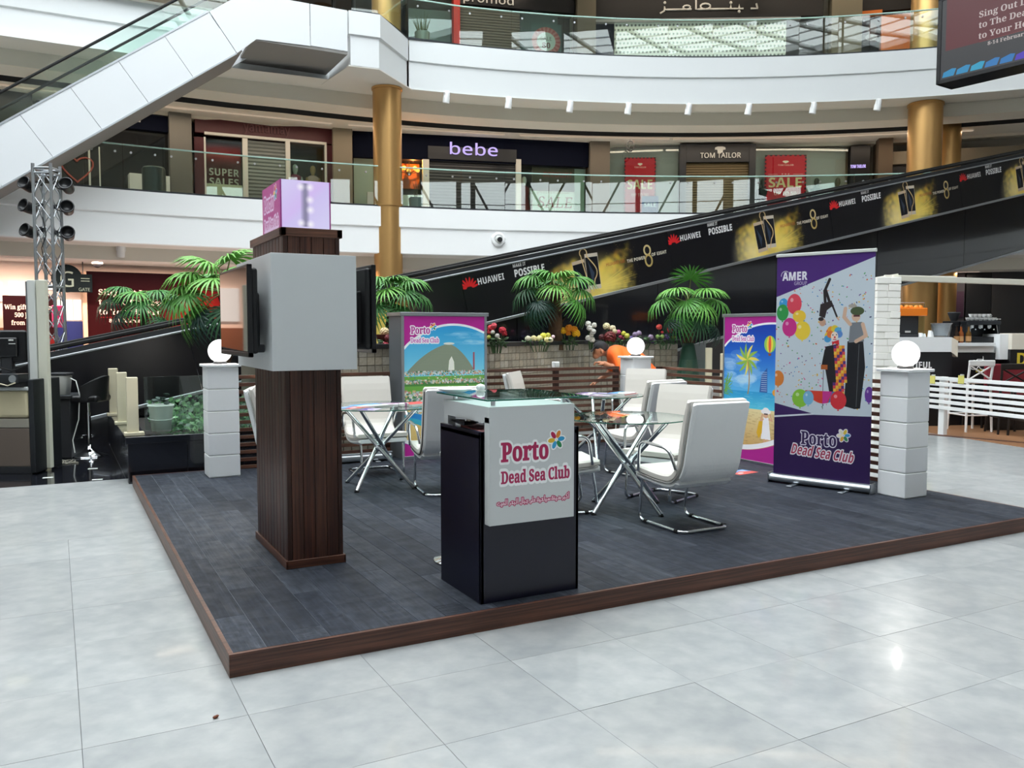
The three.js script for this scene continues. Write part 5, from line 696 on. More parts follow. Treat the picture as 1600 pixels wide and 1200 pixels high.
// ---------- pillars with globe lamps ----------
const pillarM = [0xf2f4f6, 0xeef0f3, 0xf6f7f8].map((c) => phys(c, 0.5));
function pillar(x, z, w, d, label, lampLabel) {
  const t = thing('pedestal_pillar', label, 'pillar', [x, DECK, z]), H = 1.093, n = 5, bh = H / n;
  for (let i = 0; i < n; i++) mesh('block', rbox(w, bh - 0.008, d, 0.006, 0, (i + 0.5) * bh, 0), pillarM[i % 3], t);
  mesh('core', box(w - 0.012, H, d - 0.012, 0, H / 2, 0), M.white2, t); mesh('cap', rbox(w + 0.05, 0.025, d + 0.05, 0.005, 0, H + 0.0125, 0), pillarM[0], t);
  const g = thing('globe_lamp', lampLabel, 'lamp', [x, DECK + H + 0.025, z]), r = 0.115;
  mesh('globe', new T.SphereGeometry(r, 32, 24).translate(0, 0.02 + r * 0.95, 0), std(0xffffff, 0.3, { emissive: 0xffffff, emissiveIntensity: 1.15 }), g); mesh('base', lathe([[0.001, 0], [0.068, 0], [0.068, 0.014], [0.056, 0.03], [0.001, 0.03]], 28), M.blackSatin, g);
  const l = new T.PointLight(0xfff6ea, 1.1); l.position.set(0, 0.02 + r, 0); l.castShadow = true; g.add(l);
}
pillar(1.452, -8.9, 0.3, 0.29, 'white block pillar standing near the granite planter', 'glowing globe lamp on the pillar near the granite planter');
pillar(6.565, -4.975, 0.29, 0.28, 'white block pillar beside the tall purple roll-up banner', 'glowing globe lamp on the pillar beside the purple banner');
pillar(6.66, -9.05, 0.29, 0.28, 'white block pillar in the back corner of the slatted fences', 'glowing globe lamp on the back corner pillar');
// ---------- slatted fences ----------
function fence(label, x, z, L, turn, posts, top = 0.985) {
  const t = thing('slat_fence', label, 'fence', [x, DECK, z], turn), n = 13, g = [0, 1].map((k) => { const q = metric(rbox(L, 0.038, 0.018, 0.003)), u = q.attributes.uv; for (let i = 0; i < u.count; i++) u.setXY(i, u.getX(i) + k * 0.6, u.getY(i) + k * 0.4); return q; });
  for (let i = 0; i < n; i++) { const m = mesh('slat', g[i % 2], brownAlong[i % 2], t); m.position.set(L / 2, top - 0.019 - i * (top - 0.04) / (n - 1), 0.012); }
  for (const p of posts) mesh('post', metric(span(p - 0.033, p + 0.033, 0, top, -0.055, 0.002, 0.004)), brown[3], t);
  return t;
}
fence('brown slatted fence along the back left of the stage, beside the poster box', 1.62, -9.2, 1.72, 0, [0.03, 1.69]);
fence('brown slatted fence along the back of the stage, in front of the stone block planter', 4.48, -9.2, 2.02, 0, [0.03, 1.075, 1.99]);
fence('brown slatted fence along the right side of the stage behind both banners', 6.93, -5.12, 3.78, P / 2, [0.03, 1.3, 2.5, 3.75]);
{ const t = thing('junction_box', 'small white box on top of the middle post of the back fence', 'box', [5.55, DECK + 0.985, -9.22]); mesh('case', rbox(0.085, 0.075, 0.06, 0.008, 0, 0.0375, 0), M.white, t); mesh('cover', rbox(0.06, 0.05, 0.01, 0.004, 0, 0.0375, 0.032), M.white2, t); }
// ---------- counter ----------
const edgeGreen = phys(0x2c6b5a, 0.15);
const CX = 1.953, CZ = -4.005;
{
  const navy = phys(0x0d0c22, 0.3), wl = phys(0xd2d5d6, 0.35), t = thing('promotion_counter', 'navy counter with a white folded top and magenta club lettering on its front', 'counter', [CX, DECK, CZ]);
  mesh('body', [span(0, 0.61, 0, 0.92, -0.02, 0), span(0, 0.02, 0, 0.92, -0.53, 0), span(0.59, 0.61, 0, 0.92, -0.53, 0), span(0, 0.61, 0.88, 0.905, -0.53, 0), span(0.02, 0.59, 0, 0.88, -0.53, -0.51)].map(metric), navy, t);
  mesh('top_slab', span(0.022, 0.542, 0.968, 1.055, -0.525, 0.06, 0.002), wl, t); mesh('side_wall', [span(0.022, 0.07, 0.905, 0.968, -0.525, -0.47, 0.001), span(0.5, 0.542, 0.905, 0.968, -0.525, -0.03, 0.001)], wl, t);
  mesh('front_panel', span(0.022, 0.542, 0.43, 1.0, 0.002, 0.0595, 0.002), wl, t);
  const tex = canvasTex(832, 1000, (g, w, h) => { g.clearRect(0, 0, w, h); g.fillStyle = '#d2d5d6'; g.fillRect(0, 0, w, h); PORTO(g, 105, 462, 218, '#b21f58', '#b21f58', '#fbfcfd', { sw: 54, gap: 0.86 }); words(g, 'Porto', 105, 462, 218, '#b21f58', { font: SERIF, bold: true, stroke: '#b21f58', sw: 12, w: 470 }); words(g, 'Dead Sea Club', 105, 650, 140, '#b21f58', { font: SERIF, bold: true, stroke: '#b21f58', sw: 7, w: 684 });
    const s = 'hamza kaf ba ra gap meem dal ya noon teh gap seen ya alefEnd ha ya teh gap ain lam maqsura gap jeem ba alefEnd lamEnd gap alef lamFirst ba ha ra gap alef lamFirst meem ya taEnd', a = arabic(s).width, k = 720 / a; writeArabic(g, s, 785, 830, k, '#b21f58', 20, 12); writeArabic(g, s, 785, 830, k, '#f2d9e2', 7, 5); });
  mesh('front_print', sheet(0.516, 0.62, 0.282, 0.742, 0.0608), print(tex, 0.4), t);
  const gt = thing('glass_plate_top', 'clear green edged glass plate on steel spacers above the white counter', 'glass top', [CX, DECK + 1.055, CZ]); mesh('glass_plate', rbox(0.62, 0.01, 0.66, 0.003, 0.318, 0.035, -0.265), phys(0xeaf6f2, 0.0, { transmission: 1, ior: 1.5, thickness: 0 }), gt); mesh('glass_edge', [span(0.008, 0.628, 0.031, 0.039, 0.065, 0.067, 0.0005), span(0.006, 0.008, 0.031, 0.039, -0.596, 0.067, 0.0005), span(0.628, 0.63, 0.031, 0.039, -0.596, 0.067, 0.0005), span(0.008, 0.628, 0.031, 0.039, -0.597, -0.595, 0.0005)], edgeGreen, gt);
  for (const [x, z] of [[0.07, 0.01], [0.5, 0.01], [0.07, -0.47], [0.5, -0.47]]) mesh('spacer', cyl(0.013, 0.013, 0.03, x, 0.015, z, 14), M.chrome, gt);
  const tr = thing('leaf_tray', 'dark leaf shaped tray sticking out of the counter shelf', 'tray', [CX + 0.12, DECK + 0.908, CZ - 0.2]); const rows = []; for (let i = 0; i <= 10; i++) { const q = i / 10, wv = 0.1 * Math.sin(Math.min(1, q * 1.1) * P) + 0.004; rows.push([-1, -0.5, 0, 0.5, 1].map((k) => V(-0.16 + 0.34 * q * 0.5 + k * wv * 0.4, 0.012 + 0.03 * (1 - q) + 0.02 * k * k, 0.08 - 0.34 * q + k * wv))); } mesh('tray', [quads(rows), quads(rows.map((r) => r.map((v) => V(v.x, v.y - 0.006, v.z))))], std(0x1a1714, 0.35), tr);
  for (let i = 0; i < 3; i++) { const f = thing('flyer_stack', ['pink flyer stack on the counter shelf nearest the front', 'middle pink flyer stack on the counter shelf', 'pink flyer stack on the counter shelf under the dark tray'][i], 'flyers', [CX + 0.08 + i * 0.02, DECK + 0.9055, CZ - 0.09 - i * 0.125], 0.06 * i); mesh('stack', rbox(0.1, 0.012, 0.11, 0.001, 0, 0.006, 0), std(0xd98a8c, 0.6), f); mesh('top_sheet', rbox(0.1, 0.001, 0.11, 0.0003, 0.002, 0.0126, 0.003), std(0xe0a0a0, 0.6), f); }
  const ds = thing('dish', 'white oval dish on the rear of the counter glass', 'dish', [CX + 0.08, DECK + 1.095, CZ - 0.5]); mesh('dish', lathe([[0.001, 0.004], [0.06, 0.004], [0.1, 0.018], [0.102, 0.022], [0.06, 0.01], [0.001, 0.01]], 32), M.whiteGloss, ds); const or = thing('ornament', 'small rounded white ornament on the counter glass beside the dish', 'ornament', [CX + 0.27, DECK + 1.095, CZ - 0.55]); mesh('body', lathe([[0.001, 0], [0.02, 0], [0.028, 0.018], [0.024, 0.034], [0.001, 0.042]], 20), M.whiteGloss, or); mesh('foot', cyl(0.03, 0.03, 0.004, 0, 0.002, 0, 20), M.white2, or);
  const bs = thing('bar_stool', 'chrome footed bar stool hidden behind the navy counter', 'bar stool', [2.25, DECK, -4.86]); mesh('base', lathe([[0.001, 0], [0.19, 0], [0.19, 0.012], [0.12, 0.03], [0.05, 0.06], [0.035, 0.1], [0.001, 0.1]], 36), M.chrome, bs); mesh('pole', [cyl(0.027, 0.027, 0.4, 0, 0.29, 0), cyl(0.018, 0.018, 0.2, 0, 0.56, 0)], M.chrome, bs); mesh('seat', rbox(0.24, 0.06, 0.24, 0.028, 0, 0.67, 0, 0, 0, 0, 3), M.white, bs);
}
// ---------- chairs ----------
const leather = phys(0xf3f5f6, 0.42, { sheen: 0.2 }), leatherShell = phys(0xe2ddd5, 0.48), piping = std(0xb9b7b2, 0.6), pipingDark = std(0x3c3c3e, 0.6), leatherBump = (() => { const t = fieldTex(256, 256, (i) => { const v = 128 + 110 * (nFine[((i >> 8) * 512 + (i & 255))] - 0.5); return [v, v, v]; }, [0.5, 0.5], false); leather.bumpMap = t; leather.bumpScale = 0.006; return t; })();
const chairProto = (() => {
  const o = new T.Group(), sp = new T.CatmullRomCurve3([V(0.255, 0.425, 0), V(0.13, 0.412, 0), V(-0.08, 0.398, 0), V(-0.185, 0.415, 0), V(-0.25, 0.49, 0), V(-0.285, 0.62, 0), V(-0.325, 0.79, 0), V(-0.37, 0.955, 0)], false, 'centripetal');
  const side = (u0, u1, off, th, n = 18) => { const a = [], b = []; for (let i = 0; i <= n; i++) { const u = u0 + (u1 - u0) * i / n, p = sp.getPoint(u), t = sp.getTangent(u), nx = t.y, ny = -t.x, e = Math.min(i, n - i), k = off, h = th * (e === 0 ? 0.45 : e === 1 ? 0.85 : 1); a.push([p.x + nx * (k + h / 2), p.y + ny * (k + h / 2)]); b.push([p.x + nx * (k - h / 2), p.y + ny * (k - h / 2)]); } return [...a, ...b.reverse()]; };
  const slab = (u0, u1, off, th, w, bev) => { const g = poly(side(u0, u1, off, th - 2 * bev), w - 2 * bev, bev); g.translate(0, 0, -w / 2 + bev); return metric(g); };
  const curve = (g, k) => { const p = g.attributes.position; for (let i = 0; i < p.count; i++) { const y = p.getY(i), z = p.getZ(i), q = Math.max(0, (y - 0.5) / 0.45); p.setX(i, p.getX(i) + k * q * z * z * 4); } g.computeVertexNormals(); return g; };
  mesh('seat_shell', curve(slab(0.0, 1, -0.012, 0.058, 0.52, 0.014), 0.05), leatherShell, o);
  mesh('seat_cushion', slab(0.005, 0.44, -0.064, 0.05, 0.5, 0.018), leather, o); mesh('back_cushion', curve(slab(0.5, 0.995, -0.062, 0.046, 0.5, 0.016), 0.05), leather, o);
  for (const s of [-1, 1]) mesh('piping', sweep(Array.from({ length: 25 }, (_, i) => { const u = 0.01 + 0.98 * i / 24, p = sp.getPoint(u), t = sp.getTangent(u); return V(p.x - t.y * 0.042 + (p.y > 0.5 ? 0.05 * (p.y - 0.5) / 0.45 * 0.26 : 0), p.y + t.x * 0.042, s * 0.256); }), 0.0045, 5), piping, o);
  for (const s of [-1, 1]) mesh('arm_rest', pipe([[0.2, 0.4, s * 0.268], [0.165, 0.635, s * 0.285], [-0.2, 0.61, s * 0.285], [-0.255, 0.47, s * 0.268]], 0.0125, 0.085, 10), M.chrome, o);
  const z = 0.215; mesh('base_frame', pipe([[-0.12, 0.372, z], [0.215, 0.378, z], [0.265, 0.0135, z], [-0.26, 0.0135, z], [-0.26, 0.0135, -z], [0.265, 0.0135, -z], [0.215, 0.378, -z], [-0.12, 0.372, -z]], 0.0125, 0.075, 10), M.chrome, o);
  for (const [x, zz] of [[0.17, z], [0.17, -z], [-0.2, z], [-0.2, -z]]) mesh('glide', cyl(0.0155, 0.0155, 0.03, x, 0.0158, zz, 12, 0, 0, P / 2), M.rubber, o);
  mesh('mounting_bar', [rbox(0.03, 0.012, 0.45, 0.003, 0.12, 0.385, 0), rbox(0.03, 0.012, 0.45, 0.003, -0.09, 0.38, 0)], M.darkMetal, o);
  return o;
})();
let firstChair = true;
function chair(x, z, fx, fz, label) {
  const c = firstChair ? chairProto : chairProto.clone(); firstChair = false; c.name = numbered('conference_chair'); scene.add(c); c.position.set(x, DECK, z); c.rotation.y = -Math.atan2(fz, fx);
  c.userData = {}; tag(c, label, 'chair', 'white cantilever chairs on the stage'); return c;
}
chair(4.115, -4.98, 0.03, -1, 'large white chair with its back to us at the clear front glass table');
chair(4.63, -5.88, -0.93, 0.36, 'white chair facing left on the far side of the clear front glass table');
chair(3.57, -5.88, 0.96, 0.27, 'white chair half hidden by the counter, left of the clear front glass table');
chair(6.3, -8.5, -0.78, 0.62, 'white chair farthest back, facing us below the back corner pillar');
chair(5.2, -7.02, -0.17, -0.98, 'white chair turned away from us at the rear table, behind the front chairs');
chair(5.02, -8.6, 0.72, 0.69, 'white chair at the back fence showing above the counter glass');
chair(2.86, -8.3, -0.05, 1, 'white chair facing us behind the left table with the red magazine');
chair(3.08, -7.08, 0.18, -0.98, 'white chair with dark piping turned away from us, just left of the counter').traverse((o) => { if (o.name.startsWith('piping')) o.material = pipingDark; });
chair(1.88, -7.5, 0.95, 0.3, 'white chair mostly hidden behind the wooden tower');
// ---------- glass tables ----------
function table(x, z, a0, r, label) {
  const t = thing('glass_table', label, 'table', [x, DECK, z]), rho = 0.37;
  for (let i = 0; i < 4; i++) { const a = a0 + i * P / 2, c = Math.cos(a), s = Math.sin(a), o = 0.03; const f = V(rho * c - o * s, 0.012, rho * s + o * c), q = V(-rho * c - o * s, 0.735, -rho * s + o * c); const l = mesh('leg', rod(f, q, 0.019, 14), M.chrome, t); mesh('foot', cyl(0.022, 0.02, 0.014, f.x, 0.007, f.z, 14), M.rubber, l); mesh('pad', cyl(0.024, 0.024, 0.01, q.x, 0.74, q.z, 14), M.chrome, l); }
  mesh('hub', [cyl(0.045, 0.045, 0.03, 0, 0.375, 0, 18), ...[0, 1, 2, 3].map((i) => rod([0, 0.375, 0], [0.05 * Math.cos(a0 + i * P / 2 + P / 2), 0.375, 0.05 * Math.sin(a0 + i * P / 2 + P / 2)], 0.012, 8))], M.chrome, t);
  mesh('glass_top', lathe([[0.001, 0.745], [r - 0.003, 0.745], [r, 0.748], [r, 0.752], [r - 0.003, 0.755], [0.001, 0.755]], 56), phys(0xf0f8f5, 0.0, { transmission: 1, ior: 1.5, thickness: 0 }), t); mesh('glass_edge', lathe([[r + 0.0002, 0.746], [r + 0.0012, 0.746], [r + 0.0012, 0.754], [r + 0.0002, 0.754], [r + 0.0002, 0.746]], 56), edgeGreen, t);
  return t;
}
table(2.65, -7.58, 0.85, 0.52, 'round glass table on crossed chrome legs with leaflets and a red magazine');
table(5.2, -7.75, 0.5, 0.5, 'round glass table on crossed chrome legs at the back with a pile of leaflets');
table(4.07, -5.64, 1.3, 0.5, 'empty clear glass table on crossed chrome legs in front');
const leafletTex = [['#4f8fd0', '#d85a50', '#e8e8ec'], ['#5a4a9a', '#c8c0dc', '#8a6ab8'], ['#3f9fd8', '#e8eef2', '#3c8cc8'], ['#6a5a8a', '#dcd8e4', '#a03a4a']].map(([a, b, c], k) => canvasTex(128, 96, (g) => { g.fillStyle = a; g.fillRect(0, 0, 128, 96); shape(g, [[0, 60], [70, 30], [128, 56], [128, 96], [0, 96]], b); g.fillStyle = c; g.fillRect(10, 10, 50, 10); for (let i = 0; i < 4; i++) { g.fillRect(76, 12 + i * 9, 40, 4); } disc(g, 40 + k * 10, 66, 18, 10, c); }));
const TOP = DECK + 0.755;
function leaflet(name, label, x, z, y, w, d, turn, m, th = 0.003) { const t = thing(name, label, 'leaflet', [x, TOP + y, z], turn); const g = new T.BoxGeometry(w, th, d); mesh('pages', g.translate(0, th / 2, 0), M.white2, t); mesh('cover', box(w, 0.0008, d, 0, th + 0.0004, 0), m, t); }
const lm = leafletTex.map((t) => print(t, 0.35));
leaflet('leaflet', 'blue and red leaflet at the left of the round table', 2.36, -7.42, 0, 0.3, 0.21, 0.5, lm[0], 0.008); leaflet('leaflet', 'blue leaflet lying over another on the left round table', 2.52, -7.5, 0.009, 0.3, 0.21, 0.25, lm[2], 0.006); leaflet('leaflet', 'purple leaflet at the front of the left round table', 2.43, -7.2, 0, 0.21, 0.15, 0.9, lm[1], 0.004); leaflet('leaflet', 'purple and white leaflet in the middle of the left round table', 2.74, -7.58, 0, 0.28, 0.2, -0.2, lm[3], 0.012); leaflet('magazine', 'plain red magazine at the right of the left round table', 2.98, -7.52, 0, 0.26, 0.19, 0.4, std(0xd84a42, 0.45), 0.014);
{ const t = thing('gadget', 'small white device on the left round table beside the red magazine', 'gadget', [2.82, TOP, -7.4], 0.4); mesh('body', rbox(0.1, 0.03, 0.05, 0.01, 0, 0.015, 0), M.white2, t); mesh('strap', rbox(0.03, 0.032, 0.052, 0.006, 0.01, 0.016, 0), std(0xa86a9a, 0.5), t); }
for (const [i, [x, z, y, k, l]] of [[4.86, -7.6, 0, 1, 'purple leaflet at the left of the rear table pile'], [5.0, -7.72, 0.006, 3, 'grey and white leaflet in the rear table pile'], [5.14, -7.8, 0, 1, 'purple leaflet in the middle of the rear table pile'], [5.05, -7.5, 0.006, 3, 'dark printed leaflet at the front of the rear table pile'], [5.24, -7.62, 0.009, 1, 'purple leaflet at the right of the rear table pile']].entries()) leaflet('leaflet', l, x, z, y, 0.24, 0.17, 0.3 + i * 0.5, lm[k], 0.006 + 0.004 * (i % 3));
leaflet('magazine', 'red magazine under the blue leaflets on the rear table', 5.4, -7.56, 0, 0.3, 0.22, 0.46, std(0xc23a38, 0.45), 0.012); leaflet('leaflet', 'bright blue leaflet on the red magazine of the rear table', 5.39, -7.57, 0.0135, 0.29, 0.21, 0.46, lm[2], 0.012);
{ const p = [6.17, DECK, -6.56], t = thing('flyer', 'printed paper flyer lying on the stage floor before the beach poster', 'flyer', p, 0.15); mesh('paper', box(0.3, 0.0015, 0.21, 0, 0.001, 0), lm[0], t); }
{ const t = thing('debris', 'small brown scrap lying on the pale floor in the foreground', 'scrap', [0.527, 0, -3.52], 0.3); mesh('scrap', [place(new T.IcosahedronGeometry(0.012, 1).scale(1, 0.5, 0.7), 0, 0.006, 0), place(new T.IcosahedronGeometry(0.008, 1).scale(1, 0.6, 0.8), 0.006, 0.009, 0.002)], std(0x6b3a24, 0.8), t); }
{ const t = thing('banner_cassette', 'silver banner cassette lying on the stage behind the left table', 'cassette', [2.45, DECK, -9.06]); mesh('case', span(0, 0.86, 0.01, 0.085, -0.06, 0.06, 0.03), M.alu, t); mesh('lip', span(0, 0.86, 0.085, 0.1, -0.02, 0.02, 0.004), M.steel, t); mesh('foot', [rbox(0.06, 0.012, 0.2, 0.004, 0.2, 0.006, 0.02), rbox(0.06, 0.012, 0.2, 0.004, 0.66, 0.006, 0.02)], M.steel, t); }
// ---------- poster box, poster frame, roll-up banner ----------
const cityPrint = canvasTex(640, 1000, (g, w, h) => {
  g.fillStyle = grad(g, 0, 0, 0, 480, [0, '#1f8fd0'], [1, '#8fe0f2']); g.fillRect(0, 0, w, h);
  for (let i = 0; i < 26; i++) { g.fillStyle = 'rgba(235,248,255,.12)'; g.beginPath(); g.ellipse(rnd(380, 640), rnd(110, 200), rnd(30, 90), rnd(6, 14), 0, 0, 7); g.fill(); }
  g.beginPath(); g.moveTo(20, 400); g.bezierCurveTo(120, 290, 230, 220, 350, 196); g.bezierCurveTo(430, 220, 500, 300, 560, 400); g.closePath(); g.fillStyle = '#86927e'; g.fill(); g.strokeStyle = 'rgba(190,200,170,.5)'; for (let y = 214; y < 400; y += 11) { g.beginPath(); g.moveTo(350 - (y - 190) * 1.5, y); g.lineTo(350 + (y - 190) * 0.98, y); g.stroke(); } disc(g, 352, 196, 44, 9, '#dfe6df');
  shape(g, [[345, 390], [352, 320], [372, 288], [392, 330], [394, 390]], '#eef2e4'); g.fillStyle = '#a65a6a'; g.fillRect(546, 260, 14, 130);
  g.fillStyle = '#6fae4c'; g.fillRect(0, 430, w, 250); g.fillStyle = '#4f8a44'; g.fillRect(0, 470, w, 30);
  for (let y = 404; y < 860; y += 9) { if (y > 425 && y < 462) continue; if (y > 492 && y < 548) continue; const s = 9 + (y - 400) * 0.035; for (let x = -8; x < w; x += s * rnd(0.9, 2.2)) { if (y > 700 && rnd() < 0.35 + (y - 700) / 300) continue; const bw = s * rnd(0.8, 1.7), bh = s * rnd(0.7, 1.5); g.fillStyle = ['#f2efe4', '#dfe6e8', '#e2c690', '#d89a84', '#bcd0cc', '#efe2c8', '#c7d8da', '#d8b4b4', '#7fa58a', '#4f8058'][Math.floor(rnd(0, 10))]; g.fillRect(x, y - bh, bw, bh); g.fillStyle = 'rgba(40,60,80,.5)'; for (let k = 0; k < 2; k++) for (let q = 0; q < 3; q++) g.fillRect(x + bw * (0.12 + 0.3 * q), y - bh * (0.85 - 0.45 * k), bw * 0.14, bh * 0.22); g.fillStyle = 'rgba(50,90,50,.75)'; if (rnd() < 0.5) disc(g, x, y, s * 0.35, s * 0.28, 'rgba(62,110,62,.85)'); } }
  for (let i = 0; i < 500; i++) { const y = 400 + 450 * Math.pow(rnd(), 0.9), s = 5 + (y - 380) * 0.022, x = rnd(-10, w); if ((y > 470 && y < 540)) { if (rnd() < 0.85) continue; } g.fillStyle = ['#f2efe4', '#d8e8ec', '#e2c07a', '#d88a76', '#5aa06a', '#3f7f5a', '#c7d8da', '#d4a0a8', '#4f7f9a'][Math.floor(rnd(0, 9))]; g.fillRect(x, y, s * rnd(0.8, 2.4), s * rnd(0.6, 1.7)); }
  words(g, 'PORTO DEAD SEA', 330, 536, 40, '#f2f4f0', { bold: true, italic: 0.3, w: 330, rot: 0.03 });
  shape(g, [[0, 700], [200, 760], [330, 830], [640, 860], [640, 1000], [0, 1000]], '#3fb0c8'); g.beginPath(); g.moveTo(20, 690); g.bezierCurveTo(160, 690, 240, 760, 360, 800); g.lineTo(350, 836); g.bezierCurveTo(220, 800, 140, 730, 20, 726); g.closePath(); g.fillStyle = '#2f8fd4'; g.fill(); g.beginPath(); g.moveTo(0, 760); g.bezierCurveTo(120, 760, 200, 820, 240, 880); g.lineTo(0, 900); g.closePath(); g.fillStyle = '#dcc27a'; g.fill();
  g.beginPath(); g.moveTo(0, 0); g.lineTo(w, 0); g.lineTo(w, 120); g.bezierCurveTo(420, 20, 240, 60, 130, 130); g.bezierCurveTo(60, 170, 20, 200, 0, 230); g.closePath(); g.fillStyle = '#b0288e'; g.fill(); g.strokeStyle = '#eef4f8'; g.lineWidth = 16; g.beginPath(); g.moveTo(w, 118); g.bezierCurveTo(420, 14, 240, 62, 130, 132); g.bezierCurveTo(60, 172, 20, 200, 0, 232); g.stroke();
  PORTO(g, 52, 124, 70, '#b0288e', '#c060b0', '#f2eef6', { sw: 18 });
  g.beginPath(); g.moveTo(0, 905); g.bezierCurveTo(200, 980, 460, 960, w, 880); g.lineTo(w, h); g.lineTo(0, h); g.closePath(); g.fillStyle = '#b0288e'; g.fill(); g.strokeStyle = '#eef4f8'; g.lineWidth = 26; g.beginPath(); g.moveTo(0, 890); g.bezierCurveTo(200, 965, 460, 945, w, 865); g.stroke();
});
{
  const t = thing('poster_box', 'deep grey framed poster box showing a seaside town below a cone shaped hill', 'poster', [3.41, DECK, -9.0]), W = 1.06, H = 1.645;
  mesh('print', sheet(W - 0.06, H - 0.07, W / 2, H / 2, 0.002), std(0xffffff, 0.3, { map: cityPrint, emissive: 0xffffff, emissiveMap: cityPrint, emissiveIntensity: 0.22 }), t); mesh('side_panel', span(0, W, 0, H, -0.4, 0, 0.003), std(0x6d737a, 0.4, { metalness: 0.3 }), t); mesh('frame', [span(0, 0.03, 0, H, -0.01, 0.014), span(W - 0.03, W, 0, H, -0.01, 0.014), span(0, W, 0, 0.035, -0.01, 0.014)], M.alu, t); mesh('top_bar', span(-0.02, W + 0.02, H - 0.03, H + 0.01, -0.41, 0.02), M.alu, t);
}
const beachPrint = canvasTex(640, 1000, (g, w, h) => {
  g.fillStyle = grad(g, 0, 0, 0, 520, [0, '#16309a'], [0.5, '#1d63c8'], [1, '#58b4e8']); g.fillRect(0, 0, w, h); for (let i = 0; i < 40; i++) { g.fillStyle = 'rgba(225,240,255,.16)'; g.beginPath(); g.ellipse(rnd(0, 320), rnd(260, 480), rnd(40, 110), rnd(14, 36), 0, 0, 7); g.fill(); }
  g.fillStyle = grad(g, 0, 500, 0, 640, [0, '#1f8fd0'], [1, '#58c8e4']); g.fillRect(0, 520, w, 130); for (let i = 0; i < 60; i++) { g.fillStyle = 'rgba(230,250,255,.3)'; g.fillRect(rnd(0, w), rnd(530, 640), rnd(20, 80), 2); } g.fillStyle = grad(g, 0, 640, 0, 900, [0, '#e8d8a4'], [1, '#cfa86a']); g.fillRect(0, 640, w, 360); for (let i = 0; i < 220; i++) { g.fillStyle = 'rgba(150,110,60,.18)'; g.beginPath(); g.ellipse(rnd(0, w), rnd(660, 900), rnd(6, 26), rnd(2, 5), 0, 0, 7); g.fill(); }
  g.save(); g.translate(230, 300); for (let i = 0; i < 11; i++) { g.save(); g.rotate(i / 11 * 6.283); g.beginPath(); g.moveTo(0, 0); g.quadraticCurveTo(50, -40, 118, 4); g.quadraticCurveTo(50, 4, 0, 0); g.fillStyle = i % 3 ? '#8fb84a' : '#e8d860'; g.fill(); g.restore(); } g.restore(); g.strokeStyle = '#b08c54'; g.lineWidth = 10; g.beginPath(); g.moveTo(235, 310); g.quadraticCurveTo(265, 430, 240, 540); g.stroke();
  disc(g, 440, 190, 52, 58, '#8fc85a'); disc(g, 440, 190, 30, 57, '#e8d24a'); disc(g, 440, 190, 12, 57, '#e8603a'); shape(g, [[424, 252], [456, 252], [450, 268], [430, 268]], '#8a4a2a');
  shape(g, [[350, 520], [368, 400], [420, 350], [424, 520]], '#2a5aa8'); for (let y = 380; y < 516; y += 14) { g.fillStyle = '#c8dcec'; g.fillRect(366, y, 52, 3); } g.fillStyle = '#d8a24a';
  shape(g, [[548, 200], [556, 200], [566, 360], [584, 420], [600, 520], [570, 520], [560, 470], [544, 470], [534, 520], [504, 520], [520, 420], [538, 360]], '#c8864a'); g.fillStyle = '#7a4a24'; for (const y of [360, 420, 470]) g.fillRect(516, y, 72, 6); disc(g, 510, 516, 40, 26, '#e0982c'); disc(g, 590, 512, 48, 26, '#d88a24');
  for (let i = 0; i < 30; i++) { g.strokeStyle = '#6fa84a'; g.lineWidth = 4; g.beginPath(); g.moveTo(rnd(0, 20), rnd(440, 560)); g.lineTo(rnd(30, 90), rnd(380, 560)); g.stroke(); }
  // girl in a white sun dress and hat
  shape(g, [[392, 690], [372, 840], [462, 840], [440, 690]], '#f4f2f6'); disc(g, 414, 668, 24, 26, '#e0b090'); disc(g, 414, 650, 46, 18, '#f6f0f0'); disc(g, 414, 640, 28, 18, '#f6f0f0'); g.fillStyle = '#3a2a2a'; g.fillRect(398, 662, 34, 8); g.fillStyle = '#dca888'; g.fillRect(396, 838, 14, 70); g.fillRect(424, 838, 14, 70); g.strokeStyle = '#dca888'; g.lineWidth = 12; g.beginPath(); g.moveTo(394, 700); g.lineTo(366, 720); g.lineTo(384, 668); g.moveTo(440, 700); g.lineTo(470, 706); g.lineTo(452, 664); g.stroke(); shape(g, [[352, 720], [330, 800], [350, 840], [380, 800], [384, 716]], '#e0b030');
  g.beginPath(); g.moveTo(0, 0); g.lineTo(w, 0); g.lineTo(w, 70); g.bezierCurveTo(460, 30, 260, 50, 150, 120); g.bezierCurveTo(70, 150, 30, 180, 0, 210); g.closePath(); g.fillStyle = '#b0288e'; g.fill(); g.strokeStyle = '#f2f2f8'; g.lineWidth = 14; g.beginPath(); g.moveTo(w, 70); g.bezierCurveTo(460, 30, 260, 50, 150, 120); g.bezierCurveTo(70, 150, 30, 180, 0, 210); g.stroke(); PORTO(g, 78, 108, 68, '#b0288e', '#c060b0', '#f2eef6', { sw: 18 });
  g.beginPath(); g.moveTo(0, 930); g.bezierCurveTo(240, 960, 480, 900, w, 800); g.lineTo(w, h); g.lineTo(0, h); g.closePath(); g.fillStyle = '#b0288e'; g.fill(); g.strokeStyle = '#f2f2f8'; g.lineWidth = 34; g.beginPath(); g.moveTo(0, 912); g.bezierCurveTo(240, 940, 480, 878, w, 778); g.stroke();
});
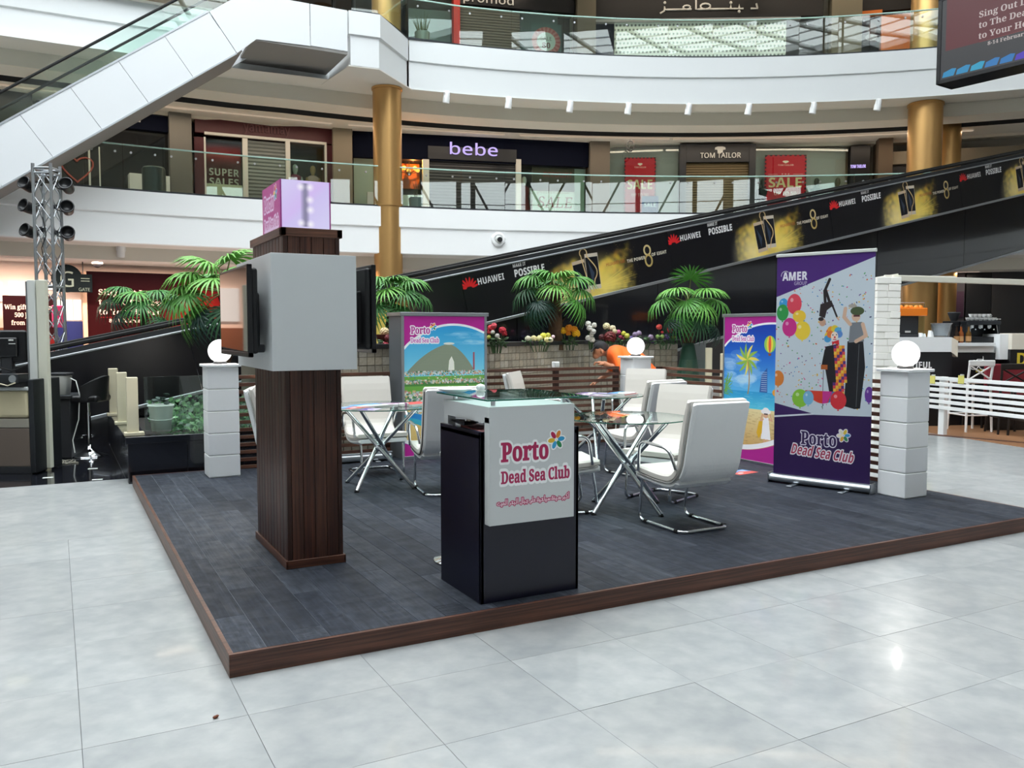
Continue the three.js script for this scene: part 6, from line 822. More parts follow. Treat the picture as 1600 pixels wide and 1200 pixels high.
{
  const t = thing('framed_poster', 'thin silver framed poster of a bright blue beach with a palm', 'poster', [6.765, DECK, -7.5], -P / 2), W = 1.06, H = 1.625;
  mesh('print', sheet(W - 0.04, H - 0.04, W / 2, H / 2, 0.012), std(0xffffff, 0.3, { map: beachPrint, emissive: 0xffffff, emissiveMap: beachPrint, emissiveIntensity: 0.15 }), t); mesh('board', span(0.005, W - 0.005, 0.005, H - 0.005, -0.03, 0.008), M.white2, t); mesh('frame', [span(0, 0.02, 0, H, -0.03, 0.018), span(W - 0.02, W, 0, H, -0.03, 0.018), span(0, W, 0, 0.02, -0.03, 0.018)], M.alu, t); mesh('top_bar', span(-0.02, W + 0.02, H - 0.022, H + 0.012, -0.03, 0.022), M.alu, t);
}
const circusPrint = canvasTex(720, 1620, (g, w, h) => {
  g.fillStyle = '#ccd8e2'; g.fillRect(0, 0, w, h); const conf = ['#d84a8c', '#e8b830', '#3a8ac8', '#5a3a8a', '#48a060', '#e06a3a', '#34406a'];
  for (let i = 0; i < 420; i++) { const x = rnd(10, w - 10), y = rnd(150, 1100); if (rnd() < 0.35 && y < 800) continue; g.save(); g.translate(x, y); g.rotate(rnd(0, 6)); g.fillStyle = conf[Math.floor(rnd(0, 7))]; g.fillRect(0, 0, rnd(5, 14), rnd(4, 9)); g.restore(); }
  const bal = (x, y, rx, ry, c) => { disc(g, x, y, rx, ry, c); shape(g, [[x - 8, y + ry + 10], [x, y + ry - 4], [x + 8, y + ry + 10]], c); disc(g, x - rx * 0.35, y - ry * 0.4, rx * 0.22, ry * 0.2, 'rgba(255,255,255,.5)'); };
  bal(56, 345, 34, 38, '#3a9ad8'); bal(140, 350, 56, 74, '#e0485c'); bal(50, 412, 46, 60, '#2f9a4c'); bal(180, 440, 50, 44, '#f0c83c'); bal(206, 545, 60, 68, '#f0d040'); bal(106, 520, 56, 68, '#d0308c');
  // acrobat diving head first
  g.strokeStyle = '#241c20'; g.lineCap = 'round'; g.lineWidth = 20; g.beginPath(); g.moveTo(402, 180); g.lineTo(372, 250); g.lineTo(400, 330); g.moveTo(366, 260); g.lineTo(372, 340); g.stroke(); shape(g, [[338, 356], [420, 330], [424, 372], [386, 400], [372, 456], [330, 440]], '#2c2226'); g.lineWidth = 13; g.beginPath(); g.moveTo(418, 348); g.lineTo(440, 400); g.lineTo(462, 452); g.stroke(); g.strokeStyle = '#d8a888'; g.lineWidth = 10; g.beginPath(); g.moveTo(462, 452); g.lineTo(474, 468); g.stroke(); disc(g, 356, 486, 24, 28, '#caa088'); disc(g, 344, 462, 20, 14, '#2a2022');
  // stilt walker: helmet, grey waistcoat, raised arm, very long dark trousers
  shape(g, [[540, 620], [650, 610], [668, 800], [640, 1090], [600, 1096], [524, 1080], [538, 800]], '#191b22'); g.strokeStyle = 'rgba(210,214,220,.5)'; g.lineWidth = 3; g.beginPath(); g.moveTo(622, 640); g.lineTo(612, 1080); g.stroke(); shape(g, [[556, 490], [640, 484], [656, 620], [548, 630]], '#7d828a'); g.strokeStyle = '#d8b49c'; g.lineWidth = 26; g.beginPath(); g.moveTo(556, 500); g.lineTo(512, 450); g.lineTo(520, 390); g.moveTo(644, 500); g.lineTo(668, 580); g.lineTo(600, 620); g.stroke(); disc(g, 596, 446, 30, 36, '#dcb8a0'); disc(g, 604, 408, 48, 30, '#4a5a3c'); g.fillStyle = '#5a2a34'; g.fillRect(578, 436, 44, 12); disc(g, 570, 372, 30, 14, 'rgba(150,130,110,.6)');
  // clown with rainbow wig and checked dungarees
  shape(g, [[380, 660], [470, 640], [520, 780], [510, 1000], [470, 1010], [420, 1000], [384, 820]], '#1d1a20'); for (let y = 650; y < 1060; y += 22) for (let x = 0; x < 4; x++) { g.fillStyle = ['#e88a2c', '#5a2a7a', '#d8484c', '#e8c040'][(x + Math.floor(y / 22)) % 4]; g.fillRect(440 + x * 20 + (y - 650) * 0.1 - (y > 900 ? 26 : 0), y, 20, 22); } shape(g, [[430, 620], [450, 634], [430, 650]], '#d82c34'); shape(g, [[424, 628], [478, 610], [482, 648]], '#d82c34'); for (const [x, y, c] of [[410, 556, '#e8603a'], [420, 540, '#f0a030'], [446, 532, '#e8d040'], [470, 546, '#58b0d8'], [400, 580, '#f0d040'], [396, 604, '#4a9ad0'], [478, 570, '#5a8ad0'], [416, 572, '#e8783a']]) disc(g, x, y, 26, 26, c); disc(g, 446, 584, 26, 32, '#f0dcd0'); disc(g, 448, 592, 7, 7, '#d83030'); g.fillStyle = '#c03040'; g.fillRect(436, 604, 24, 6); disc(g, 434, 576, 4, 5, '#203060'); disc(g, 460, 574, 4, 5, '#203060'); g.strokeStyle = '#1d1a20'; g.lineWidth = 34; g.beginPath(); g.moveTo(392, 690); g.lineTo(372, 800); g.stroke(); g.fillStyle = '#b8602c'; g.fillRect(352, 790, 48, 34);
  g.strokeStyle = '#3a3a44'; g.lineWidth = 4; g.beginPath(); g.moveTo(370, 830); g.lineTo(370, 1110); g.stroke(); g.beginPath(); g.moveTo(236, 980); g.quadraticCurveTo(366, 1160, 500, 980); g.closePath(); g.fillStyle = '#d8402c'; g.fill(); shape(g, [[368, 980], [440, 980], [400, 1066], [368, 1072]], '#c83090'); shape(g, [[440, 980], [500, 980], [460, 1040], [410, 1064]], '#2a78b8');
  bal(200, 1040, 62, 66, '#8ac83e'); bal(262, 1034, 40, 52, '#7ab8dc'); bal(484, 1040, 58, 66, '#d8303c'); bal(24, 900, 46, 58, '#e08438'); bal(700, 990, 30, 56, '#6a3a9a');
  // purple fields, top wedge and foot
  shape(g, [[0, 0], [w, 0], [w, 36], [0, 296]], '#4a2578'); shape(g, [[0, 1086], [290, 1146], [0, 1180]], '#3a1f60'); shape(g, [[0, 1194], [300, 1156], [w, 1142], [w, h], [0, h]], '#2f1850'); g.strokeStyle = '#dfe4ec'; g.lineWidth = 9; g.beginPath(); g.moveTo(0, 1188); g.lineTo(300, 1150); g.stroke();
  words(g, 'AMER', 44, 176, 82, '#eceaf4', { bold: true, w: 190, stroke: '#eceaf4', sw: 3 }); words(g, 'GROUP', 134, 212, 34, '#cfc6e0', { w: 100 }); g.strokeStyle = '#eceaf4'; g.lineWidth = 4; g.beginPath(); g.arc(66, 140, 32, 3, 5.4); g.stroke();
  words(g, 'Porto', 210, 1376, 130, null, { font: SERIF, bold: true, stroke: '#eae6f2', sw: 18, w: 270 }); words(g, 'Porto', 210, 1376, 130, '#2f1850', { font: SERIF, bold: true, stroke: '#2f1850', sw: 3, w: 270 }); words(g, 'Dead Sea Club', 130, 1452, 104, null, { italic: 0.18, bold: true, stroke: '#f2ecf2', sw: 18, w: 470, rot: 0.06 }); words(g, 'Dead Sea Club', 130, 1452, 104, '#b03a5a', { italic: 0.18, bold: true, w: 470, rot: 0.06 }); flower(g, 528, 1290, 46, ['#e8c84a', '#3a9ad0', '#3a8a5a', '#e8b040', '#f0e8d0', '#e8e4d0'], '#eae6f2');
});
{
  const a = V(6.056, DECK, -6.028), b = V(6.365, DECK, -5.128), u = b.clone().sub(a), W = u.length(), t = thing('roll_up_banner', 'tall purple and white roll-up banner with circus performers and balloons', 'banner', a.toArray(), -Math.atan2(u.z, u.x)), H = 2.165;
  mesh('print', card(W - 0.04, H - 0.1, 0.004, W / 2, 0.08 + (H - 0.1) / 2, 0.0), print(circusPrint, 0.42), t); mesh('base', lathe([[0.001, 0], [0.055, 0], [0.055, W], [0.001, W]], 24).scale(0.75, 1, 1).rotateZ(-P / 2).translate(0, 0.045, 0), M.alu, t); for (const x of [-0.012, W]) mesh('end_cap', span(x, x + 0.012, 0, 0.095, -0.06, 0.06, 0.004), M.steel, t); mesh('foot', rbox(0.05, 0.012, 0.24, 0.004, 0.26, 0.006, 0.06), M.steel, t); mesh('foot', rbox(0.05, 0.012, 0.24, 0.004, 0.74, 0.006, 0.06), M.steel, t); mesh('top_bar', rbox(W - 0.02, 0.03, 0.022, 0.006, W / 2, H - 0.01, 0), M.white2, t); mesh('support_pole', cyl(0.011, 0.011, H - 0.1, W / 2, H / 2, -0.03, 10), M.steel, t);
}
// ---------- cafe at the right ----------
function facing(px, d) { const p = atDepth(px, 516, d), s = d / FOCAL; return { pos: [p.x, 0, p.z], x: (q) => (q - px) * s, y: (py) => atDepth(px, py, d).y, s }; }
{
  const f = facing(1387, 12.0), t = thing('stone_pillar', 'white rough split-stone pillar behind the purple roll-up banner', 'pillar', f.pos, -YAW), H = f.y(433), st = std(0xfcfaf4, 0.85), rows = 24, w = 0.33;
  mesh('core', span(-w / 2 + 0.02, w / 2 - 0.02, 0, H, -w, -0.02), st, t);
  for (let i = 0; i < rows; i++) { const y0 = i * H / rows, h = H / rows - 0.004, c = rnd(-0.06, 0.06); for (const [a, b] of [[-w / 2, c], [c + 0.004, w / 2]]) { const o = rnd(0, 0.018), g = rbox(b - a + rnd(0, 0.012), h, w * 0.6, 0.008, (a + b) / 2, y0 + h / 2, -w * 0.3 + o, rnd(-0.03, 0.03), 0, rnd(-0.03, 0.03)); mesh('stone', g, st, t); } }
  const g = facing(1500, 12.05), b = thing('canopy_beam', 'long off-white canopy beam over the cafe counter', 'beam', g.pos, -YAW); mesh('beam', [place(rbox(2.9, 0.075, 0.1, 0.006), 0.5, g.y(439.5), -0.08, 0, 0, -0.032)], std(0xd9d6c8, 0.6), b); mesh('cross_beam', place(rbox(0.4, 0.06, 0.08, 0.006), g.x(1384), g.y(434), -0.12, 0, 0, 0.16), std(0xd9d6c8, 0.6), b); mesh('upper_strip', place(rbox(1.0, 0.03, 0.06, 0.004), g.x(1440), g.y(432), -0.1, 0, 0, -0.02), std(0xcfcdc2, 0.6), b); mesh('post', rbox(0.08, 2.1, 0.08, 0.006, 1.9, 1.05, -0.08), std(0xd9d6c8, 0.6), b);
}
{
  const f = facing(1388, 13.8), t = thing('coffee_counter', 'white topped cafe counter with black front panels and white block lettering', 'counter', f.pos, -YAW), x = f.x, y = f.y, W = M.whiteGloss, K = M.blackSatin;
  mesh('upper_panel', span(x(1388), x(1488), y(550), y(527), -0.5, 0), W, t); mesh('lower_panel', span(x(1388), x(1490), 0, y(550), -0.5, -0.02), K, t); mesh('corner_panel', poly([[0, 0], [0.1, -0.06], [0.1, -0.32], [0, -0.24]], 0.4).translate(x(1488), y(527), -0.4), std(0xe8e0d0, 0.5), t);
  mesh('worktop', span(x(1496), x(1562), y(541), y(536), -0.8, -0.1), W, t); mesh('upper_panel', span(x(1497), x(1562), y(551), y(541), -0.75, -0.14), std(0xdcdad6, 0.5), t); mesh('lower_panel', span(x(1490), x(1530), 0, y(551), -0.7, -0.15), K, t); mesh('lower_panel', span(x(1530.5), x(1572), 0, y(552), -0.7, -0.17), K, t); mesh('side_post', span(x(1566), x(1579), y(562), y(522), -0.6, -0.05), W, t); mesh('upper_panel', span(x(1579), x(1660), y(546), y(521), -0.6, 0.05), std(0xe9e4d6, 0.5), t); mesh('lower_panel', span(x(1579), x(1660), 0, y(546), -0.6, 0.02), K, t);
  const L = (s, px, py, size, m, z, ff = fBold) => mesh('lettering', letters(s, size, 0.008, ff).translate(x(px), y(py), z), m, t), yel = std(0xe0c83a, 0.5);
  { const g = letters('BEAUTIFUL', 0.105, 0.008, fBold, 0.86); mesh('lettering', g.translate(x(1427), y(570.5), -0.02), M.white, t); } L('D', 1597, 561, 0.2, yel, 0.02); L('LUN', 1541, 580, 0.05, yel, -0.15);
  const ring = (px, py) => new T.TorusGeometry(0.075, 0.006, 6, 24).translate(x(px), y(py), -0.14); mesh('bicycle_emblem', [ring(1531, 571), ring(1546, 571), rod([x(1531), y(571), -0.14], [x(1536), y(562), -0.14], 0.006, 6), rod([x(1536), y(562), -0.14], [x(1545), y(562), -0.14], 0.006, 6), rod([x(1545), y(562), -0.14], [x(1539), y(571), -0.14], 0.006, 6), rod([x(1545), y(557), -0.14], [x(1546), y(571), -0.14], 0.006, 6), rod([x(1531), y(571), -0.14], [x(1539), y(571), -0.14], 0.006, 6)], M.white, t);
  const on = (px, z) => [f.pos[0] + Math.cos(YAW) * x(px) - Math.sin(YAW) * z, f.pos[2] + Math.sin(YAW) * x(px) + Math.cos(YAW) * z];
  const put = (nm, l, c, px, py, z, grp) => { const [a, b] = on(px, z); return thing(nm, l, c, [a, y(py), b], -YAW, grp); };
  const j = put('juicer', 'orange juice machine with a bright orange fruit tray on the cafe counter', 'juicer', 1425, 527, -0.25); mesh('body', [rbox(0.36, 0.36, 0.3, 0.02, 0, 0.18, -0.05), rbox(0.3, 0.05, 0.34, 0.01, 0, 0.025, 0)], M.charcoal, j); mesh('tray', [rbox(0.58, 0.13, 0.34, 0.015, 0, 0.41, 0)], std(0xf0801c, 0.4), j); const fr = []; for (let i = 0; i < 7; i++) fr.push(ball(0.045, -0.24 + i * 0.08, 0.48, 0.04 * (i % 2), 12)); fr.forEach((g) => mesh('orange', g, std(0xf08a20, 0.5), j)); mesh('guard_rail', pipe([[-0.26, 0.45, 0.14], [-0.26, 0.56, 0.14], [0.24, 0.56, 0.14], [0.24, 0.45, 0.14]], 0.006, 0.02, 6), M.chrome, j); mesh('badge', box(0.09, 0.03, 0.005, 0.0, 0.09, 0.105), M.white2, j); mesh('splash_guard', rbox(0.02, 0.3, 0.2, 0.004, 0.24, 0.2, 0.05), M.glass, j);
  for (const [i, px] of [1444, 1451, 1459, 1463].entries()) { const c = put('paper_cup', ['short stack of white paper cups nearest the juice machine', 'second stack of white paper cups beside the juice machine', 'tall stack of white paper cups by the glass jar', 'stack of white paper cups touching the glass jar'][i], 'cups', px, 527, -0.12 - 0.05 * (i % 2)); const h = [0.07, 0.06, 0.11, 0.09][i]; mesh('cup', lathe([[0.001, h], [0.028, h], [0.04, 0.004], [0.036, 0], [0.001, 0]], 16), M.white, c); mesh('rim', new T.TorusGeometry(0.04, 0.004, 6, 18).rotateX(P / 2).translate(0, 0.004, 0), M.white2, c); }
  const gj = put('glass_jar', 'large clear plastic jar between the paper cups and bottles', 'jar', 1483, 527, -0.25); mesh('jar', lathe([[0.001, 0], [0.12, 0], [0.16, 0.2], [0.15, 0.22], [0.11, 0.02], [0.001, 0.02]], 24), phys(0xd8dcde, 0.1, { transmission: 0.85, thickness: 0 }), gj); mesh('lining', lathe([[0.001, 0.03], [0.09, 0.03], [0.13, 0.19], [0.17, 0.23], [0.13, 0.21]], 12), phys(0xe4e6ea, 0.5, { transmission: 0.4, thickness: 0 }), gj);
  for (const [px, c, l] of [[1505, 0x2a1a12, 'dark bottle at the left end of the coffee machine'], [1512, 0x8a4a24, 'brown labelled bottle beside the dark bottle'], [1524, 0x6a4a20, 'amber labelled bottle nearest the coffee machine']]) { const b = put('syrup_bottle', l, 'bottle', px, 537, -0.2); mesh('bottle', lathe([[0.001, 0], [0.04, 0], [0.042, 0.16], [0.018, 0.21], [0.015, 0.28], [0.001, 0.28]], 18), phys(c, 0.15), b); mesh('label', cyl(0.0428, 0.0428, 0.08, 0, 0.08, 0, 18), std(0xb88a5a, 0.6), b); mesh('cap', cyl(0.017, 0.017, 0.03, 0, 0.29, 0, 12), M.blackMatt, b); }
  const cm = put('coffee_machine', 'black and chrome coffee machine with cups on top at the right of the cafe counter', 'coffee machine', 1552, 537, -0.45); mesh('base', rbox(0.6, 0.1, 0.4, 0.015, 0, 0.06, 0.02), M.blackSatin, cm); mesh('top_housing', [rbox(0.56, 0.06, 0.36, 0.012, 0, 0.34, 0), rbox(0.04, 0.3, 0.34, 0.01, -0.26, 0.2, -0.02), rbox(0.04, 0.3, 0.34, 0.01, 0.26, 0.2, -0.02), rbox(0.5, 0.24, 0.04, 0.008, 0, 0.2, -0.14)], M.darkMetal, cm); for (const k of [-0.15, 0, 0.15]) { mesh('group_head', [cyl(0.04, 0.045, 0.06, k, 0.27, 0.06, 18), rod([k, 0.25, 0.07], [k, 0.23, 0.2], 0.012, 8)], M.chrome, cm); } mesh('steam_wand', [rod([0.22, 0.3, 0.15], [0.23, 0.1, 0.2], 0.007, 6), rod([-0.22, 0.3, 0.15], [-0.23, 0.1, 0.2], 0.007, 6)], M.chrome, cm); mesh('cup_rail', pipe([[-0.28, 0.4, 0.16], [0.28, 0.4, 0.16]], 0.006, 0.01, 6), M.chrome, cm); mesh('feet', [box(0.04, 0.02, 0.3, -0.24, 0.01, 0), box(0.04, 0.02, 0.3, 0.24, 0.01, 0)], M.rubber, cm);
  const cup = () => lathe([[0.001, 0.004], [0.022, 0.004], [0.04, 0.055], [0.036, 0.055], [0.02, 0.012], [0.001, 0.012]], 16), cg = cup(); let ci = 0; for (const [r, n] of [[0, 7], [1, 5]]) for (let i = 0; i < n; i++) { const c = put('coffee_cup', `${['first', 'second', 'third', 'fourth', 'fifth', 'sixth', 'seventh'][i]} white cup from the left in the ${r ? 'upper' : 'lower'} row on the coffee machine`, 'cup', 1531 + i * 7 + r * 5, 537, -0.38, 'white cups on top of the coffee machine'); c.position.y += 0.372 + r * 0.058; mesh('cup', cg, M.white, c); mesh('handle', new T.TorusGeometry(0.016, 0.004, 6, 12).translate(0.042, 0.03, 0), M.white, c); ci++; }
  const gr = put('coffee_grinder', 'black coffee grinder behind the bottles on the cafe counter', 'grinder', 1521, 537, -0.62); mesh('body', [rbox(0.2, 0.3, 0.24, 0.02, 0, 0.15, 0), rbox(0.26, 0.08, 0.26, 0.01, 0, 0.33, 0)], M.blackSatin, gr); mesh('hopper', lathe([[0.05, 0.37], [0.1, 0.5], [0.1, 0.52], [0.001, 0.52]], 20), M.charcoal, gr);
}
{ // white slatted cafe fence running along the stage side
  const a = V(12.05, 0, -9.95), b = V(11.08, 0, -5.6), u = b.clone().sub(a), L = u.length(), t = thing('white_fence', 'white horizontal slat fence in front of the cafe stools', 'fence', a.toArray(), -Math.atan2(u.z, u.x)); for (let i = 0; i < 6; i++) mesh('slat', rbox(L, 0.052, 0.022, 0.004, L / 2, 0.845 - i * 0.087, 0.02), M.white, t); for (const p of [0.06, 1.79, 3.6]) mesh('post', rbox(0.11, 0.87, 0.07, 0.005, p, 0.435, -0.03), M.white, t);
  for (const [px, l] of [[1460, 'yellow tag on the white fence beside the purple banner pillar'], [1505, 'yellow tag on the white fence under the white chair']]) { const r = ray(px, 593), n = V(-u.z, 0, u.x).normalize(), k = a.clone().sub(eye).dot(n) / r.dot(n), q = eye.clone().addScaledVector(r, k); const g = thing('price_tag', l, 'tag', [q.x, q.y - 0.06, q.z], -Math.atan2(u.z, u.x)); mesh('card', rbox(0.11, 0.12, 0.006, 0.002, 0, 0.06, 0.038), std(0xe8e07a, 0.6), g); mesh('clip', rbox(0.03, 0.02, 0.05, 0.003, 0, 0.125, 0.02), M.white2, g); }
  const fl = structGroup('cafe_floor', [0, 0, 0]); mesh('flooring', metric(place(poly([[12.2, 10.6], [11.0, 5.2], [19, 5.2], [19, 10.6]], 0.006), 0, 0, 0, -P / 2)), std(0x9a6f4e, 0.45), fl); mesh('edge_strip', place(rbox(5.3, 0.012, 0.1, 0.003), 11.6, 0.006, -7.9, 0, Math.atan2(5.4, -1.2) + P, 0), std(0x5a3a2c, 0.6), fl);
}
function barChair(px, py, d, turn, m, label, seatM = m) {
  const top = atDepth(px, py, d), t = thing('bar_chair', label, 'bar chair', [top.x, 0, top.z], turn), h = top.y, sh = h - 0.34, w = 0.19;
  for (const [x, z] of [[-w, 0.18], [w, 0.18], [-w, -0.2], [w, -0.2]]) mesh('leg', rod([x * 1.15, 0, z * 1.15], [x, sh, z], 0.018, 8, 0.021), m, t);
  mesh('seat', rbox(0.42, 0.04, 0.42, 0.015, 0, sh, 0, 0, 0, 0, 2), seatM, t); for (const x of [-w, w]) mesh('back_post', rod([x, sh, -0.2], [x * 1.03, h - 0.02, -0.25], 0.019, 8), m, t);
  mesh('top_rail', rbox(0.44, 0.09, 0.03, 0.014, 0, h - 0.045, -0.25, 0, 0, 0, 2), m, t); mesh('cross_bar', rod([-w, sh + 0.04, -0.215], [w, h - 0.08, -0.245], 0.013, 8), m, t); mesh('cross_bar', rod([w, sh + 0.04, -0.21], [-w, h - 0.08, -0.24], 0.013, 8), m, t);
  for (const [a, b] of [[[-w, 0.18], [w, 0.18]], [[-w, -0.2], [w, -0.2]], [[-w, 0.18], [-w, -0.2]], [[w, 0.18], [w, -0.2]]]) mesh('stretcher', rod([a[0] * 1.1, 0.26, a[1] * 1.1], [b[0] * 1.1, 0.26, b[1] * 1.1], 0.012, 8), m, t);
}
const darkWood = std(0x1a1412, 0.5);
barChair(1517, 562, 13.25, -YAW + P + 0.15, M.white, 'white cross-backed bar chair behind the white cafe fence'); barChair(1576, 567, 12.9, -YAW + P - 0.1, darkWood, 'dark cross-backed bar chair behind the white cafe fence');
barChair(1540, 590, 13.8, -YAW + 0.2, darkWood, 'dark bar chair facing the cafe counter between the white and black chairs'); barChair(1615, 572, 12.4, -YAW + P, darkWood, 'dark bar chair at the right picture edge behind the white fence');
{ const f = facing(1572, 13.25), t = thing('banquette', 'dark red padded back panel behind the dark bar chair', 'banquette', f.pos, -YAW); mesh('panel', rbox(0.62, 0.5, 0.08, 0.03, 0, 0.79, 0, 0, 0, 0, 2), std(0x7a1a28, 0.6), t); mesh('panel', rbox(0.4, 0.44, 0.08, 0.03, 0.56, 0.78, 0, 0, 0, 0, 2), std(0x7a1a28, 0.6), t); mesh('base', rbox(0.9, 0.54, 0.06, 0.01, 0.2, 0.27, -0.02), darkWood, t); }
// ---------- stooping person behind the back fence ----------
function flesh(bones, cell, k, smooth = 0) {
  const lo = V(9, 9, 9), hi = V(-9, -9, -9); bones.forEach(([a, b, r, q]) => [[a, r], [b, q]].forEach(([p, s]) => { lo.min(V(p[0] - s, p[1] - s, p[2] - s)); hi.max(V(p[0] + s, p[1] + s, p[2] + s)); }));
  const c = lo.clone().add(hi).multiplyScalar(0.5), half = Math.max(hi.x - lo.x, hi.y - lo.y, hi.z - lo.z) / 2 + 4 * cell, n = Math.min(170, Math.ceil(2 * half / cell)), mc = new MarchingCubes(n, undefined, false, false, 400000); mc.isolation = 0;
  const B = bones.map(([a, b, r, q]) => { const A = vec(a), D = vec(b).sub(A); return { A, D, l: Math.max(1e-9, D.lengthSq()), r, q }; }), p = V(0, 0, 0);
  for (let z = 0; z < n; z++) for (let y = 0; y < n; y++) for (let x = 0; x < n; x++) {
    p.set((x - n / 2) / (n / 2), (y - n / 2) / (n / 2), (z - n / 2) / (n / 2)).multiplyScalar(half).add(c); let e = 0;
    for (const b of B) { const vx = p.x - b.A.x, vy = p.y - b.A.y, vz = p.z - b.A.z, t = Math.min(1, Math.max(0, (vx * b.D.x + vy * b.D.y + vz * b.D.z) / b.l)), dx = vx - b.D.x * t, dy = vy - b.D.y * t, dz = vz - b.D.z * t; e += Math.exp(-k * (Math.sqrt(dx * dx + dy * dy + dz * dz) - (b.r + (b.q - b.r) * t))); }
    mc.field[x + y * n + z * n * n] = Math.log(Math.max(e, 1e-30)) / k;
  }
  mc.update(); const m = mc.count, g = new T.BufferGeometry(), ps = mc.positionArray.slice(0, m * 3), ns = mc.normalArray.slice(0, m * 3);
  for (let i = 0; i < m; i++) { ps[3 * i] = ps[3 * i] * half + c.x; ps[3 * i + 1] = ps[3 * i + 1] * half + c.y; ps[3 * i + 2] = ps[3 * i + 2] * half + c.z; }
  g.setAttribute('position', new T.BufferAttribute(ps, 3)); g.setAttribute('normal', new T.BufferAttribute(ns, 3)); return g;
}
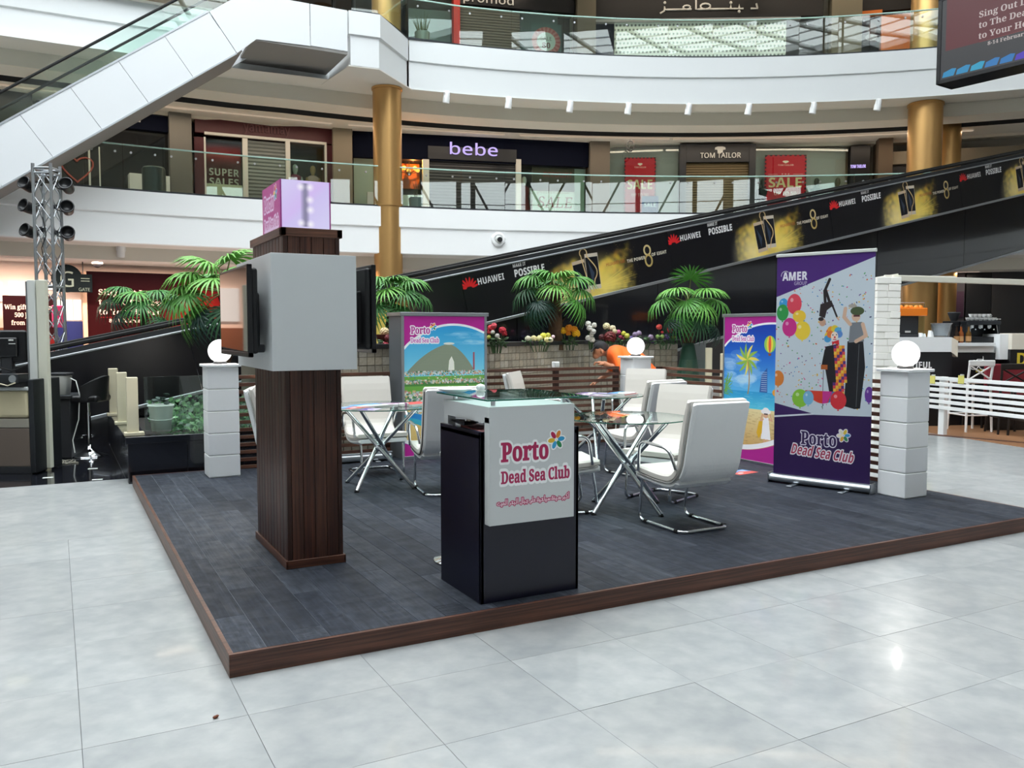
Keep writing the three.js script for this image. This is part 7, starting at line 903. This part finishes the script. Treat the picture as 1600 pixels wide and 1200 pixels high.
{
  const p = atDepth(940, 516, 11.75), t = thing('person', 'person in an orange top and black cap stooping behind the back fence', 'person', [p.x, 0, p.z], -YAW), skin = std(0xa06c4e, 0.55), shirt = std(0xe8631c, 0.75), dark = std(0x15151a, 0.8);
  // x to the right of the view, y up, z towards the viewer; the trunk leans far to the left
  const head = [[[-0.015, 1.30, 0], [-0.03, 1.285, 0], 0.085, 0.08], [[-0.05, 1.25, 0], [-0.075, 1.215, 0], 0.055, 0.045], [[-0.085, 1.262, 0], [-0.107, 1.245, 0], 0.012, 0.014], [[-0.07, 1.205, 0], [-0.085, 1.195, 0], 0.03, 0.024], [[0.0, 1.275, 0.085], [0.005, 1.255, 0.09], 0.014, 0.012], [[0.0, 1.275, -0.085], [0.005, 1.255, -0.09], 0.014, 0.012], [[-0.087, 1.222, 0.018], [-0.087, 1.222, -0.018], 0.011, 0.011], [[-0.075, 1.29, 0.04], [-0.088, 1.285, 0.03], 0.016, 0.012], [[-0.075, 1.29, -0.04], [-0.088, 1.285, -0.03], 0.016, 0.012]];
  const trunk = [[[0.02, 1.27, 0], [0.17, 1.25, 0], 0.055, 0.07], [[0.17, 1.24, 0.13], [0.17, 1.24, -0.13], 0.085, 0.085], [[0.22, 1.22, 0.04], [0.48, 1.13, 0.03], 0.12, 0.12], [[0.22, 1.22, -0.04], [0.48, 1.13, -0.03], 0.12, 0.12], [[0.5, 1.1, 0.06], [0.66, 0.95, 0.08], 0.12, 0.11], [[0.5, 1.1, -0.06], [0.66, 0.95, -0.08], 0.12, 0.11]];
  const limbs = [[[0.17, 1.235, 0.17], [0.235, 1.03, 0.22], 0.055, 0.043], [[0.235, 1.03, 0.22], [0.03, 1.105, 0.18], 0.042, 0.028], [[0.17, 1.235, -0.17], [0.16, 0.98, -0.2], 0.055, 0.043], [[0.16, 0.98, -0.2], [-0.03, 0.86, -0.14], 0.042, 0.028], [[0.66, 0.95, 0.09], [0.6, 0.5, 0.1], 0.09, 0.06], [[0.6, 0.5, 0.1], [0.7, 0.09, 0.1], 0.058, 0.036], [[0.66, 0.95, -0.09], [0.66, 0.5, -0.1], 0.09, 0.06], [[0.66, 0.5, -0.1], [0.76, 0.09, -0.1], 0.058, 0.036]];
  const hand = (x, y, z, dx, dy) => { const L = Math.hypot(dx, dy), ux = dx / L, uy = dy / L, o = [[[x, y, z], [x + ux * 0.07, y + uy * 0.07, z], 0.026, 0.026], [[x + ux * 0.03, y + uy * 0.03, z + 0.025], [x + ux * 0.07, y + uy * 0.07, z + 0.028], 0.016, 0.015], [[x + ux * 0.03, y + uy * 0.03, z - 0.025], [x + ux * 0.07, y + uy * 0.07, z - 0.028], 0.016, 0.015]]; for (let i = 0; i < 4; i++) { const zz = z - 0.033 + i * 0.022, l = [0.055, 0.068, 0.072, 0.062][i], bx = x + ux * 0.085, by = y + uy * 0.085; o.push([[bx, by, zz], [bx + ux * l * 0.6, by + uy * l * 0.6 - 0.008, zz], 0.0095, 0.009], [[bx + ux * l * 0.6, by + uy * l * 0.6 - 0.008, zz], [bx + ux * l * 0.85, by + uy * l * 0.6 - 0.04, zz], 0.009, 0.0075]); } o.push([[x + ux * 0.02, y + uy * 0.02, z + 0.03], [x + ux * 0.06, y + uy * 0.06 - 0.02, z + 0.055], 0.013, 0.01], [[x + ux * 0.06, y + uy * 0.06 - 0.02, z + 0.055], [x + ux * 0.09, y + uy * 0.09 - 0.03, z + 0.05], 0.01, 0.008]); return o; };
  const body = flesh([...trunk, ...limbs, [[0.02, 1.105, 0.18], [0.0, 1.11, 0.178], 0.026, 0.024]], 0.014, 60), hd = flesh(head.concat([[[0.0, 1.27, 0], [0.08, 1.258, 0], 0.06, 0.056]]), 0.005, 130), h1 = flesh(hand(0.02, 1.106, 0.18, -1, 0.22), 0.004, 260), h2 = flesh(hand(-0.03, 0.86, -0.14, -0.9, -0.5), 0.005, 240);
  mesh('body', [body, hd, h1, h2], skin, t);
  mesh('shirt', flesh([...trunk.slice(1).map(([a, b, r, q]) => [a, b, r + 0.014, q + 0.014]), [[0.17, 1.235, 0.17], [0.225, 1.06, 0.215], 0.072, 0.064], [[0.17, 1.235, -0.17], [0.165, 1.03, -0.195], 0.072, 0.064]], 0.012, 70), shirt, t);
  mesh('trousers', flesh([[[0.56, 1.02, 0.05], [0.66, 0.93, 0.08], 0.13, 0.125], [[0.56, 1.02, -0.05], [0.66, 0.93, -0.08], 0.13, 0.125], [[0.66, 0.95, 0.09], [0.6, 0.5, 0.1], 0.105, 0.075], [[0.6, 0.5, 0.1], [0.7, 0.12, 0.1], 0.072, 0.062], [[0.66, 0.95, -0.09], [0.66, 0.5, -0.1], 0.105, 0.075], [[0.66, 0.5, -0.1], [0.76, 0.12, -0.1], 0.072, 0.062]], 0.014, 60), dark, t);
  const cap = flesh([[[0.0, 1.325, 0], [-0.03, 1.33, 0], 0.088, 0.082], [[0.045, 1.30, 0], [0.05, 1.27, 0], 0.06, 0.05]], 0.007, 90); mesh('hair', cap, dark, t); mesh('cap_brim', place(rbox(0.1, 0.012, 0.15, 0.006, 0, 0, 0, 0, 0, 0, 2), -0.115, 1.305, 0, 0, 0, 0.95), dark, t);
  for (const z of [0.1, -0.1]) mesh('shoe', rbox(0.25, 0.085, 0.095, 0.04, z > 0 ? 0.66 : 0.72, 0.0425, z, 0, 0, 0, 3), M.blackSatin, t);
}
renderer.render(scene, camera);
